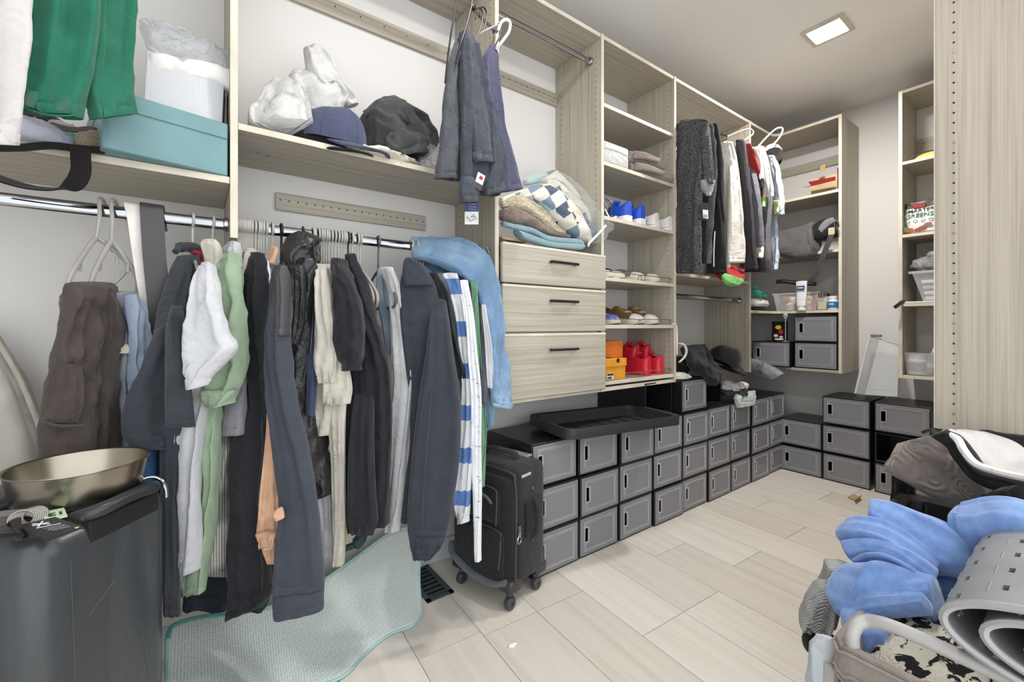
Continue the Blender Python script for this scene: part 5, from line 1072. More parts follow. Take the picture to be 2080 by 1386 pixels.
for k, (z0, xx, ln, lb_) in enumerate(((0.0, 2.09, 0.30, 'taupe rolled towel, lower of two, hanging over the shelf end'), (0.062, 2.06, 0.26, 'taupe rolled towel, upper of two, beside the white package'))):
    t = thing('towel', lb_, 'towel', (xx, 1.55, zE + z0), 'taupe towels')
    P_ = [A([xx - ln / 2, 1.56, zE + z0 + 0.034]), A([xx - ln / 4, 1.54, zE + z0 + 0.036]), A([xx + ln / 8, 1.52, zE + z0 + 0.032]), A([xx + ln / 2, 1.515 - 0.02 * (1 - k), zE + z0 + 0.031])]
    part('roll', loft2([(p + A([0, 0, 0.032]), p - A([0, 0, 0.032])) for p in P_], T=0.06, fold=0.0, wr=0.006, seed=20 + k, hem=0.02, thin=1, box=0.8), TA, t, True)
    part('inner_fold', loft2([(P_[0] + A([0.01, -0.05, 0.025]), P_[0] + A([0.0, -0.05, -0.02])), (P_[1] + A([0, -0.058, 0.015]), P_[1] + A([0, -0.058, -0.02])), (P_[2] + A([0, -0.055, 0.005]), P_[2] + A([0, -0.055, -0.02]))], T=0.012, fold=0, wr=0.004, seed=22 + k, hem=0, thin=1), TA, t, True)
# ------------------------------------------------------------------ dark shirts on the far upper rod
ZR2 = 2.33
def hang2(x, l, mat, g=None, wd=0.34): return hanger(x, ZR2 + 0.002, random.uniform(-0.05, 0.05), l, g, mat, wd=wd)
for k in range(4): hang2(2.352 + 0.022 * k, ORD[k] + ' of four black slim hangers at the left end of far upper rod', BLACKP, 'black hangers on the far upper rod')
hang2(2.47, 'single black hanger with hook apart on the far upper rod', BLACKP)
for k in range(5): hang2(2.56 + 0.03 * k, ORD[k] + ' of five white hangers in the middle of far upper rod', WHITEP, 'white hangers on the far upper rod')
DH = heather('2b2b2d', '6b6a6b', (90, 90, 330)); SG = heather('45454a', '6b6a6e', (60, 60, 900)); DG = cloth('4a494e', 0.08); LG = cloth('77767f', 0.06)
K_ = cloth('242427', 0.08); OW = cloth('e4dfd6', 0.03)
def back(label, pieces, cat='shirt', name='shirt'): return garment(name, label, cat, pieces)
t = back('dark heather grey tee shirt, first on the far upper rod', [
    ('body', DH, px([(245, 1384, 1436, 1.52, 1.30), (262, 1376, 1440), (330, 1375, 1432), (420, 1376, 1424), (500, 1377, 1422), (556, 1378, 1424)], 1.50, 1.30), dict(T=0.035, fold=0.008)),
    ('sleeve', DH, px([(258, 1424, 1442), (300, 1424, 1446), (345, 1428, 1450), (372, 1430, 1446)], 1.30, 1.25), dict(T=0.03, fold=0.004, wr=0.003))])
t = back('grey thin striped tee shirt with swing tag', [
    ('body', SG, px([(252, 1430, 1446), (300, 1436, 1450), (370, 1428, 1452), (450, 1424, 1446), (536, 1422, 1440)], 1.42, 1.31), dict(T=0.02)),
    ('sleeve', heather('8a898d', 'a5a4a6'), px([(366, 1424, 1452), (385, 1428, 1448), (398, 1434, 1444)], 1.29, 1.27), dict(T=0.02, fold=0.003))])
tg = thing('swing_tag', 'black swing tag with white barcode sticker on the striped tee', 'tag', PY(1432, 450, 1.27))
part('card', MB().add([PY(1424, 411, 1.275), PY(1440, 413, 1.265), PY(1441, 450, 1.265), PY(1425, 447, 1.275)] + [p + A([0, 0.001, 0]) for p in (PY(1424, 411, 1.275), PY(1440, 413, 1.265), PY(1441, 450, 1.265), PY(1425, 447, 1.275))], [(0, 1, 2, 3), (7, 6, 5, 4), (0, 4, 5, 1), (1, 5, 6, 2), (2, 6, 7, 3), (3, 7, 4, 0)]), plain('2b2b2d', 0.4), tg)
sti = [PY(1427, 426, 1.2725), PY(1438, 427, 1.264), PY(1438.5, 445, 1.264), PY(1427.5, 443, 1.2725)]
part('sticker', MB().add([p - A([0, 0.001, 0]) for p in sti], [(0, 1, 2, 3)]), plain('e4e4e2', 0.5), tg)
for k in range(5): part('bar', tube([PY(1429 + k * 1.7, 436, 1.2695 - k * 0.0013), PY(1429 + k * 1.7, 442, 1.2695 - k * 0.0013)], 0.0009, 4), BLACKP, tg)
t = back('black long sleeved shirt with white side piping', [
    ('body', K_, px([(250, 1440, 1454), (300, 1446, 1460), (400, 1440, 1468), (480, 1436, 1474), (556, 1434, 1476)], 1.40, 1.31), dict(T=0.03))])
part('piping', tube([PY(1452, 470, 1.29), PY(1450, 510, 1.29), PY(1450, 542, 1.29)], 0.003, 6, 4), OW, t)
t = back('beige shirt sliver left of the white long sleeved shirt', [('body', cloth('c3b8a5', 0.05), px([(300, 1464, 1474), (400, 1470, 1484), (545, 1472, 1480)], 1.42, 1.38), dict(T=0.015))])
t = back('white long sleeved shirt on the far upper rod', [
    ('body', OW, px([(288, 1462, 1488), (330, 1466, 1496), (400, 1472, 1502), (470, 1476, 1508)], 1.40, 1.33), dict(T=0.03)),
    ('sleeve', OW, px([(300, 1478, 1494), (360, 1480, 1502), (430, 1480, 1508), (500, 1478, 1512), (534, 1477, 1512)], 1.33, 1.28), dict(T=0.028, fold=0.004))])
t = back('charcoal knit cardigan right of the white long sleeved shirt', [
    ('body', heather('3c3b3f', '504f54'), px([(284, 1496, 1508), (330, 1500, 1516), (420, 1504, 1528), (500, 1510, 1534), (546, 1510, 1540)], 1.38, 1.30), dict(T=0.026))])
t = back('black shirt bunched low beside the charcoal cardigan', [('body', K_, px([(300, 1508, 1518), (400, 1518, 1530), (470, 1524, 1538), (552, 1500, 1545)], 1.44, 1.38), dict(T=0.03))])
t = back('lavender grey sweater with white cuff', [
    ('sleeve', LG, px([(300, 1512, 1524), (350, 1518, 1534), (420, 1526, 1546), (500, 1535, 1550)], 1.36, 1.29), dict(T=0.022)),
    ('cuff', OW, px([(500, 1536, 1550), (512, 1537, 1549), (524, 1538, 1548)], 1.36, 1.29), dict(T=0.02, fold=0.001, wr=0.001))])
t = back('red shirt with green trim, showing as thin strips', [
    ('body', cloth('a8322f', 0.1), px([(292, 1516, 1524), (330, 1524, 1533), (375, 1534, 1546), (405, 1538, 1550)], 1.37, 1.30), dict(T=0.012)),
    ('trim', cloth('a9d68a', 0.1), px([(400, 1544, 1551), (412, 1545, 1552), (420, 1546, 1551)], 1.34, 1.29), dict(T=0.01))])
t = back('cream tee shirt with black sleeve band', [
    ('sleeve', OW, px([(300, 1526, 1534), (330, 1532, 1544), (364, 1538, 1549)], 1.33, 1.28), dict(T=0.015)),
    ('band', K_, px([(362, 1537, 1550), (374, 1540, 1551), (382, 1544, 1550)], 1.32, 1.275), dict(T=0.015))])
t = back('pale grey and white shirt with wide sleeve', [
    ('sleeve', cloth('d6d2cb', 0.05), px([(298, 1536, 1552), (330, 1542, 1562), (370, 1548, 1568), (400, 1552, 1570)], 1.30, 1.24), dict(T=0.022))])
t = back('mid grey long shirt below the pale wide sleeve', [('body', heather('66656a', '7d7c80'), px([(380, 1542, 1568), (450, 1548, 1566), (520, 1546, 1562), (552, 1552, 1568)], 1.36, 1.28), dict(T=0.02))])
cm = N('light_blue_camouflage'); cm.base(cm.ramp(cm.noise(16, 2, dist=1.2), [(0.0, 'b4c8de'), (0.42, 'c9d6e4'), (0.55, 'dfe2ea'), (0.66, '8fb1d6')], True)); cm.b.inputs['Roughness'].default_value = 0.9; cm.bump(cm.noise(30, 4), 0.3, 0.006)
t = back('light blue patterned shirt, last on the far upper rod', [
    ('sleeve', cm.m, px([(316, 1560, 1572), (350, 1566, 1582), (400, 1570, 1590), (436, 1572, 1591)], 1.30, 1.22), dict(T=0.022)),
    ('body', cm.m, px([(430, 1564, 1578), (480, 1560, 1576), (520, 1562, 1578), (548, 1566, 1578)], 1.36, 1.28), dict(T=0.02))])
part('yellow_lining', loft2(px([(408, 1570, 1582), (420, 1572, 1582), (432, 1572, 1581)], 1.28, 1.215), T=0.01, fold=0, wr=0.001), cloth('d9dc9a', 0.05), t, True)
cap('grey and white camouflage cap hanging at the end of the far upper rod', PY(1568, 318, 1.36), 0.6, 0.5, heather('a3a09c', 'd4d0ca', (30, 30, 30)), K_, s=0.85)
wirehanger('large white plastic hanger hook at the end of the far upper rod', [PY(1538, 300, 1.40), PY(1556, 280, 1.36), PY(1576, 262, 1.30), PY(1588, 260, 1.28), PY(1589, 268, 1.28), PY(1578, 286, 1.29), PY(1556, 306, 1.34)], WHITEP, 0.0055)
wirehanger('grey plastic hanger hook left of the large white hook', [PY(1476, 278, 1.46), PY(1500, 268, 1.42), PY(1520, 262, 1.38), PY(1529, 266, 1.37), PY(1528, 274, 1.37), PY(1510, 286, 1.40)], HG, 0.005)
wirehanger('black hanger arm above the white long sleeved shirt', [PY(1456, 273, 1.38), PY(1474, 275, 1.34), PY(1476, 282, 1.33), PY(1460, 290, 1.36)], BLACKP, 0.004)
hz_ = PY(1480, 556, 1.34)[2]
solo('shirt', loft2(px([('p', 1448, 552, 1450, 548, 1.40, 1.55), ('p', 1470, 566, 1480, 544, 1.36, 1.5), ('p', 1500, 572, 1506, 546, 1.33, 1.48), ('p', 1512, 568, 1512, 548, 1.33, 1.45)]), T=0.02, fold=0.004, wr=0.006, seed=31, hem=0.01, thin=1), cloth('a81f26', 0.1), 'red folded shirt under the dark hanging shirts', 'shirt', smooth=True)
solo('shirt', loft2(px([('p', 1466, 562, 1470, 557, 1.29, 1.30), ('p', 1478, 578, 1486, 562, 1.26, 1.28), ('p', 1500, 581, 1502, 566, 1.255, 1.27), ('p', 1505, 578, 1505, 568, 1.255, 1.27)]), T=0.016, fold=0.002, wr=0.004, seed=33, hem=0.01, thin=1), cloth('6fae62', 0.1), 'green folded shirt hanging over the shelf edge under the red one', 'shirt', smooth=True)

# ------------------------------------------------------------------ heap of clothes and tray on the left wall boxes
ZT3 = z3 + BH + 0.002
solo('shirt', loft2([(PY(1384, 706, 1.56), PY(1430, 702, 1.62)), (PY(1396, 724, 1.50), PY(1436, 720, 1.58)), (PY(1404, 742, 1.45), PY(1444, 738, 1.52)), (PY(1422, 758, 1.422), PY(1452, 752, 1.45)), (PY(1438, 772, 1.415), PY(1454, 768, 1.425)), (PY(1446, 784, 1.415), PY(1450, 782, 1.42))], T=0.03, fold=0.008, wr=0.010, seed=41, hem=0.01, thin=1), cloth('1f1f22', 0.1, 0.4), 'black cloth hanging over the clear fronted box on top', 'shirt', smooth=True)
heap('shirt', 'black bundle of clothes behind the hanging black cloth', 'shirt', cloth('1a1a1c', 0.1, 0.4), A([2.50, 1.66, ZT3]), (0.34, 0.20, 0.12), 42, 0.2, 2)
heap('shirt', 'white cloth under the black cloth at the left end of the heap', 'shirt', cloth('dcd8d0', 0.04), A([2.36, 1.52, ZT3 + 0.001]), (0.13, 0.14, 0.035), 43, 0.2, 2)
solo('headband', tube([PY(1380, 698, 1.46), PY(1390, 702, 1.45), PY(1394, 714, 1.44), PY(1390, 726, 1.44), PY(1380, 736, 1.45)], 0.012, 8, 5, flat=0.006), plain('d6d2ca', 0.5), 'curved white plastic headband at the left end of the heap', 'headband')
cap('black cap lying on the heap of clothes, peak to the right', PY(1466, 738, 1.52), -0.65, 0.45, cloth('161618', 0.06, 0.5), s=1.2)
heap('shirt', 'blue grey folded shirt under the black cap', 'shirt', cloth('7fa0b4', 0.06), A([2.60, 1.56, ZT3]), (0.10, 0.12, 0.10), 44, 0.2, 2)
heap('shirt', 'white and pale blue shirt between black cloth and black cap', 'shirt', cloth('d5d9de', 0.05), A([2.66, 1.54, ZT3]), (0.16, 0.10, 0.055), 45, 0.25, 2.6)
solo('belt', ribbon([PY(1484, 742, 1.47), PY(1500, 745, 1.43), PY(1510, 755, 1.41), PY(1511, 765, 1.40), PY(1504, 773, 1.40), PY(1490, 777, 1.42)], (0.2, 0.1, 1), 0.016, 0.002), leather.m, 'black leather belt curling off the heap of clothes', 'belt')
zt_ = z3 + 0.001
heap('shirt', 'white and black sock bundle on the sixth box column', 'sock', cloth('c9c6c2', 0.25), A([2.96, 1.50, zt_ + 0.075]), (0.14, 0.14, 0.055), 46, 0.3, 3)
heap('shirt', 'dark checked cloth bundle on the box tops by the corner shelves', 'cloth', heather('2a2a30', '55555c', (60, 60, 60)), A([2.98, 1.50, zt_ + 0.035]), (0.20, 0.16, 0.06), 47, 0.3, 2.6)
heap('sock', 'white sock on the dark checked cloth bundle', 'sock', cloth('e0dedb', 0.04), A([3.05, 1.47, zt_ + 0.075]), (0.14, 0.07, 0.045), 48, 0.2, 2)
solo('cloth', loft2([(PY(1492, 798, 1.46), PY(1534, 796, 1.46)), (PY(1494, 808, 1.43), PY(1534, 806, 1.43)), (PY(1496, 818, 1.425), PY(1531, 816, 1.425)), (PY(1499, 829, 1.42), PY(1528, 822, 1.42))], T=0.02, fold=0.004, wr=0.010, seed=49, hem=0.01, thin=1), cloth('b9c0c0', 0.08), 'pale grey cloth hanging over the box fronts below the sock bundle', 'cloth', smooth=True)
# black boot tray on the box tops
t = thing('boot_tray', 'large black plastic tray lying on the left wall shoe boxes', 'tray', (1.7, 1.5, zt_ + 0.01))
c0, e1, e2 = A([1.66, 1.475, zt_ + 0.012]), A([0.985, -0.17, 0.0]), A([0.17, 0.985, 0.0])
def rr(hx, hy, z, r=0.05, n=6):
    out = []
    for sx, sy, a0 in ((1, 1, 0), (-1, 1, 90), (-1, -1, 180), (1, -1, 270)):
        for k in range(n + 1):
            a = math.radians(a0 + 90 * k / n); out.append(c0 + e1 * (sx * (hx - r) + r * math.cos(a)) + e2 * (sy * (hy - r) + r * math.sin(a)) + A([0, 0, z]))
    return out
part('pan', MB().grid([rr(0.30, 0.14, -0.008), rr(0.325, 0.165, 0.048), rr(0.345, 0.185, 0.052), rr(0.347, 0.187, 0.048), rr(0.347, 0.187, 0.006), rr(0.340, 0.180, 0.006), rr(0.340, 0.180, 0.046), rr(0.325, 0.165, 0.043), rr(0.298, 0.138, -0.002), [c0 + (p - c0) * 0.02 for p in rr(0.3, 0.14, -0.002)]], close_v=True), BLK2, t)
for k in range(7): part('tray_rib', tube([c0 + e1 * (-0.24 + 0.08 * k) - e2 * 0.10 + A([0, 0, 0.0]), c0 + e1 * (-0.24 + 0.08 * k) + e2 * 0.10 + A([0, 0, 0.0])], 0.004, 6), BLK2, t)

# ------------------------------------------------------------------ things in the corner shelves
def PF(u, v, X=3.70): return PX(u, v, X)
z21, z16, z12 = 2.061, 1.641, 1.214
t = thing('red_box', 'open tan and red cardboard box on the upper corner shelf', 'box', PF(1668, 372))
q0, q1 = PF(1637, 372, 3.70), PF(1702, 362, 3.70); e = nrm(A([q1[0] - q0[0], q1[1] - q0[1], 0])); o = A([q0[0], q0[1], z21]); wd = np.linalg.norm((q1 - q0)[:2])
TANC = plain('d9c193', 0.65); REDC = plain('8f2023', 0.5)
part('back_wall', place(box((0, -0.003, 0), (wd, 0.0, 0.16)), o + A([0.10, 0, 0]), e, A([1., 0, 0]), A([0, 0, 1.])), TANC, t)
part('side_wall', place(box((wd - 0.004, -0.10, 0), (wd, 0.0, 0.17)), o + A([0.10, 0, 0]), e, A([1., 0, 0]), A([0, 0, 1.])), REDC, t)
part('red_flap', sheet([[PX(1642, 370, 3.715), PX(1697, 359, 3.715)], [PX(1648, 377, 3.66), PX(1697, 366, 3.66)], [PX(1632, 381, 3.60), PX(1662, 375, 3.60)]], 0.003), REDC, t)
part('torn_flap', sheet([[PX(1664, 348, 3.72), PX(1676, 347, 3.72)], [PX(1668, 336, 3.72), PX(1677, 333, 3.72)]], 0.003), plain('b99a68', 0.7), t)
LE = cloth('5f5c5d', 0.06, 0.3, 0.7)
def pxx(rows, XL=3.6, XR=3.6):
    out = []
    for r in rows:
        if r[0] == 'p':
            a, b = (r[5], r[6]) if len(r) > 5 else (XL, XR); out.append((PX(r[1], r[2], a), PX(r[3], r[4], b)))
        else:
            a, b = (r[3], r[4]) if len(r) > 3 else (XL, XR); out.append((PX(r[1], r[0], a), PX(r[2], r[0], b)))
    return out
t = thing('sling_bag', 'dark grey sling bag with long webbing strap on the middle corner shelf', 'bag', PX(1640, 510, 3.62))
part('body', loft2(pxx([('p', 1572, 476, 1572, 512), ('p', 1590, 472, 1590, 522), ('p', 1620, 464, 1622, 528), ('p', 1645, 456, 1648, 524), ('p', 1656, 452, 1658, 505)], 3.66, 3.60), T=0.06, fold=0.003, wr=0.005, seed=51, hem=0, thin=1), LE, t, True)
part('zip_band', loft2(pxx([('p', 1648, 462, 1652, 492), ('p', 1672, 446, 1680, 488), ('p', 1700, 442, 1704, 480)], 3.64, 3.64), T=0.05, fold=0, wr=0.004, seed=52, hem=0, thin=1), cloth('242426', 0.05), t, True)
part('grey_flap', loft2(pxx([('p', 1660, 466, 1664, 480), ('p', 1676, 448, 1684, 462), ('p', 1692, 442, 1700, 450)], 3.60, 3.60), T=0.015, fold=0, wr=0.002, seed=53, hem=0, thin=1), cloth('85868a', 0.05), t, True)
part('webbing', ribbon([PX(1690, 474, 3.58), PX(1684, 490, 3.57), PX(1672, 520, 3.565), PX(1662, 548, 3.565), PX(1650, 568, 3.57), PX(1646, 576, 3.58)], (0.0, 1, 0.1), 0.034, 0.0015), cloth('4a4648', 0.05, 0.5), t)
part('badge', box(PX(1682, 478, 3.575), PX(1696, 462, 3.585), 0.002), plain('cbbf9c', 0.5), t, label='small tan badge hanging from the sling bag')
part('carabiner', tube([PX(1696, 462, 3.58), PX(1694, 452, 3.58), PX(1702, 450, 3.58), PX(1704, 460, 3.58), PX(1698, 464, 3.58)], 0.003, 6, 4), CHROME, t)
t = thing('bin', 'clear plastic bin filled with colourful small goods on the corner shelf', 'bin', PX(1612, 628, 3.66))
y0, y1 = PX(1570, 620, 3.64)[1], PX(1662, 620, 3.64)[1]
mb = MB(); zz0, zz1 = z12, z12 + 0.135
def ringr(y0, y1, x0, x1, z): return [A([x0, y0, z]), A([x0, y1, z]), A([x1, y1, z]), A([x1, y0, z])]
mb.grid([ringr(y0 - 0.02, y1 + 0.02, 3.66, 3.84, zz0 + 0.002), ringr(y0, y1, 3.64, 3.86, zz1), ringr(y0 + 0.006, y1 - 0.006, 3.634, 3.866, zz1), ringr(y0 + 0.006, y1 - 0.006, 3.634, 3.866, zz1 - 0.008)], close_v=True); mb.f.append((0, 1, 2, 3))
part('tub', mb, BINP, t)
rg = random.Random(9); cols = ['c4423a', 'd9cf6a', '8a9a5c', 'd88a94', 'e2ded4', '8c7a4e', 'b84a55', 'c9c3b2', '7e9b6a', 'd9a1a8', 'e0dccd', 'b43d34']
for k in range(12):
    yy = y1 + 0.03 + (y0 - y1 - 0.06) * ((k % 6) + 0.5) / 6; zz_ = zz0 + 0.006 + (0.055 if k >= 6 else 0)
    solo('snack_packet', blob((3.70 + 0.03 * rg.random() + (0.04 if k >= 6 else 0), yy, zz_), (0.075, 0.055, 0.055), 60 + k, 0.22, 2.2, 3, True, rg.random()), plain(cols[k], 0.4), ['red', 'pale yellow', 'olive', 'pink', 'white', 'brown', 'dark red', 'cream', 'green', 'light pink', 'ivory', 'bright red'][k] + ' small packet inside the clear bin on the corner shelf', 'packet', 'packets in the clear bin')
def tubeprod(label, cy, x, z, hgt, w0, mat, band):
    t = thing('lotion_tube', label, 'tube', (x, cy, z))
    part('body', loft2([(A([x, cy + w0, z + hgt]), A([x, cy - w0, z + hgt])), (A([x, cy + w0 * 0.95, z + hgt * 0.6]), A([x, cy - w0 * 0.95, z + hgt * 0.6])), (A([x, cy + w0 * 0.8, z + 0.025]), A([x, cy - w0 * 0.8, z + 0.025]))], T=0.02, fold=0, wr=0, hem=0, thin=1, tz=lambda s: 0.1 + s), mat, t, True)
    part('cap', lathe([(0.002, 0.026), (w0 * 0.75, 0.026), (w0 * 0.78, 0.0), (0.002, 0.0)], 16, c=(x, cy, z)), WHITEP, t)
    part('blue_band', place(text_mb('NIVEA', 0.016), (x - 0.0185, cy, z + hgt * 0.76), (0, -1, 0), (0, 0, 1)), WHITEP, t) if False else None
    part('blue_label', box((x - 0.020, cy - w0 * 0.72, z + hgt * 0.70), (x - 0.0165, cy + w0 * 0.72, z + hgt * 0.84), 0.001), band, t)
    part('label_lettering', box((x - 0.0206, cy - w0 * 0.5, z + hgt * 0.75), (x - 0.0198, cy + w0 * 0.5, z + hgt * 0.79)), WHITEP, t)
tubeprod('white squeeze tube with blue label standing in front of the clear bin', PX(1629, 600, 3.62)[1], 3.612, z12, 0.215, 0.036, plain('e6e8ea', 0.35), plain('2a4f94', 0.4))
t = thing('perfume_bottle', 'square glass perfume bottle with pump beside the clear bin', 'bottle', PX(1671, 620, 3.68)); yy = PX(1671, 615, 3.66)[1]
part('glass', box((3.64, yy - 0.030, z12), (3.68, yy + 0.030, z12 + 0.088), 0.004), GLASS, t); part('liquid', box((3.645, yy - 0.025, z12 + 0.005), (3.675, yy + 0.025, z12 + 0.055), 0.003), plain('c9c08a', 0.2), t)
part('pump', lathe([(0.002, 0.088), (0.010, 0.088), (0.010, 0.115), (0.004, 0.116), (0.004, 0.128), (0.002, 0.128)], 14, c=(3.66, yy, z12)), CHROME, t)
t = thing('perfume_bottle', 'slim grey flask bottle right of the perfume bottle', 'bottle', PX(1681, 620, 3.72)); yy = PX(1682, 615, 3.72)[1]
part('glass', box((3.71, yy - 0.022, z12), (3.74, yy + 0.022, z12 + 0.10), 0.004), plain('a9a59c', 0.2), t); part('cap', box((3.715, yy - 0.008, z12 + 0.10), (3.735, yy + 0.008, z12 + 0.12), 0.002), CHROME, t)
t = thing('pill_bottle', 'white pill bottle with blue label on the corner shelf', 'bottle', PX(1692, 622, 3.66)); yy = PX(1692, 615, 3.66)[1]
part('bottle', lathe([(0.002, 0), (0.030, 0), (0.031, 0.006), (0.031, 0.062), (0.024, 0.072), (0.002, 0.072)], 24, c=(3.66, yy, z12)), WHITEP, t)
part('blue_label', lathe([(0.0313, 0.012), (0.0316, 0.014), (0.0316, 0.056), (0.0313, 0.058)], 24, c=(3.66, yy, z12)), plain('2f7fb8', 0.4), t)
part('cap', lathe([(0.002, 0.07), (0.026, 0.07), (0.027, 0.094), (0.024, 0.097), (0.002, 0.097)], 24, c=(3.66, yy, z12)), WHITEP, t)
part('label_lettering', box((3.6280, yy - 0.014, z12 + 0.036), (3.6290, yy + 0.016, z12 + 0.044)), WHITEP, t)
def heapX(name, label, cat, mat, u, v, X, z, size, seed, amp=0.25, sc=2.2):
    p = PX(u, v, X); return heap(name, label, cat, mat, A([p[0], p[1], z]), size, seed, amp, sc)
CY1 = 1.50
heap('shirt', 'white folded shirt under the green bag on the corner shelf', 'shirt', cloth('dedcd8', 0.04), A([3.46, 1.58, z12 + 0.03]), (0.34, 0.16, 0.075), 71, 0.15, 2)
heap('pouch', 'black flat pouch under the white folded shirt on the corner shelf', 'pouch', BLACKP, A([3.46, 1.575, z12]), (0.34, 0.15, 0.032), 72, 0.06, 1.6)
heap('plastic_bag', 'shiny green plastic bag on the white folded shirt', 'plastic bag', plain('2f8f74', 0.25), A([3.44, 1.57, z12 + 0.10]), (0.26, 0.13, 0.055), 73, 0.3, 2.8)
heap('plastic_bag', 'teal plastic bag on top of the green plastic bag', 'plastic bag', plain('2c7488', 0.3), A([3.40, 1.60, z12 + 0.148]), (0.20, 0.12, 0.045), 74, 0.25, 2.4)
solo('insole', tube([PX(1577, 573, 3.70), PX(1592, 572, 3.70), PX(1610, 574, 3.70), PX(1630, 576, 3.71), PX(1650, 577, 3.72), PX(1656, 577, 3.72)], [0.010, 0.032, 0.028, 0.022, 0.030, 0.012], 12, 6, flat=0.016), plain('352c26', 0.5), 'dark brown shoe sole lying across the clear bin', 'shoe sole')
t = thing('candy_box', 'small black box with red and yellow patches on the left corner shoe box', 'box', PX(1583, 690, 3.62)); yy = PX(1583, 680, 3.64)[1]; zc = zf + BH + 0.001
part('carton', box((3.635, yy - 0.052, zc), (3.66, yy + 0.052, zc + 0.155), 0.002), plain('161112', 0.35), t)
for k, (dy, dz, w_, h_, cc_) in enumerate(((0.005, 0.110, 0.022, 0.016, 'c9b23a'), (-0.012, 0.075, 0.018, 0.018, 'b3202a'), (0.022, 0.045, 0.016, 0.012, 'd8d0c2'), (-0.015, 0.035, 0.014, 0.010, 'c9c2b6'), (0.0, 0.018, 0.034, 0.008, 'd9d4cc'))):
    part('printed_patch', place(lathe([(0.0003, 0.001), (1.0, 0.0008), (1.0, 0.0)], 16), (3.6345, yy + dy, zc + dz), (0, -w_, 0), (0, 0, h_), (-1, 0, 0)), plain(cc_, 0.4), t)
t = thing('wine_glass', 'upside down stemmed glass beside the black candy box', 'glass', PX(1594, 690, 3.62)); yy = PX(1595, 680, 3.62)[1]
part('base_foot', lathe([(0.001, 0.0), (0.026, 0.0), (0.026, 0.002), (0.005, 0.006), (0.003, 0.012), (0.003, 0.17), (0.006, 0.178), (0.016, 0.19), (0.018, 0.205), (0.010, 0.22), (0.001, 0.222)], 20, c=(3.625, yy, zc)), GLASS, t)
t = thing('plastic_bag', 'clear plastic bag with dark clothes sticking out under the corner shelves', 'plastic bag', PX(1560, 755, 3.56))
part('contents', loft2([(PX(1524, 728, 3.605), PX(1524, 752, 3.605)), (PX(1540, 734, 3.56), PX(1540, 758, 3.56)), (PX(1562, 744, 3.46), PX(1556, 764, 3.46)), (PX(1578, 754, 3.45), PX(1566, 766, 3.45))], T=0.04, fold=0, wr=0.008, seed=81, hem=0, thin=1), cloth('55525a', 0.2), t, True)
part('film', loft2([(PX(1522, 726, 3.605), PX(1522, 756, 3.605)), (PX(1545, 734, 3.55), PX(1540, 764, 3.55)), (PX(1575, 748, 3.445), PX(1560, 770, 3.445)), (PX(1591, 760, 3.44), PX(1572, 766, 3.44))], T=0.05, fold=0, wr=0.010, seed=82, hem=0, thin=1), FILM2, t, True)
part('blue_sticker', box(PX(1546, 742, 3.425), PX(1552, 736, 3.43)), plain('4fa9c4', 0.4), t)

# ------------------------------------------------------------------ right-hand unit of the back wall
g21, g16, g12, g07 = 2.145, 1.681, 1.243, 0.786
heap('note_pad', 'yellow sticky paper block on the top shelf of the narrow unit', 'paper', plain('e6e06a', 0.6), A([3.72, 0.62, g21]), (0.10, 0.16, 0.045), 90, 0.05, 1.2)
t = thing('snack_bag', 'white stand-up pouch reading SMARTER GREENS on the narrow shelves', 'snack bag', PX(1868, 470, 3.68)); yc = PX(1868, 440, 3.68)[1]
pouch = plain('ebe9e4', 0.35); L0 = PX(1836, 430, 3.68)[1]; R0 = PX(1899, 430, 3.68)[1]
def pz(v): return PX(1868, v, 3.68)[2]
part('pouch', loft2([(A([3.70, L0, pz(416)]), A([3.70, R0 - 0.02, pz(416)])), (A([3.69, L0 - 0.004, pz(428)]), A([3.69, R0 - 0.02, pz(428)])), (A([3.68, L0 - 0.014, pz(448)]), A([3.68, R0 - 0.02, pz(448)])), (A([3.68, L0 - 0.024, g16 + 0.006]), A([3.68, R0 - 0.02, g16 + 0.006]))], T=0.030, fold=0.002, wr=0.003, seed=91, hem=0, thin=1, tz=lambda s: 0.12 + 0.88 * min(1, s * 1.3)), pouch, t, True)
part('dark_top_band', loft2([(A([3.70, L0 + 0.004, pz(409)]), A([3.70, R0 - 0.03, pz(409)])), (A([3.698, L0 + 0.003, pz(414)]), A([3.698, R0 - 0.02, pz(414)])), (A([3.695, L0, pz(422)]), A([3.695, R0 - 0.02, pz(422)]))], T=0.014, fold=0.003, wr=0.002, seed=92, hem=0, thin=1), plain('4a403c', 0.25), t, True)
ym = (L0 + R0) / 2 - 0.002
xs_ = 3.632
part('red_logo_patch', box((3.672, ym - 0.028, pz(422)), (3.676, ym + 0.028, pz(414))), plain('a32c2c', 0.4), t)
part('lettering', place(text_mb('SMARTER', 0.033, 0.001), (3.669, ym - 0.001, pz(428)), (0, -1, 0), (0.22, 0, 0.98), (-1, 0, 0)), plain('27302c', 0.6), t)
part('lettering', place(text_mb('GREENS', 0.037, 0.001), (3.657, ym - 0.002, pz(438.5)), (0, -1, 0), (0.22, 0, 0.98), (-1, 0, 0)), plain('2f6b43', 0.6), t)
for k in range(4): part('round_mark', place(tube([(0.009 * math.cos(a), 0.009 * math.sin(a), 0) for a in [2 * math.pi * i / 14 for i in range(14)]], 0.0014, 5, closed=True), (3.649, ym + 0.050 - 0.036 * k, pz(450)), (0, -1, 0), (0, 0, 1), (-1, 0, 0)), plain('5d7a68', 0.5), t)
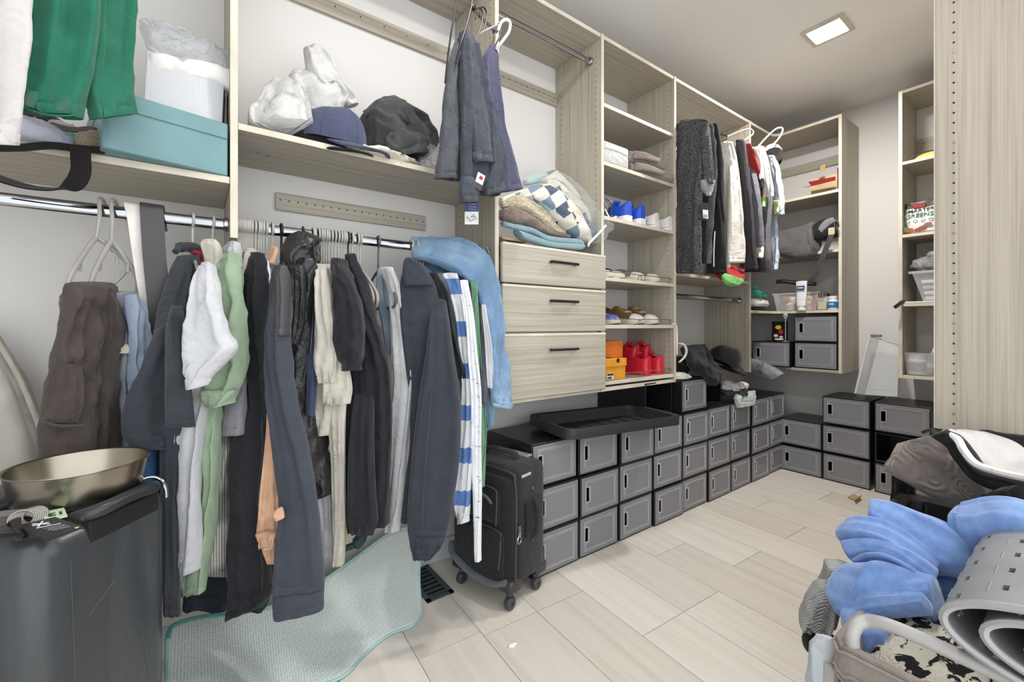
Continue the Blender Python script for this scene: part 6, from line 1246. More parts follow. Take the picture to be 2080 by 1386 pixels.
for dy, dz, c_ in ((0.058, 0.02, '4f7d3c'), (0.040, 0.012, 'b4523c'), (-0.02, 0.018, '8b5a4e'), (-0.045, 0.035, '9a6a5a'), (0.0, 0.008, 'a9453a')):
    part('food_picture', place(lathe([(0.0003, 0.0015), (1, 0.001), (1, 0)], 12), (3.642, ym + dy, g16 + 0.012 + dz), (0, -0.02, 0.004), (0, 0.003, 0.012), (-1, 0, 0)), plain(c_, 0.5), t)
t = thing('clear_bin', 'clear plastic drawer bin holding papers on the narrow shelves', 'bin', PX(1880, 605, 3.68))
ya = PX(1852, 570, 3.66)[1]; mb = MB(); mb.grid([ringr(ya - 0.05, 0.05, 3.68, 3.90, g12 + 0.012), ringr(ya, 0.04, 3.65, 3.92, g12 + 0.20), ringr(ya + 0.012, 0.03, 3.640, 3.93, g12 + 0.20), ringr(ya + 0.012, 0.03, 3.640, 3.93, g12 + 0.185)], close_v=True); mb.f.append((0, 1, 2, 3)); part('tub', mb, BINP, t)
for k in range(4): solo('paper_stack', box((3.70, 0.10, g12 + 0.02 + 0.035 * k), (3.88, ya - 0.055 + 0.006 * k, g12 + 0.036 + 0.035 * k + 0.004), 0.002, Matrix.Rotation(0.0, 4, 'X')), plain(['d8d4cc', 'e6e4e0', 'cfd6d2', 'dcd9d2'][k], 0.7), ['lowest', 'second', 'third', 'topmost'][k] + ' paper bundle inside the clear drawer bin', 'paper', 'papers in the clear bin')
solo('paper', box((3.640, 0.20, g12 + 0.001), (3.90, PX(1838, 612, 3.64)[1], g12 + 0.010), 0.001), plain('ebeae6', 0.6), 'flat white papers on the shelf under the clear drawer bin', 'paper')
t = thing('plastic_bag', 'black clothes wrapped in clear plastic on top of the clear drawer bin', 'plastic bag', PX(1865, 560, 3.68))
zz2 = g12 + 0.205
part('clothes', blob((3.78, 0.44, zz2), (0.26, 0.44, 0.10), 95, 0.12, 2.4, 4), cloth('2f2c30', 0.15), t, True)
part('film', blob((3.74, 0.44, zz2 - 0.004), (0.26, 0.46, 0.135), 96, 0.22, 3.0, 4), FILM2, t, True)
solo('strap', ribbon([PX(1838, 612, 3.66), PX(1832, 614, 3.62), PX(1824, 620, 3.58), PX(1817, 625, 3.56)], (0, 0.3, 1), 0.02, 0.003), BG, 'short black strap poking out past the papers on the narrow shelf', 'strap')
t = thing('tub', 'clear plastic tub holding white bottles on the lowest narrow shelf', 'tub', PX(1870, 765, 3.70)); cyy = PX(1870, 750, 3.72)[1] 
part('tub_wall', lathe([(0.002, 0.002), (0.075, 0.002), (0.096, 0.14), (0.101, 0.142), (0.101, 0.136), (0.094, 0.136), (0.073, 0.006), (0.002, 0.006)], 32, c=(3.735, cyy, g07)), BINP, t)
def bottle(label, c, r, h_, tilt, lab):
    t = thing('supplement_bottle', label, 'bottle', c, None); M = Matrix.Translation(tuple(c)) @ Matrix.Rotation(tilt, 4, 'X')
    part('bottle', lathe([(0.002, 0), (r, 0), (r, h_ * 0.72), (r * 0.85, h_ * 0.78), (0.002, h_ * 0.78)], 20, M=M), WHITEP, t)
    part('cap', lathe([(0.002, h_ * 0.77), (r * 0.9, h_ * 0.77), (r * 0.9, h_), (0.002, h_)], 20, M=M), WHITEP, t)
    part('label', lathe([(r * 1.005, h_ * 0.15), (r * 1.012, h_ * 0.16), (r * 1.012, h_ * 0.6), (r * 1.005, h_ * 0.61)], 20, M=M), plain(lab, 0.5), t)
bottle('white supplement bottle with brown label inside the clear tub', A([3.715, cyy + 0.015, g07 + 0.007]), 0.045, 0.12, 0.0, '8c6a5c')
bottle('white bottle with blue label leaning over the clear tub', A([3.74, cyy - 0.055, g07 + 0.05]), 0.042, 0.16, 0.35, '9fb0cc')
bottle('small orange labelled bottle at the right of the clear tub', A([3.70, cyy - 0.130, g07 + 0.003]), 0.03, 0.10, 0.0, 'd9963a')
# translucent storage bin standing on end on the back wall boxes
t = thing('storage_bin', 'translucent plastic storage bin leaning on end on the back wall boxes', 'bin', PX(1775, 800, 3.72))
z0 = 3 * (BH + 0.010)
ff = [PX(1757, 802, 3.655), PX(1823, 806, 3.655), PX(1826, 708, 3.75), PX(1787, 690, 3.78)]
bb = [PX(1738, 800, 3.80), PX(1800, 800, 3.86), PX(1826, 700, 3.93), PX(1766, 684, 3.90)]
gx = MB(); LV = []
for k in range(7):
    f_ = k / 6; LV.append([ff[0] * (1 - f_) + ff[3] * f_, ff[1] * (1 - f_) + ff[2] * f_])
part('base', sheet(LV, 0.004), BINP, t)
part('left_wall', sheet([[ff[0] * (1 - k / 4) + ff[3] * k / 4, bb[0] * (1 - k / 4) + bb[3] * k / 4] for k in range(5)], 0.004), BINP, t)
part('top_wall', sheet([[ff[3] * (1 - k / 4) + ff[2] * k / 4, bb[3] * (1 - k / 4) + bb[2] * k / 4] for k in range(5)], 0.004), BINP, t)
part('bottom_wall', sheet([[ff[0] * (1 - k / 4) + ff[1] * k / 4, bb[0] * (1 - k / 4) + bb[1] * k / 4] for k in range(5)], 0.004), BINP, t)
part('rim', tube([bb[0], bb[3], bb[2]], 0.010, 8), plain('d9dadb', 0.3), t)
ie = [ff[0] * 0.88 + ff[2] * 0.12, ff[1] * 0.88 + ff[3] * 0.12, ff[2] * 0.88 + ff[0] * 0.12, ff[3] * 0.88 + ff[1] * 0.12]
part('base_groove', tube(ie, 0.003, 6, closed=True), plain('c9cbce', 0.3), t)
part('clip_handle', box(bb[3] - A([0.02, 0.07, 0.002]), bb[3] + A([0.01, -0.01, 0.016]), 0.004), plain('77757a', 0.4), t)
part('lid_panel', sheet([[PX(1826, 712, 3.80), PX(1834, 712, 3.86)], [PX(1812, 805, 3.70), PX(1826, 806, 3.74)]], 0.003), BINP, t)

# ------------------------------------------------------------------ floor bits
t = solo('cardboard_scrap', sheet([[PZ(1722, 1010, 0.006), PZ(1734, 1004, 0.006)], [PZ(1736, 1018, 0.004), PZ(1748, 1012, 0.004)], [PZ(1738, 1014, 0.035), PZ(1750, 1006, 0.035)]], 0.003), plain('b99b68', 0.7), 'bent tan cardboard scrap on the floor near the back boxes', 'cardboard scrap')
solo('paper_scrap', blob(tuple(PZ(1041, 1312, 0.0)), (0.03, 0.016, 0.006), 99, 0.5, 3, 3), plain('f0efec', 0.6), 'tiny torn white paper scrap on the floor planks', 'paper scrap', smooth=True)
t = thing('floor_vent', 'dark slotted floor vent beside the mesh mat', 'vent', PZ(875, 1182, 0.0))
cv = PZ(868, 1184, 0.0); fr = MB(); vx, vy = 0.06, 0.13
for a, b in (((-vx, -vy), (-vx + 0.02, vy)), ((vx - 0.02, -vy), (vx, vy)), ((-vx, -vy), (vx, -vy + 0.022)), ((-vx, vy - 0.022), (vx, vy))): fr.box((cv[0] + a[0], cv[1] + a[1], 0.0002), (cv[0] + b[0], cv[1] + b[1], 0.006), 0.001)
part('frame', fr, plain('3e474d', 0.5), t); part('duct', box((cv[0] - vx + 0.01, cv[1] - vy + 0.01, 0.0001), (cv[0] + vx - 0.01, cv[1] + vy - 0.01, 0.0012)), HOLE, t)
for k in range(7): part('slat', box((cv[0] - 0.042, cv[1] - 0.10 + 0.03 * k, 0.001), (cv[0] + 0.042, cv[1] - 0.092 + 0.03 * k, 0.005)), plain('3e474d', 0.5), t)
# ------------------------------------------------------------------ black soft suitcase under the clothes
def frame_pts(o, ex, ey, ez=(0, 0, 1.0)):
    ex, ey, ez, o = A(ex), A(ey), A(ez), A(o); return lambda x, y, z: o + ex * x + ey * y + ez * z
S0 = PZ(1045, 1225, 0.03)        # near bottom corner between front face and side face
c1 = PY(1112, 1180, 1.0)
FN = nrm(A([-0.975, 0.22, 0]))   # outward... direction along the front face to the left (away from side)
t = thing('suitcase', 'black soft sided wheeled suitcase standing by the shoe boxes', 'suitcase', S0)
# front face runs from the near right corner towards the wall (left in the picture), side face runs along the boxes
P_nr = PZ(1050, 1212, 0.05); P_nl = PZ(930, 1150, 0.05); P_sr = PZ(1106, 1162, 0.05)
ex = nrm(A([*(P_nl - P_nr)[:2], 0])); ey = A([-ex[1], ex[0], 0.0]); 
if np.dot(ey, P_sr - P_nr) < 0: ey = -ey
SW = np.linalg.norm(P_nl - P_nr); SD = 0.20; SH = 0.465
W_ = lambda x, y, z: P_nr + ex * x + ey * y + A([0, 0, z - 0.05])
def sbox(a, b, bev, mat, nm, par): return part(nm, place(box(a, b, bev), P_nr - A([0, 0, 0.05]), ex, ey, A([0, 0, 1.0])), mat, par)
CAN = cloth('2c2b2b', 0.10, 0.5, 0.8, 500); CAN2 = cloth('1d1e21', 0.08, 0.5, 0.8, 500)
sbox((0, 0.0, 0.075), (SW, SD, 0.075 + SH), 0.035, CAN, 'body', t)
sbox((0.015, -0.035, 0.10), (SW - 0.02, 0.02, 0.50), 0.03, CAN2, 'front_panel', t)
sbox((0.035, -0.058, 0.105), (SW - 0.03, -0.02, 0.30), 0.018, CAN2, 'lower_pocket', t)
sbox((0.055, -0.050, 0.325), (SW - 0.05, -0.02, 0.45), 0.018, CAN2, 'upper_pocket', t)
LG_ = plain('5c6068', 0.5)
part('pocket_handle', tube([W_(0.09, -0.052, 0.405), W_(0.10, -0.066, 0.43), W_(SW * 0.5, -0.07, 0.445), W_(SW - 0.09, -0.066, 0.43), W_(SW - 0.07, -0.052, 0.405)], 0.012, 10, 5, flat=0.006), LG_, t)
part('bottom_bumper', tube([W_(0.02, -0.045, 0.115), W_(0.08, -0.062, 0.10), W_(SW * 0.55, -0.064, 0.105), W_(SW - 0.04, -0.058, 0.14), W_(SW - 0.005, -0.03, 0.17)], 0.020, 10, 6, flat=0.010), LG_, t)
for z, x0, x1 in ((0.302, 0.045, SW - 0.04), (0.462, 0.065, SW - 0.06)):
    part('zip', tube([W_(x0, -0.058 if z < 0.4 else -0.050, z - 0.14), W_(x0 - 0.004, -0.05, z - 0.03), W_(x0 + 0.02, -0.045, z), W_(x1 - 0.02, -0.045, z), W_(x1, -0.05, z - 0.03)], 0.003, 6, 5), plain('44464a', 0.5), t)
part('edge_zip', tube([W_(0.004, -0.006, 0.10), W_(0.0, -0.004, 0.35), W_(0.006, -0.004, 0.49), W_(0.04, -0.004, 0.525), W_(SW - 0.04, -0.004, 0.525), W_(SW - 0.01, -0.004, 0.49)], 0.005, 8, 5), plain('3c3b3c', 0.5), t)
zp = part('zip_pull', tube([W_(-0.008, 0.004, 0.325), W_(-0.012, 0.002, 0.30), W_(-0.010, 0.0, 0.285)], 0.006, 8, 4), CHROME, t, label='silver zip puller')
part('pull_ring', tube([W_(-0.012, 0.0 + 0.011 * math.cos(a), 0.272 + 0.014 * math.sin(a)) for a in [2 * math.pi * k / 14 for k in range(14)]], 0.003, 6, closed=True), CHROME, zp)
sbox((-0.012, 0.045, 0.26), (0.004, 0.155, 0.40), 0.006, CAN2, 'side_handle_patch', t)
part('side_handle', tube([W_(-0.010, 0.10, 0.25), W_(-0.030, 0.10, 0.28), W_(-0.032, 0.10, 0.37), W_(-0.012, 0.10, 0.405)], 0.012, 8, 5, flat=0.006), CAN, t)
for z in (0.235, 0.44): part('rivet', lathe([(0.0005, 0.004), (0.006, 0.003), (0.007, 0)], 10, M=Matrix.Translation(tuple(W_(0.0, 0.10, z))) @ Matrix.Rotation(-math.pi / 2, 4, 'Y')), STEEL, t)
part('maker_badge', place(box((-0.03, -0.006, 0), (0.03, 0.006, 0.002), 0.0008), W_(0.001, 0.06, 0.505), ey, A([0, 0, 1.0]), -ex), plain('b9bac0', 0.3), t)
part('top_handle', tube([W_(SW * 0.25, 0.10, 0.540), W_(SW * 0.3, 0.10, 0.565), W_(SW * 0.7, 0.10, 0.565), W_(SW * 0.75, 0.10, 0.540)], 0.014, 10, 5, flat=0.007), CAN, t)
part('telescopic_plate', place(box((SW * 0.2, SD - 0.05, 0.537), (SW * 0.8, SD - 0.01, 0.547), 0.003), P_nr - A([0, 0, 0.05]), ex, ey, A([0, 0, 1.0])), plain('8c8c8c', 0.35), t)
for x, y in ((0.035, 0.0), (SW - 0.03, 0.0), (0.035, SD - 0.03), (SW - 0.03, SD - 0.03)):
    wp = part('wheel_mount', place(box((x - 0.035, y - 0.035, 0.062), (x + 0.035, y + 0.035, 0.11), 0.012), P_nr - A([0, 0, 0.05]), ex, ey, A([0, 0, 1.0])), plain('3a393a', 0.45), t)
    part('wheel_fork', tube([W_(x, y, 0.075), W_(x - 0.006, y - 0.008, 0.05), W_(x - 0.014, y - 0.018, 0.032)], 0.014, 10, 4), plain('54565a', 0.4), wp)
    M = Matrix.Translation(tuple(W_(x - 0.014, y - 0.018, 0.026))) @ Matrix(((ey[0], ex[0], 0, 0), (ey[1], ex[1], 0, 0), (0, 0, 1, 0), (0, 0, 0, 1))) @ Matrix.Rotation(math.pi / 2, 4, 'X')
    part('wheel', lathe([(0.004, -0.014), (0.020, -0.014), (0.025, -0.008), (0.025, 0.008), (0.020, 0.014), (0.004, 0.014)], 20, M=M), plain('3c3d40', 0.5), wp)

# ------------------------------------------------------------------ pale mesh mat leaning under the clothes
mm = N('pale_green_mesh_mat'); vv = mm.n('TexVoronoi'); vv.inputs['Scale'].default_value = 140; vv.inputs['Randomness'].default_value = 0.15; mm.l(mm.co.outputs['UV'], vv.inputs['Vector'])
mm.base(mm.ramp(vv.outputs['Distance'], [(0.25, 'ccd3d0'), (0.5, 'bcc5c2'), (0.62, '8f9a99')])); mm.b.inputs['Roughness'].default_value = 0.8; mm.bump(vv.outputs['Distance'], -0.6, 0.004)
NB = 26; top_ = [PY(340, 1300, 1.50), PY(352, 1272, 1.55), PY(410, 1254, 1.60), PY(480, 1246, 1.62), PY(560, 1230, 1.64), PY(640, 1190, 1.67), PY(720, 1135, 1.70), PY(790, 1085, 1.73), PY(838, 1072, 1.74), PY(857, 1086, 1.73)]
bot_ = [PY(336, 1420, 1.26), PY(380, 1430, 1.26), PY(450, 1425, 1.27), PZ(560, 1405, 0.012), PZ(640, 1395, 0.010), PZ(700, 1372, 0.008), PZ(740, 1330, 0.008), PZ(790, 1290, 0.008), PZ(836, 1272, 0.008), PZ(856, 1250, 0.010)]
TT = catmull(top_, 6); BB = catmull(bot_, 6); G = []
for i in range(len(TT)):
    row = []
    for j in range(NB + 1):
        f_ = j / NB; p = TT[i] * (1 - f_) + BB[i] * f_; sag = math.sin(math.pi * f_)
        p = p + A([0, 0.02 * sag, -0.035 * sag * (0.4 + 0.6 * min(1, p[2] / 0.2))]) + A([0, -1, 0.4]) * 0.008 * math.sin(i * 0.33 + 1.2 * f_) * sag
        p[2] = max(p[2], 0.006); row.append(p)
    G.append(row)
t = thing('mesh_mat', 'pale green textured mesh mat with teal rim lying under the hanging clothes', 'mat', PZ(650, 1300, 0))
mo = part('mat', sheet(G, 0.006), mm.m, t, True)
me = mo.data; uvl = me.uv_layers.new(name='UVMap'); cs = [(v.co.x, v.co.y * 0.7 + v.co.z * 0.75) for v in me.vertices]
for lp in me.loops: uvl.data[lp.index].uv = cs[lp.vertex_index]
rim = [r[0] for r in G] + G[-1][1:] + [r[-1] for r in G[::-1]][1:] + G[0][::-1][1:]
part('teal_rim', tube(rim, 0.005, 6), plain('9cc0ba', 0.6), t)
part('teal_top_binding', tube([r[0] for r in G][:int(len(G) * 0.4)], 0.0065, 6), plain('4f9a90', 0.6), t, label='teal edge binding')
solo('slipper', tube([PY(700, 1115, 1.66), PY(722, 1106, 1.65), PY(735, 1090, 1.65), PY(738, 1078, 1.66)], [0.012, 0.022, 0.02, 0.01], 10, 5), plain('22383c', 0.6), 'dark teal slipper on the mesh mat below the black shirts', 'slipper')

# ------------------------------------------------------------------ hard suitcase, bowl and small things at the left foreground
ZH = 0.76
H0 = PZ(70, 1098, ZH); H1 = PZ(352, 975, ZH); d = nrm(A([*(H1 - H0)[:2], 0])); nn = A([d[1], -d[0], 0.0])
HL = np.linalg.norm((H1 - H0)[:2]); HW = 0.46
shell = N('dark_grey_scuffed_shell'); fs = shell.noise(1, 5, shell.coord((14, 14, 2)), 0.6); shell.base(shell.ramp(fs, [(0.3, '34373a'), (0.62, '3f4346'), (0.72, '4a4e51')])); shell.b.inputs['Roughness'].default_value = 0.26; shell.bump(shell.noise(500, 2), 0.2, 0.0008)
t = thing('suitcase', 'large dark grey hard shell suitcase in the left foreground under the steel bowl', 'suitcase', (H0 + H1) / 2 - A([0, 0, ZH]))
o = A([H0[0], H0[1], 0.0])
Wh = lambda x, y, z: o + d * x + nn * y + A([0, 0, z])
def hb(a, b, bev, mat, nm, par=None): return part(nm, place(box(a, b, bev), o, d, nn, A([0, 0, 1.0])), mat, par or t)
hb((0, -HW * 0.48, 0.03), (HL, 0, ZH), 0.045, shell.m, 'front_shell'); hb((0, -HW, 0.03), (HL, -HW * 0.52, ZH), 0.045, shell.m, 'rear_shell')
hb((0.006, -HW * 0.54, 0.036), (HL - 0.006, -HW * 0.46, ZH - 0.006), 0.03, plain('1d1f21', 0.5), 'zip_gap')
hb((HL * 0.32, -0.05, ZH - 0.050), (HL * 0.86, 0.0012, ZH - 0.010), 0.004, BLACKR, 'handle_recess')
hb((HL * 0.28, -0.075, ZH - 0.006), (HL * 0.86, -0.002, ZH + 0.004), 0.004, plain('26282a', 0.45), 'handle_plate')
part('handle', tube([Wh(HL * 0.32, -0.03, ZH - 0.005), Wh(HL * 0.38, 0.002, ZH + 0.004), Wh(HL * 0.6, 0.006, ZH + 0.008), Wh(HL * 0.80, 0.002, ZH + 0.004), Wh(HL * 0.84, -0.03, ZH - 0.004)], 0.0125, 12, 6), plain('2c2e30', 0.35), t)
part('metal_loop', tube([Wh(HL * 0.80, -0.045, ZH + 0.004), Wh(HL * 0.87, -0.03, ZH + 0.016), Wh(HL * 0.91, -0.012, ZH + 0.012), Wh(HL * 0.92, 0.001, ZH - 0.01), Wh(HL * 0.92, 0.003, ZH - 0.03)], 0.0035, 8, 5), CHROME, t)
for x, y in ((0.05, -0.06), (0.05, -HW + 0.06), (HL - 0.05, -0.06), (HL - 0.05, -HW + 0.06)): part('wheel', lathe([(0.004, 0), (0.022, 0.002), (0.024, 0.02), (0.022, 0.034), (0.004, 0.036)], 16, c=tuple(Wh(x, y, 0.0))), BLACKP, t)
for a, b in (((HL * 0.20, 0.70), (HL * 0.24, 0.40)), ((HL * 0.24, 0.40), (HL * 0.22, 0.20)), ((HL * 0.7, 0.5), (HL * 0.82, 0.3)), ((HL * 0.3, 0.58), (HL * 0.5, 0.62))):
    part('scratch', tube([Wh(a[0], 0.0004, a[1]), Wh((a[0] + b[0]) / 2, 0.0006, (a[1] + b[1]) / 2), Wh(b[0], 0.0004, b[1])], 0.0003, 4, 3), plain('63676b', 0.5), t)
zb = ZH + 0.006; bc = PZ(164, 939, zb + 0.065); bc[2] = zb
rb_ = 0.106
t = thing('steel_bowl', 'shallow brushed steel bowl standing on the dark suitcase', 'bowl', bc)
part('bowl', lathe([(0.001, 0.004), (rb_ * 0.86, 0.004), (rb_ * 0.885, 0.010), (rb_ * 0.965, 0.062), (rb_ * 1.0, 0.064), (rb_ * 1.0, 0.066), (rb_ * 0.955, 0.064), (rb_ * 0.872, 0.014), (rb_ * 0.84, 0.008), (0.001, 0.008)], 64, c=tuple(bc)), STEEL, t)
part('rubber_base', lathe([(rb_ * 0.80, 0.004), (rb_ * 0.88, 0.004), (rb_ * 0.885, 0.0), (rb_ * 0.80, 0.0)], 48, c=tuple(bc)), BLACKR, t)
zt2 = ZH + 0.004
def flat(name, label, cat, pts, z, mat, th=0.0015):
    q = [PZ(u, v, z) for u, v in pts]; q2 = [p + A([0, 0, th]) for p in q]; k = len(q)
    t = thing(name, label, cat, q[0]); part('card', MB().add(q + q2, [tuple(range(k))[::-1], tuple(range(k, 2 * k))] + [(i, (i + 1) % k, k + (i + 1) % k, k + i) for i in range(k)]), mat, t, smooth=False); return t, q
t, q = flat('luggage_tag', 'black swing tag with white star mark lying on the dark suitcase', 'tag', [(34, 1070), (112, 1052), (170, 1073), (96, 1100)], zt2 + 0.012, plain('17181b', 0.4))
eu, ev = (q[2] - q[1]), (q[0] - q[1])
def on(a, b, dz=0.0022): return q[1] + eu * a + ev * b + A([0, 0, dz])
for a0, b0, a1, b1 in ((0.12, 0.42, 0.38, 0.72), (0.38, 0.42, 0.14, 0.70), (0.26, 0.36, 0.25, 0.78)): part('star_mark', tube([on(a0, b0), on(a1, b1)], 0.0016, 5, flat=0.0005), plain('e6e6e6', 0.5), t)
part('lettering', tube([on(0.50, 0.22), on(0.44, 0.80)], 0.0022, 5, flat=0.0004), plain('c9c9cb', 0.5), t)
for k in range(4): part('print_line', tube([on(0.60 + 0.07 * k, 0.2), on(0.57 + 0.07 * k, 0.72 - 0.06 * (k % 2))], 0.0007, 5, flat=0.0003), plain('9a9a9d', 0.5), t)
part('eyelet', lathe([(0.0015, 0.002), (0.0035, 0.0022), (0.0042, 0.0)], 10, c=tuple(on(0.93, 0.12, 0.001))), STEEL, t)
t, q = flat('size_card', 'pale green size card reading 12 behind the black swing tag', 'tag', [(86, 1042), (130, 1033), (137, 1050), (92, 1062)], zt2 + 0.010, plain('bccfae', 0.5))
eu, ev = q[1] - q[0], q[3] - q[0]
part('lettering', place(text_mb('12', 0.022, 0.0005), q[0] + eu * 0.55 + ev * 0.5 + A([0, 0, 0.0022]), -nrm(eu), nrm(ev), A([0, 0, 1.0])), plain('2a2c2a', 0.6), t)
solo('strap', ribbon([PZ(-30, 1050, zt2 + 0.01), PZ(20, 1044, zt2 + 0.014), PZ(62, 1042, zt2 + 0.016), PZ(88, 1052, zt2 + 0.01)], (0.3, 0.7, 0.5), 0.012, 0.002), plain('c9c5cc', 0.15, 0.8), 'shiny silver strap at the left edge of the suitcase top', 'strap')
solo('strap', ribbon([PZ(-40, 1085, zt2 + 0.008), PZ(20, 1078, zt2 + 0.012), PZ(44, 1074, zt2 + 0.007)], (0.2, 0.9, 0.0), 0.036, 0.003), BG, 'wide black strap lying along the top of the dark suitcase', 'strap')
t = thing('bracelet', 'rolled band with fine metallic ridges beside the black swing tag', 'bracelet', PZ(52, 1062, zt2))
cb = PZ(56, 1052, zt2 + 0.016)
for k in range(7): part('ridge_ring', tube([cb + A([0.015 * math.cos(a) + 0.0024 * k - 0.007, 0.004 * math.sin(a) + 0.0012 * k, 0.0125 * math.sin(a)]) for a in [2 * math.pi * i / 20 for i in range(20)]], 0.0016, 6, closed=True), plain('8f8a84', 0.3, 0.6), t)
fs_ = N('beige_plush_cover'); fq = fs_.noise(60, 4); fs_.base(fs_.ramp(fs_.noise(6, 3), [(0.3, 'c3bdb3'), (0.7, 'd2cdc5')])); fs_.b.inputs['Roughness'].default_value = 0.95; fs_.bump(fq, 0.3, 0.003)
t = thing('cushion', 'pale beige padded cushion leaning against the wall behind the bowl', 'cushion', PY(10, 1000, 1.70))
part('cover', loft2(px([('p', -120, 640, -20, 670), ('p', -120, 720, 34, 760), ('p', -120, 800, 66, 830), ('p', -120, 880, 84, 890), ('p', -120, 960, 92, 950), ('p', -120, 1040, 96, 1000), ('p', -110, 1300, 96, 1240)], 1.72, 1.70), T=0.07, fold=0.003, wr=0.006, ws=6, seed=97, hem=0, thin=1), fs_.m, t, True)
part('piping', tube([PY(-20, 668, 1.66), PY(34, 758, 1.65), PY(66, 830, 1.64), PY(86, 890, 1.64), PY(94, 950, 1.64), PY(98, 1000, 1.64)], 0.006, 8, 5), cloth('b3aca1', 0.05), t)

# ------------------------------------------------------------------ right foreground: basket, mat roll, fleece, sweater
t = thing('laundry_basket', 'grey brown fabric laundry basket on a white tube frame, right foreground', 'basket', (0.97, 0.0, 0.0))
BX0, BX1, BY0, BY1, BZ = 0.79, 1.16, -0.36, 0.242, 0.615
TUBE = plain('aaa8a6', 0.4)
BFAB = cloth('8c837c', 0.06, 0.3, 0.7)
def ringb(dx, z, r=0.03, n=5):
    out = []; hx0, hx1, hy0, hy1 = BX0 + dx, BX1 - dx, BY0 + dx, BY1 - dx
    for cx_, cy_, a0 in ((hx1 - r, hy1 - r, 0), (hx0 + r, hy1 - r, 90), (hx0 + r, hy0 + r, 180), (hx1 - r, hy0 + r, 270)):
        for k in range(n + 1):
            a = math.radians(a0 + 90 * k / n); out.append(A([cx_ + r * math.cos(a), cy_ + r * math.sin(a), z + 0.004 * math.sin(7 * a + z * 30)]))
    return out
part('fabric_bag', MB().grid([ringb(0.03, 0.10), ringb(0.012, 0.30), ringb(0.006, 0.50), ringb(0.000, 0.565), ringb(-0.003, 0.568), ringb(-0.006, 0.565), ringb(-0.003, BZ), ringb(0.006, BZ + 0.002), ringb(0.012, 0.59), ringb(0.02, 0.45)], close_v=True), BFAB, t)
for z in (0.566, 0.574, 0.607): part('hem_fold', tube(ringb(-0.006, z), 0.0025, 6, closed=True), BFAB, t)
for x, y in ((BX0 + 0.03, BY1 + 0.012), (BX0 + 0.03, BY0 + 0.05), (BX1 - 0.03, BY1 + 0.012), (BX1 - 0.03, BY0 + 0.05), (BX0 - 0.012, BY1 - 0.03)): part('frame_leg', tube([(x, y, 0.0), (x, y, 0.56)], 0.011, 10), TUBE, t)
hp_ = [PX(1733, 1322, 0.80), PX(1731, 1292, 0.80), PX(1741, 1270, 0.81), PX(1762, 1263, 0.82), PX(1797, 1268, 0.82), PX(1850, 1288, 0.82), PX(1904, 1312, 0.82), PX(1990, 1352, 0.82), PX(2080, 1394, 0.82)]
part('tube_handle', tube(hp_, 0.0095, 12, 6), TUBE, t)
solo('liner', loft2(pxx([('p', 1672, 1290, 1690, 1300), ('p', 1668, 1330, 1690, 1330), ('p', 1664, 1386, 1692, 1386), ('p', 1660, 1450, 1692, 1450)], 0.86, 0.82), T=0.02, fold=0.004, wr=0.004, seed=101, hem=0, thin=1), cloth('bcc3c9', 0.05), 'pale blue grey cloth hanging down outside the laundry basket', 'cloth', smooth=True)
lp = N('black_cream_leopard_knit'); lf = lp.noise(48, 4, dist=0.8); lp.base(lp.ramp(lf, [(0.0, '17171a'), (0.45, '1c1c1e'), (0.475, 'd8d3c4'), (1.0, 'ddd8ca')])); lp.b.inputs['Roughness'].default_value = 1; lp.bump(lp.noise(260, 3), 0.8, 0.005)
solo('sweater', blob((0.97, 0.03, 0.48), (0.33, 0.44, 0.155), 103, 0.10, 1.8, 5), lp.m, 'black and cream mottled knit sweater under the rolled mat in the basket', 'sweater', smooth=True)
FL = N('blue_fleece'); ff_ = FL.noise(420, 3); FL.base(FL.ramp(FL.noise(60, 4), [(0.3, '6585bd'), (0.7, '7a98ca')])); FL.b.inputs['Roughness'].default_value = 1; FL.b.inputs['Sheen Weight'].default_value = 0.4; FL.bump(ff_, 0.4, 0.0015); FL.bump(FL.noise(18, 3), 0.2, 0.006)
t = thing('fleece_blanket', 'crumpled sky blue fleece piled on the laundry basket', 'blanket', (1.05, 0.15, 0.62))
def fl(nm, rows, **kw):
    k = dict(T=0.05, fold=0.004, wr=0.006, ws=5, hem=0, thin=1, n=44, sub=8); k.update(kw); part(nm, loft2(rows, **k), FL.m, t, True)
fl('hood_fold', pxx([('p', 1764, 1066, 1766, 1030), ('p', 1800, 1090, 1810, 1031), ('p', 1850, 1130, 1862, 1046), ('p', 1890, 1160, 1922, 1068), ('p', 1920, 1170, 1956, 1108), ('p', 1936, 1168, 1950, 1140)], 1.10, 1.16), T=0.06, seed=111)
fl('middle_fold', pxx([('p', 1718, 1112, 1730, 1082), ('p', 1750, 1112, 1752, 1060), ('p', 1790, 1120, 1800, 1066), ('p', 1836, 1150, 1850, 1096), ('p', 1870, 1185, 1896, 1140)], 1.06, 1.10), T=0.05, seed=112)
fl('hem_fold', pxx([('p', 1732, 1142, 1720, 1108), ('p', 1770, 1134, 1764, 1104), ('p', 1810, 1142, 1812, 1112), ('p', 1850, 1168, 1858, 1130), ('p', 1886, 1198, 1896, 1160)], 1.03, 1.06), T=0.04, seed=113)
fl('front_swirl', pxx([('p', 1700, 1236, 1716, 1180), ('p', 1716, 1262, 1748, 1152), ('p', 1752, 1290, 1796, 1147), ('p', 1800, 1262, 1840, 1162), ('p', 1850, 1244, 1880, 1184), ('p', 1892, 1236, 1914, 1206)], 0.96, 1.02), T=0.07, seed=114)
fl('front_roll', pxx([('p', 1704, 1252, 1710, 1214), ('p', 1740, 1260, 1742, 1216), ('p', 1790, 1252, 1796, 1212), ('p', 1840, 1246, 1846, 1212), ('p', 1880, 1238, 1884, 1216)], 0.93, 0.95), T=0.04, seed=115)
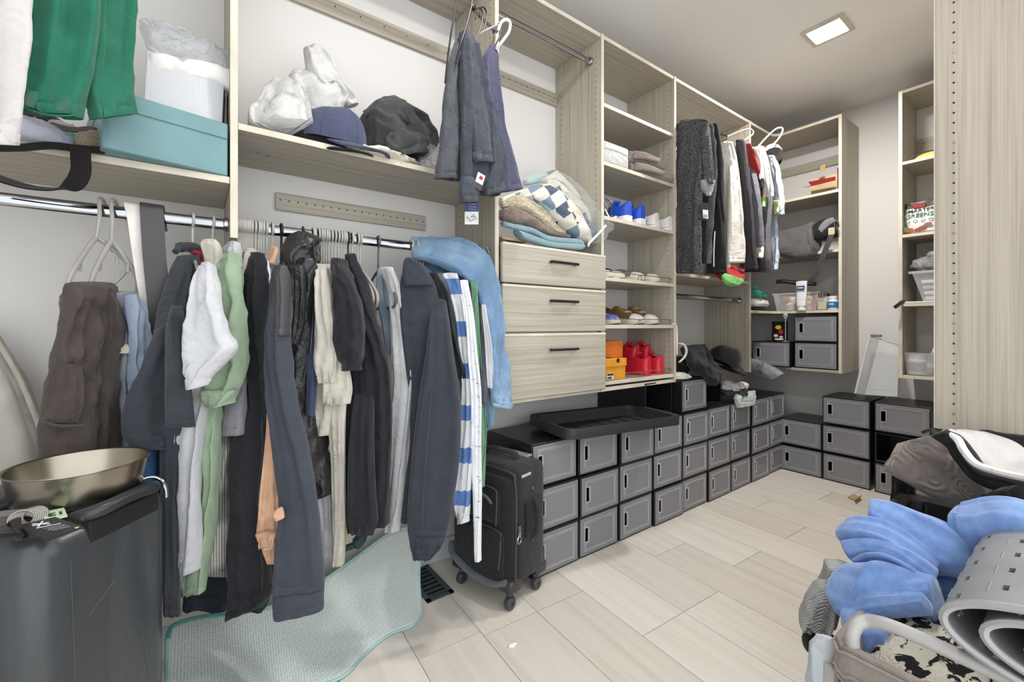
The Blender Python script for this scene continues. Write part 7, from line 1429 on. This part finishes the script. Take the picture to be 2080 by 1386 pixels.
fl('lower_drape', pxx([('p', 1712, 1250, 1800, 1250), ('p', 1716, 1290, 1796, 1282), ('p', 1740, 1330, 1790, 1320)], 0.90, 0.93), T=0.04, seed=116)
fl('right_fold', pxx([('p', 1926, 1086, 1934, 1066), ('p', 1960, 1110, 1974, 1058), ('p', 2010, 1110, 2030, 1052), ('p', 2060, 1100, 2062, 1050), ('p', 2110, 1110, 2100, 1072)], 1.12, 1.20), T=0.06, seed=117)
fl('back_base', pxx([('p', 1740, 1150, 1760, 1100), ('p', 1820, 1210, 1850, 1090), ('p', 1920, 1240, 1960, 1100), ('p', 2010, 1240, 2040, 1090)], 1.14, 1.22), T=0.05, seed=118)
part('stitched_hem', tube([PX(1734, 1140, 1.005), PX(1760, 1128, 0.995), PX(1800, 1130, 0.99), PX(1850, 1156, 0.995), PX(1884, 1188, 1.0)], 0.004, 8, 6), FL.m, t)
rk = N('grey_ribbed_knit'); wv = rk.n('TexWave', wave_type='BANDS'); wv.bands_direction = 'DIAGONAL'; wv.inputs['Scale'].default_value = 85; wv.inputs['Distortion'].default_value = 1.5; rk.l(rk.co.outputs['Object'], wv.inputs['Vector'])
rk.base(rk.ramp(wv.outputs['Fac'], [(0.2, '8f908e'), (0.7, 'b3b4b2')])); rk.b.inputs['Roughness'].default_value = 1; rk.bump(wv.outputs['Fac'], 0.6, 0.004)
t = thing('knit_sock', 'grey ribbed knit sleeve hanging over the corner of the laundry basket', 'knitwear', PX(1670, 1280, 1.0))
part('upper_cuff', loft2(pxx([('p', 1676, 1142, 1726, 1150), ('p', 1672, 1166, 1720, 1172), ('p', 1662, 1190, 1712, 1196)], 1.0, 1.02), T=0.03, fold=0.003, wr=0.004, seed=121, hem=0, thin=1), rk.m, t, True)
part('hanging_fold', loft2(pxx([('p', 1664, 1186, 1714, 1190), ('p', 1640, 1206, 1708, 1214), ('p', 1630, 1232, 1704, 1246), ('p', 1622, 1256, 1698, 1270), ('p', 1634, 1272, 1690, 1276)], 0.97, 0.99), T=0.04, fold=0.012, freq=3.5, wr=0.008, seed=122, hem=0, thin=1), rk.m, t, True)
solo('sock', blob(tuple(PX(1668, 1310, 0.97)), (0.06, 0.06, 0.05), 123, 0.1, 1.5, 4, False), cloth('1a1a1c', 0.05), 'black sock bulging below the grey ribbed knit', 'sock', smooth=True)
# rolled perforated bath mat
t = thing('bath_mat', 'grey rubber bath mat rolled into a spiral on top of the laundry basket', 'bath mat', (1.0, -0.02, 0.68))
MATG = plain('858485', 0.45); turns = 3.4; cs_ = A([0, -0.035, 0.712]); LX0, LX1 = 0.80, 1.18
def spir(f_):
    a = f_ * turns * 2 * math.pi; ra = 0.050 + 0.125 * f_; rb2 = 0.016 + 0.044 * f_
    th = math.pi * 0.95 - (turns * 2 * math.pi - a)
    return A([0, cs_[1] + ra * math.cos(th), cs_[2] + rb2 * math.sin(th) + 0.02 * math.cos(th) * 0.0])
NS = 330; pts = [spir(i / NS) for i in range(NS + 1)]; arc = np.concatenate([[0], np.cumsum([np.linalg.norm(pts[i + 1] - pts[i]) for i in range(NS)])]); tot = arc[-1]; ds = 0.0062; M_ = int(tot / ds)
sp_ = []
for i in range(M_ + 1):
    x = i * ds; k = min(NS - 1, int(np.searchsorted(arc, x, 'right')) - 1); f_ = (x - arc[k]) / max(1e-9, arc[k + 1] - arc[k]); sp_.append(pts[k] * (1 - f_) + pts[k + 1] * f_)
NX = int((LX1 - LX0) / 0.0062); grid = [[p + A([LX0 + (LX1 - LX0) * j / NX, 0, 0]) for j in range(NX + 1)] for p in sp_]
G = A(grid); du_ = np.gradient(G, axis=0); nr = np.cross(du_, A([1.0, 0, 0])); nr /= np.linalg.norm(nr, axis=2, keepdims=True) + 1e-9
thk = 0.0034
holeset = set()
for bi in range(0, M_, 7):
    for bj in range(2, NX - 3, 11):
        off = 5 if (bi // 7) % 2 else 0
        for di, dj in ((0, 0), (0, 1), (0, 2)): holeset.add((bi, bj + off + dj))
mb = MB(); Tn, Bn = G + nr * thk, G - nr * thk; m = NX + 1; K = (M_ + 1) * m
mb.v = [tuple(p) for r in Tn for p in r] + [tuple(p) for r in Bn for p in r]
for i in range(M_):
    for j in range(NX):
        q = (i * m + j, i * m + j + 1, (i + 1) * m + j + 1, (i + 1) * m + j)
        if (i, j) in holeset:
            for (ni, nj), (a, b) in (((i - 1, j), (0, 1)), ((i, j + 1), (1, 2)), ((i + 1, j), (2, 3)), ((i, j - 1), (3, 0))):
                if (ni, nj) not in holeset: mb.f.append((q[a], q[b], q[b] + K, q[a] + K))
        else: mb.f.append(q); mb.f.append(tuple(x + K for x in q[::-1]))
for i in range(M_):
    for j in (0, NX): mb.f.append((i * m + j, (i + 1) * m + j, (i + 1) * m + j + K, i * m + j + K))
for j in range(NX):
    for i in (0, M_): mb.f.append((i * m + j, i * m + j + 1, i * m + j + 1 + K, i * m + j + K))
part('rolled_sheet', mb, MATG, t)
part('rim_edge', tube([p + A([LX0, 0, 0]) for p in sp_], 0.0052, 6), plain('9c9b9c', 0.35), t)
sl = MB()
for bi in range(M_ - 115, M_ - 4, 7):
    for bj in range(6, NX - 8, 11):
        p = Tn[bi + 3][bj]; p2 = Tn[bi + 3][bj + 5]; tube([p, p2], 0.0012, 4, mb=sl)
part('raised_dashes', sl, MATG, t, kind='stuff')

# ------------------------------------------------------------------ black bin, quilt and hamper bag under the end panel
t = thing('storage_tub', 'black ribbed plastic tub behind the blue fleece', 'tub', (1.6, 0.18, 0.0))
KX0, KX1, KY0, KY1, KZ = 1.42, 1.86, -0.02, 0.375, 0.56
def ringk(dx, z, r=0.04):
    out = []; 
    for cx_, cy_, a0 in ((KX1 - dx - r, KY1 - dx - r, 0), (KX0 + dx + r, KY1 - dx - r, 90), (KX0 + dx + r, KY0 + dx + r, 180), (KX1 - dx - r, KY0 + dx + r, 270)):
        for k in range(6): a = math.radians(a0 + 18 * k); out.append(A([cx_ + r * math.cos(a), cy_ + r * math.sin(a), z]))
    return out
part('shell', MB().grid([ringk(0.06, 0.002), ringk(0.02, KZ - 0.03), ringk(-0.004, KZ - 0.028), ringk(-0.006, KZ), ringk(0.012, KZ + 0.002), ringk(0.024, KZ - 0.01), ringk(0.062, 0.01), [A([1.64, 0.18, 0.01])] * 24], close_v=True), plain('1a1a1b', 0.35), t)
for k in range(5): part('inner_rib', tube([(KX1 - 0.028, KY0 + 0.06 + 0.07 * k, KZ - 0.02), (KX1 - 0.060, KY0 + 0.06 + 0.07 * k, 0.06)], 0.006, 6), plain('232324', 0.35), t)
for k in range(5): part('inner_rib', tube([(KX0 + 0.06 + 0.08 * k, KY1 - 0.028, KZ - 0.02), (KX0 + 0.06 + 0.08 * k, KY1 - 0.060, 0.06)], 0.006, 6), plain('232324', 0.35), t)
qm = N('grey_brown_embossed_quilt'); qv = qm.n('TexVoronoi', feature='SMOOTH_F1'); qv.inputs['Scale'].default_value = 17; qm.l(qm.co.outputs['Object'], qv.inputs['Vector'])
ms = qm.n('Math', operation='MULTIPLY'); ms.inputs[1].default_value = 40; nzq = qm.n('TexNoise'); nzq.inputs['Scale'].default_value = 9; qm.l(qm.co.outputs['Object'], nzq.inputs['Vector']); ad = qm.n('Math', operation='ADD'); qm.l(qv.outputs['Distance'], ad.inputs[0])
mn = qm.n('Math', operation='MULTIPLY'); mn.inputs[1].default_value = 0.25; qm.l(nzq.outputs['Fac'], mn.inputs[0]); qm.l(mn.outputs[0], ad.inputs[1]); qm.l(ad.outputs[0], ms.inputs[0]); sn = qm.n('Math', operation='SINE'); qm.l(ms.outputs[0], sn.inputs[0])
qm.b.inputs['Base Color'].default_value = lin('8d837e'); qm.b.inputs['Roughness'].default_value = 0.75; qm.b.inputs['Sheen Weight'].default_value = 0.3; qm.bump(sn.outputs[0], 0.5, 0.004); qm.bump(qm.noise(300, 2), 0.2, 0.001)
t = thing('quilt', 'grey brown embossed quilt draped over the black tub under the end panel', 'quilt', PX(1920, 960, 1.84))
rowsq = pxx([('p', 1828, 902, 1900, 884), ('p', 1815, 928, 1930, 920), ('p', 1801, 950, 1980, 948), ('p', 1840, 974, 2020, 980), ('p', 1880, 992, 2046, 1000), ('p', 1960, 1010, 2040, 1016)], 1.80, 1.70)
part('drape', loft2(rowsq, T=0.03, fold=0.012, freq=1.3, wr=0.004, ws=5, seed=131, hem=0, thin=1, n=60, sub=10), qm.m, t, True)
part('edge_binding', tube([r[0] for r in rowsq[:3]] + [r[0] + A([-0.01, 0, 0]) for r in rowsq[3:]], 0.006, 8, 5), cloth('776d68', 0.05), t)
solo('cloth', loft2(pxx([('p', 1812, 954, 1862, 972), ('p', 1812, 990, 1860, 1000), ('p', 1808, 1030, 1858, 1040), ('p', 1806, 1110, 1856, 1120)], 1.87, 1.87), T=0.02, fold=0.006, wr=0.005, seed=133, hem=0, thin=1), cloth('1b1b1d', 0.06), 'black cloth hanging below the left corner of the grey brown quilt', 'cloth', smooth=True)
t = thing('hamper_bag', 'open black hamper bag with white lining under the end panel', 'hamper', PX(2030, 940, 1.6))
part('white_lining', loft2(pxx([('p', 1922, 878, 1960, 878), ('p', 1948, 892, 2010, 886), ('p', 1966, 922, 2060, 900), ('p', 2000, 952, 2100, 930), ('p', 2060, 968, 2130, 950), ('p', 2110, 980, 2150, 970)], 1.62, 1.80), T=0.012, fold=0.004, wr=0.004, seed=134, hem=0, thin=1), cloth('bdb7b4', 0.03, 0.2, 0.5), t, True)
part('lining_rim', tube([PX(1918, 880, 1.62), PX(1944, 892, 1.59), PX(1958, 916, 1.57), PX(1984, 944, 1.55), PX(2040, 962, 1.52), PX(2110, 976, 1.5)], 0.009, 8, 6), cloth('e4e1dd', 0.03), t)
part('black_rim', loft2(pxx([('p', 1893, 884, 1922, 876), ('p', 1930, 904, 1946, 892), ('p', 1950, 934, 1966, 918), ('p', 1984, 972, 1998, 954), ('p', 2040, 1000, 2060, 968), ('p', 2100, 1020, 2110, 980)], 1.62, 1.60), T=0.02, fold=0.004, wr=0.004, seed=135, hem=0, thin=1), cloth('1d1c1e', 0.06), t, True)
part('back_wall', loft2(pxx([('p', 1980, 884, 1990, 878), ('p', 2030, 910, 2040, 884), ('p', 2110, 930, 2110, 890)], 1.86, 1.90), T=0.015, fold=0.002, wr=0.003, seed=136, hem=0, thin=1), cloth('1b1b20', 0.06), t, True)
part('front_wall', loft2(pxx([('p', 2020, 1000, 2090, 985), ('p', 2000, 1030, 2110, 1020), ('p', 2000, 1090, 2110, 1090)], 1.58, 1.5), T=0.03, fold=0.006, wr=0.006, seed=137, hem=0, thin=1), cloth('1d1c1e', 0.06), t, True)
part('side_buckle', tube([PX(1876, 879, 1.84), PX(1886, 875, 1.83), PX(1898, 876, 1.82)], 0.008, 8, 4, flat=0.005), DARKMETAL, t)
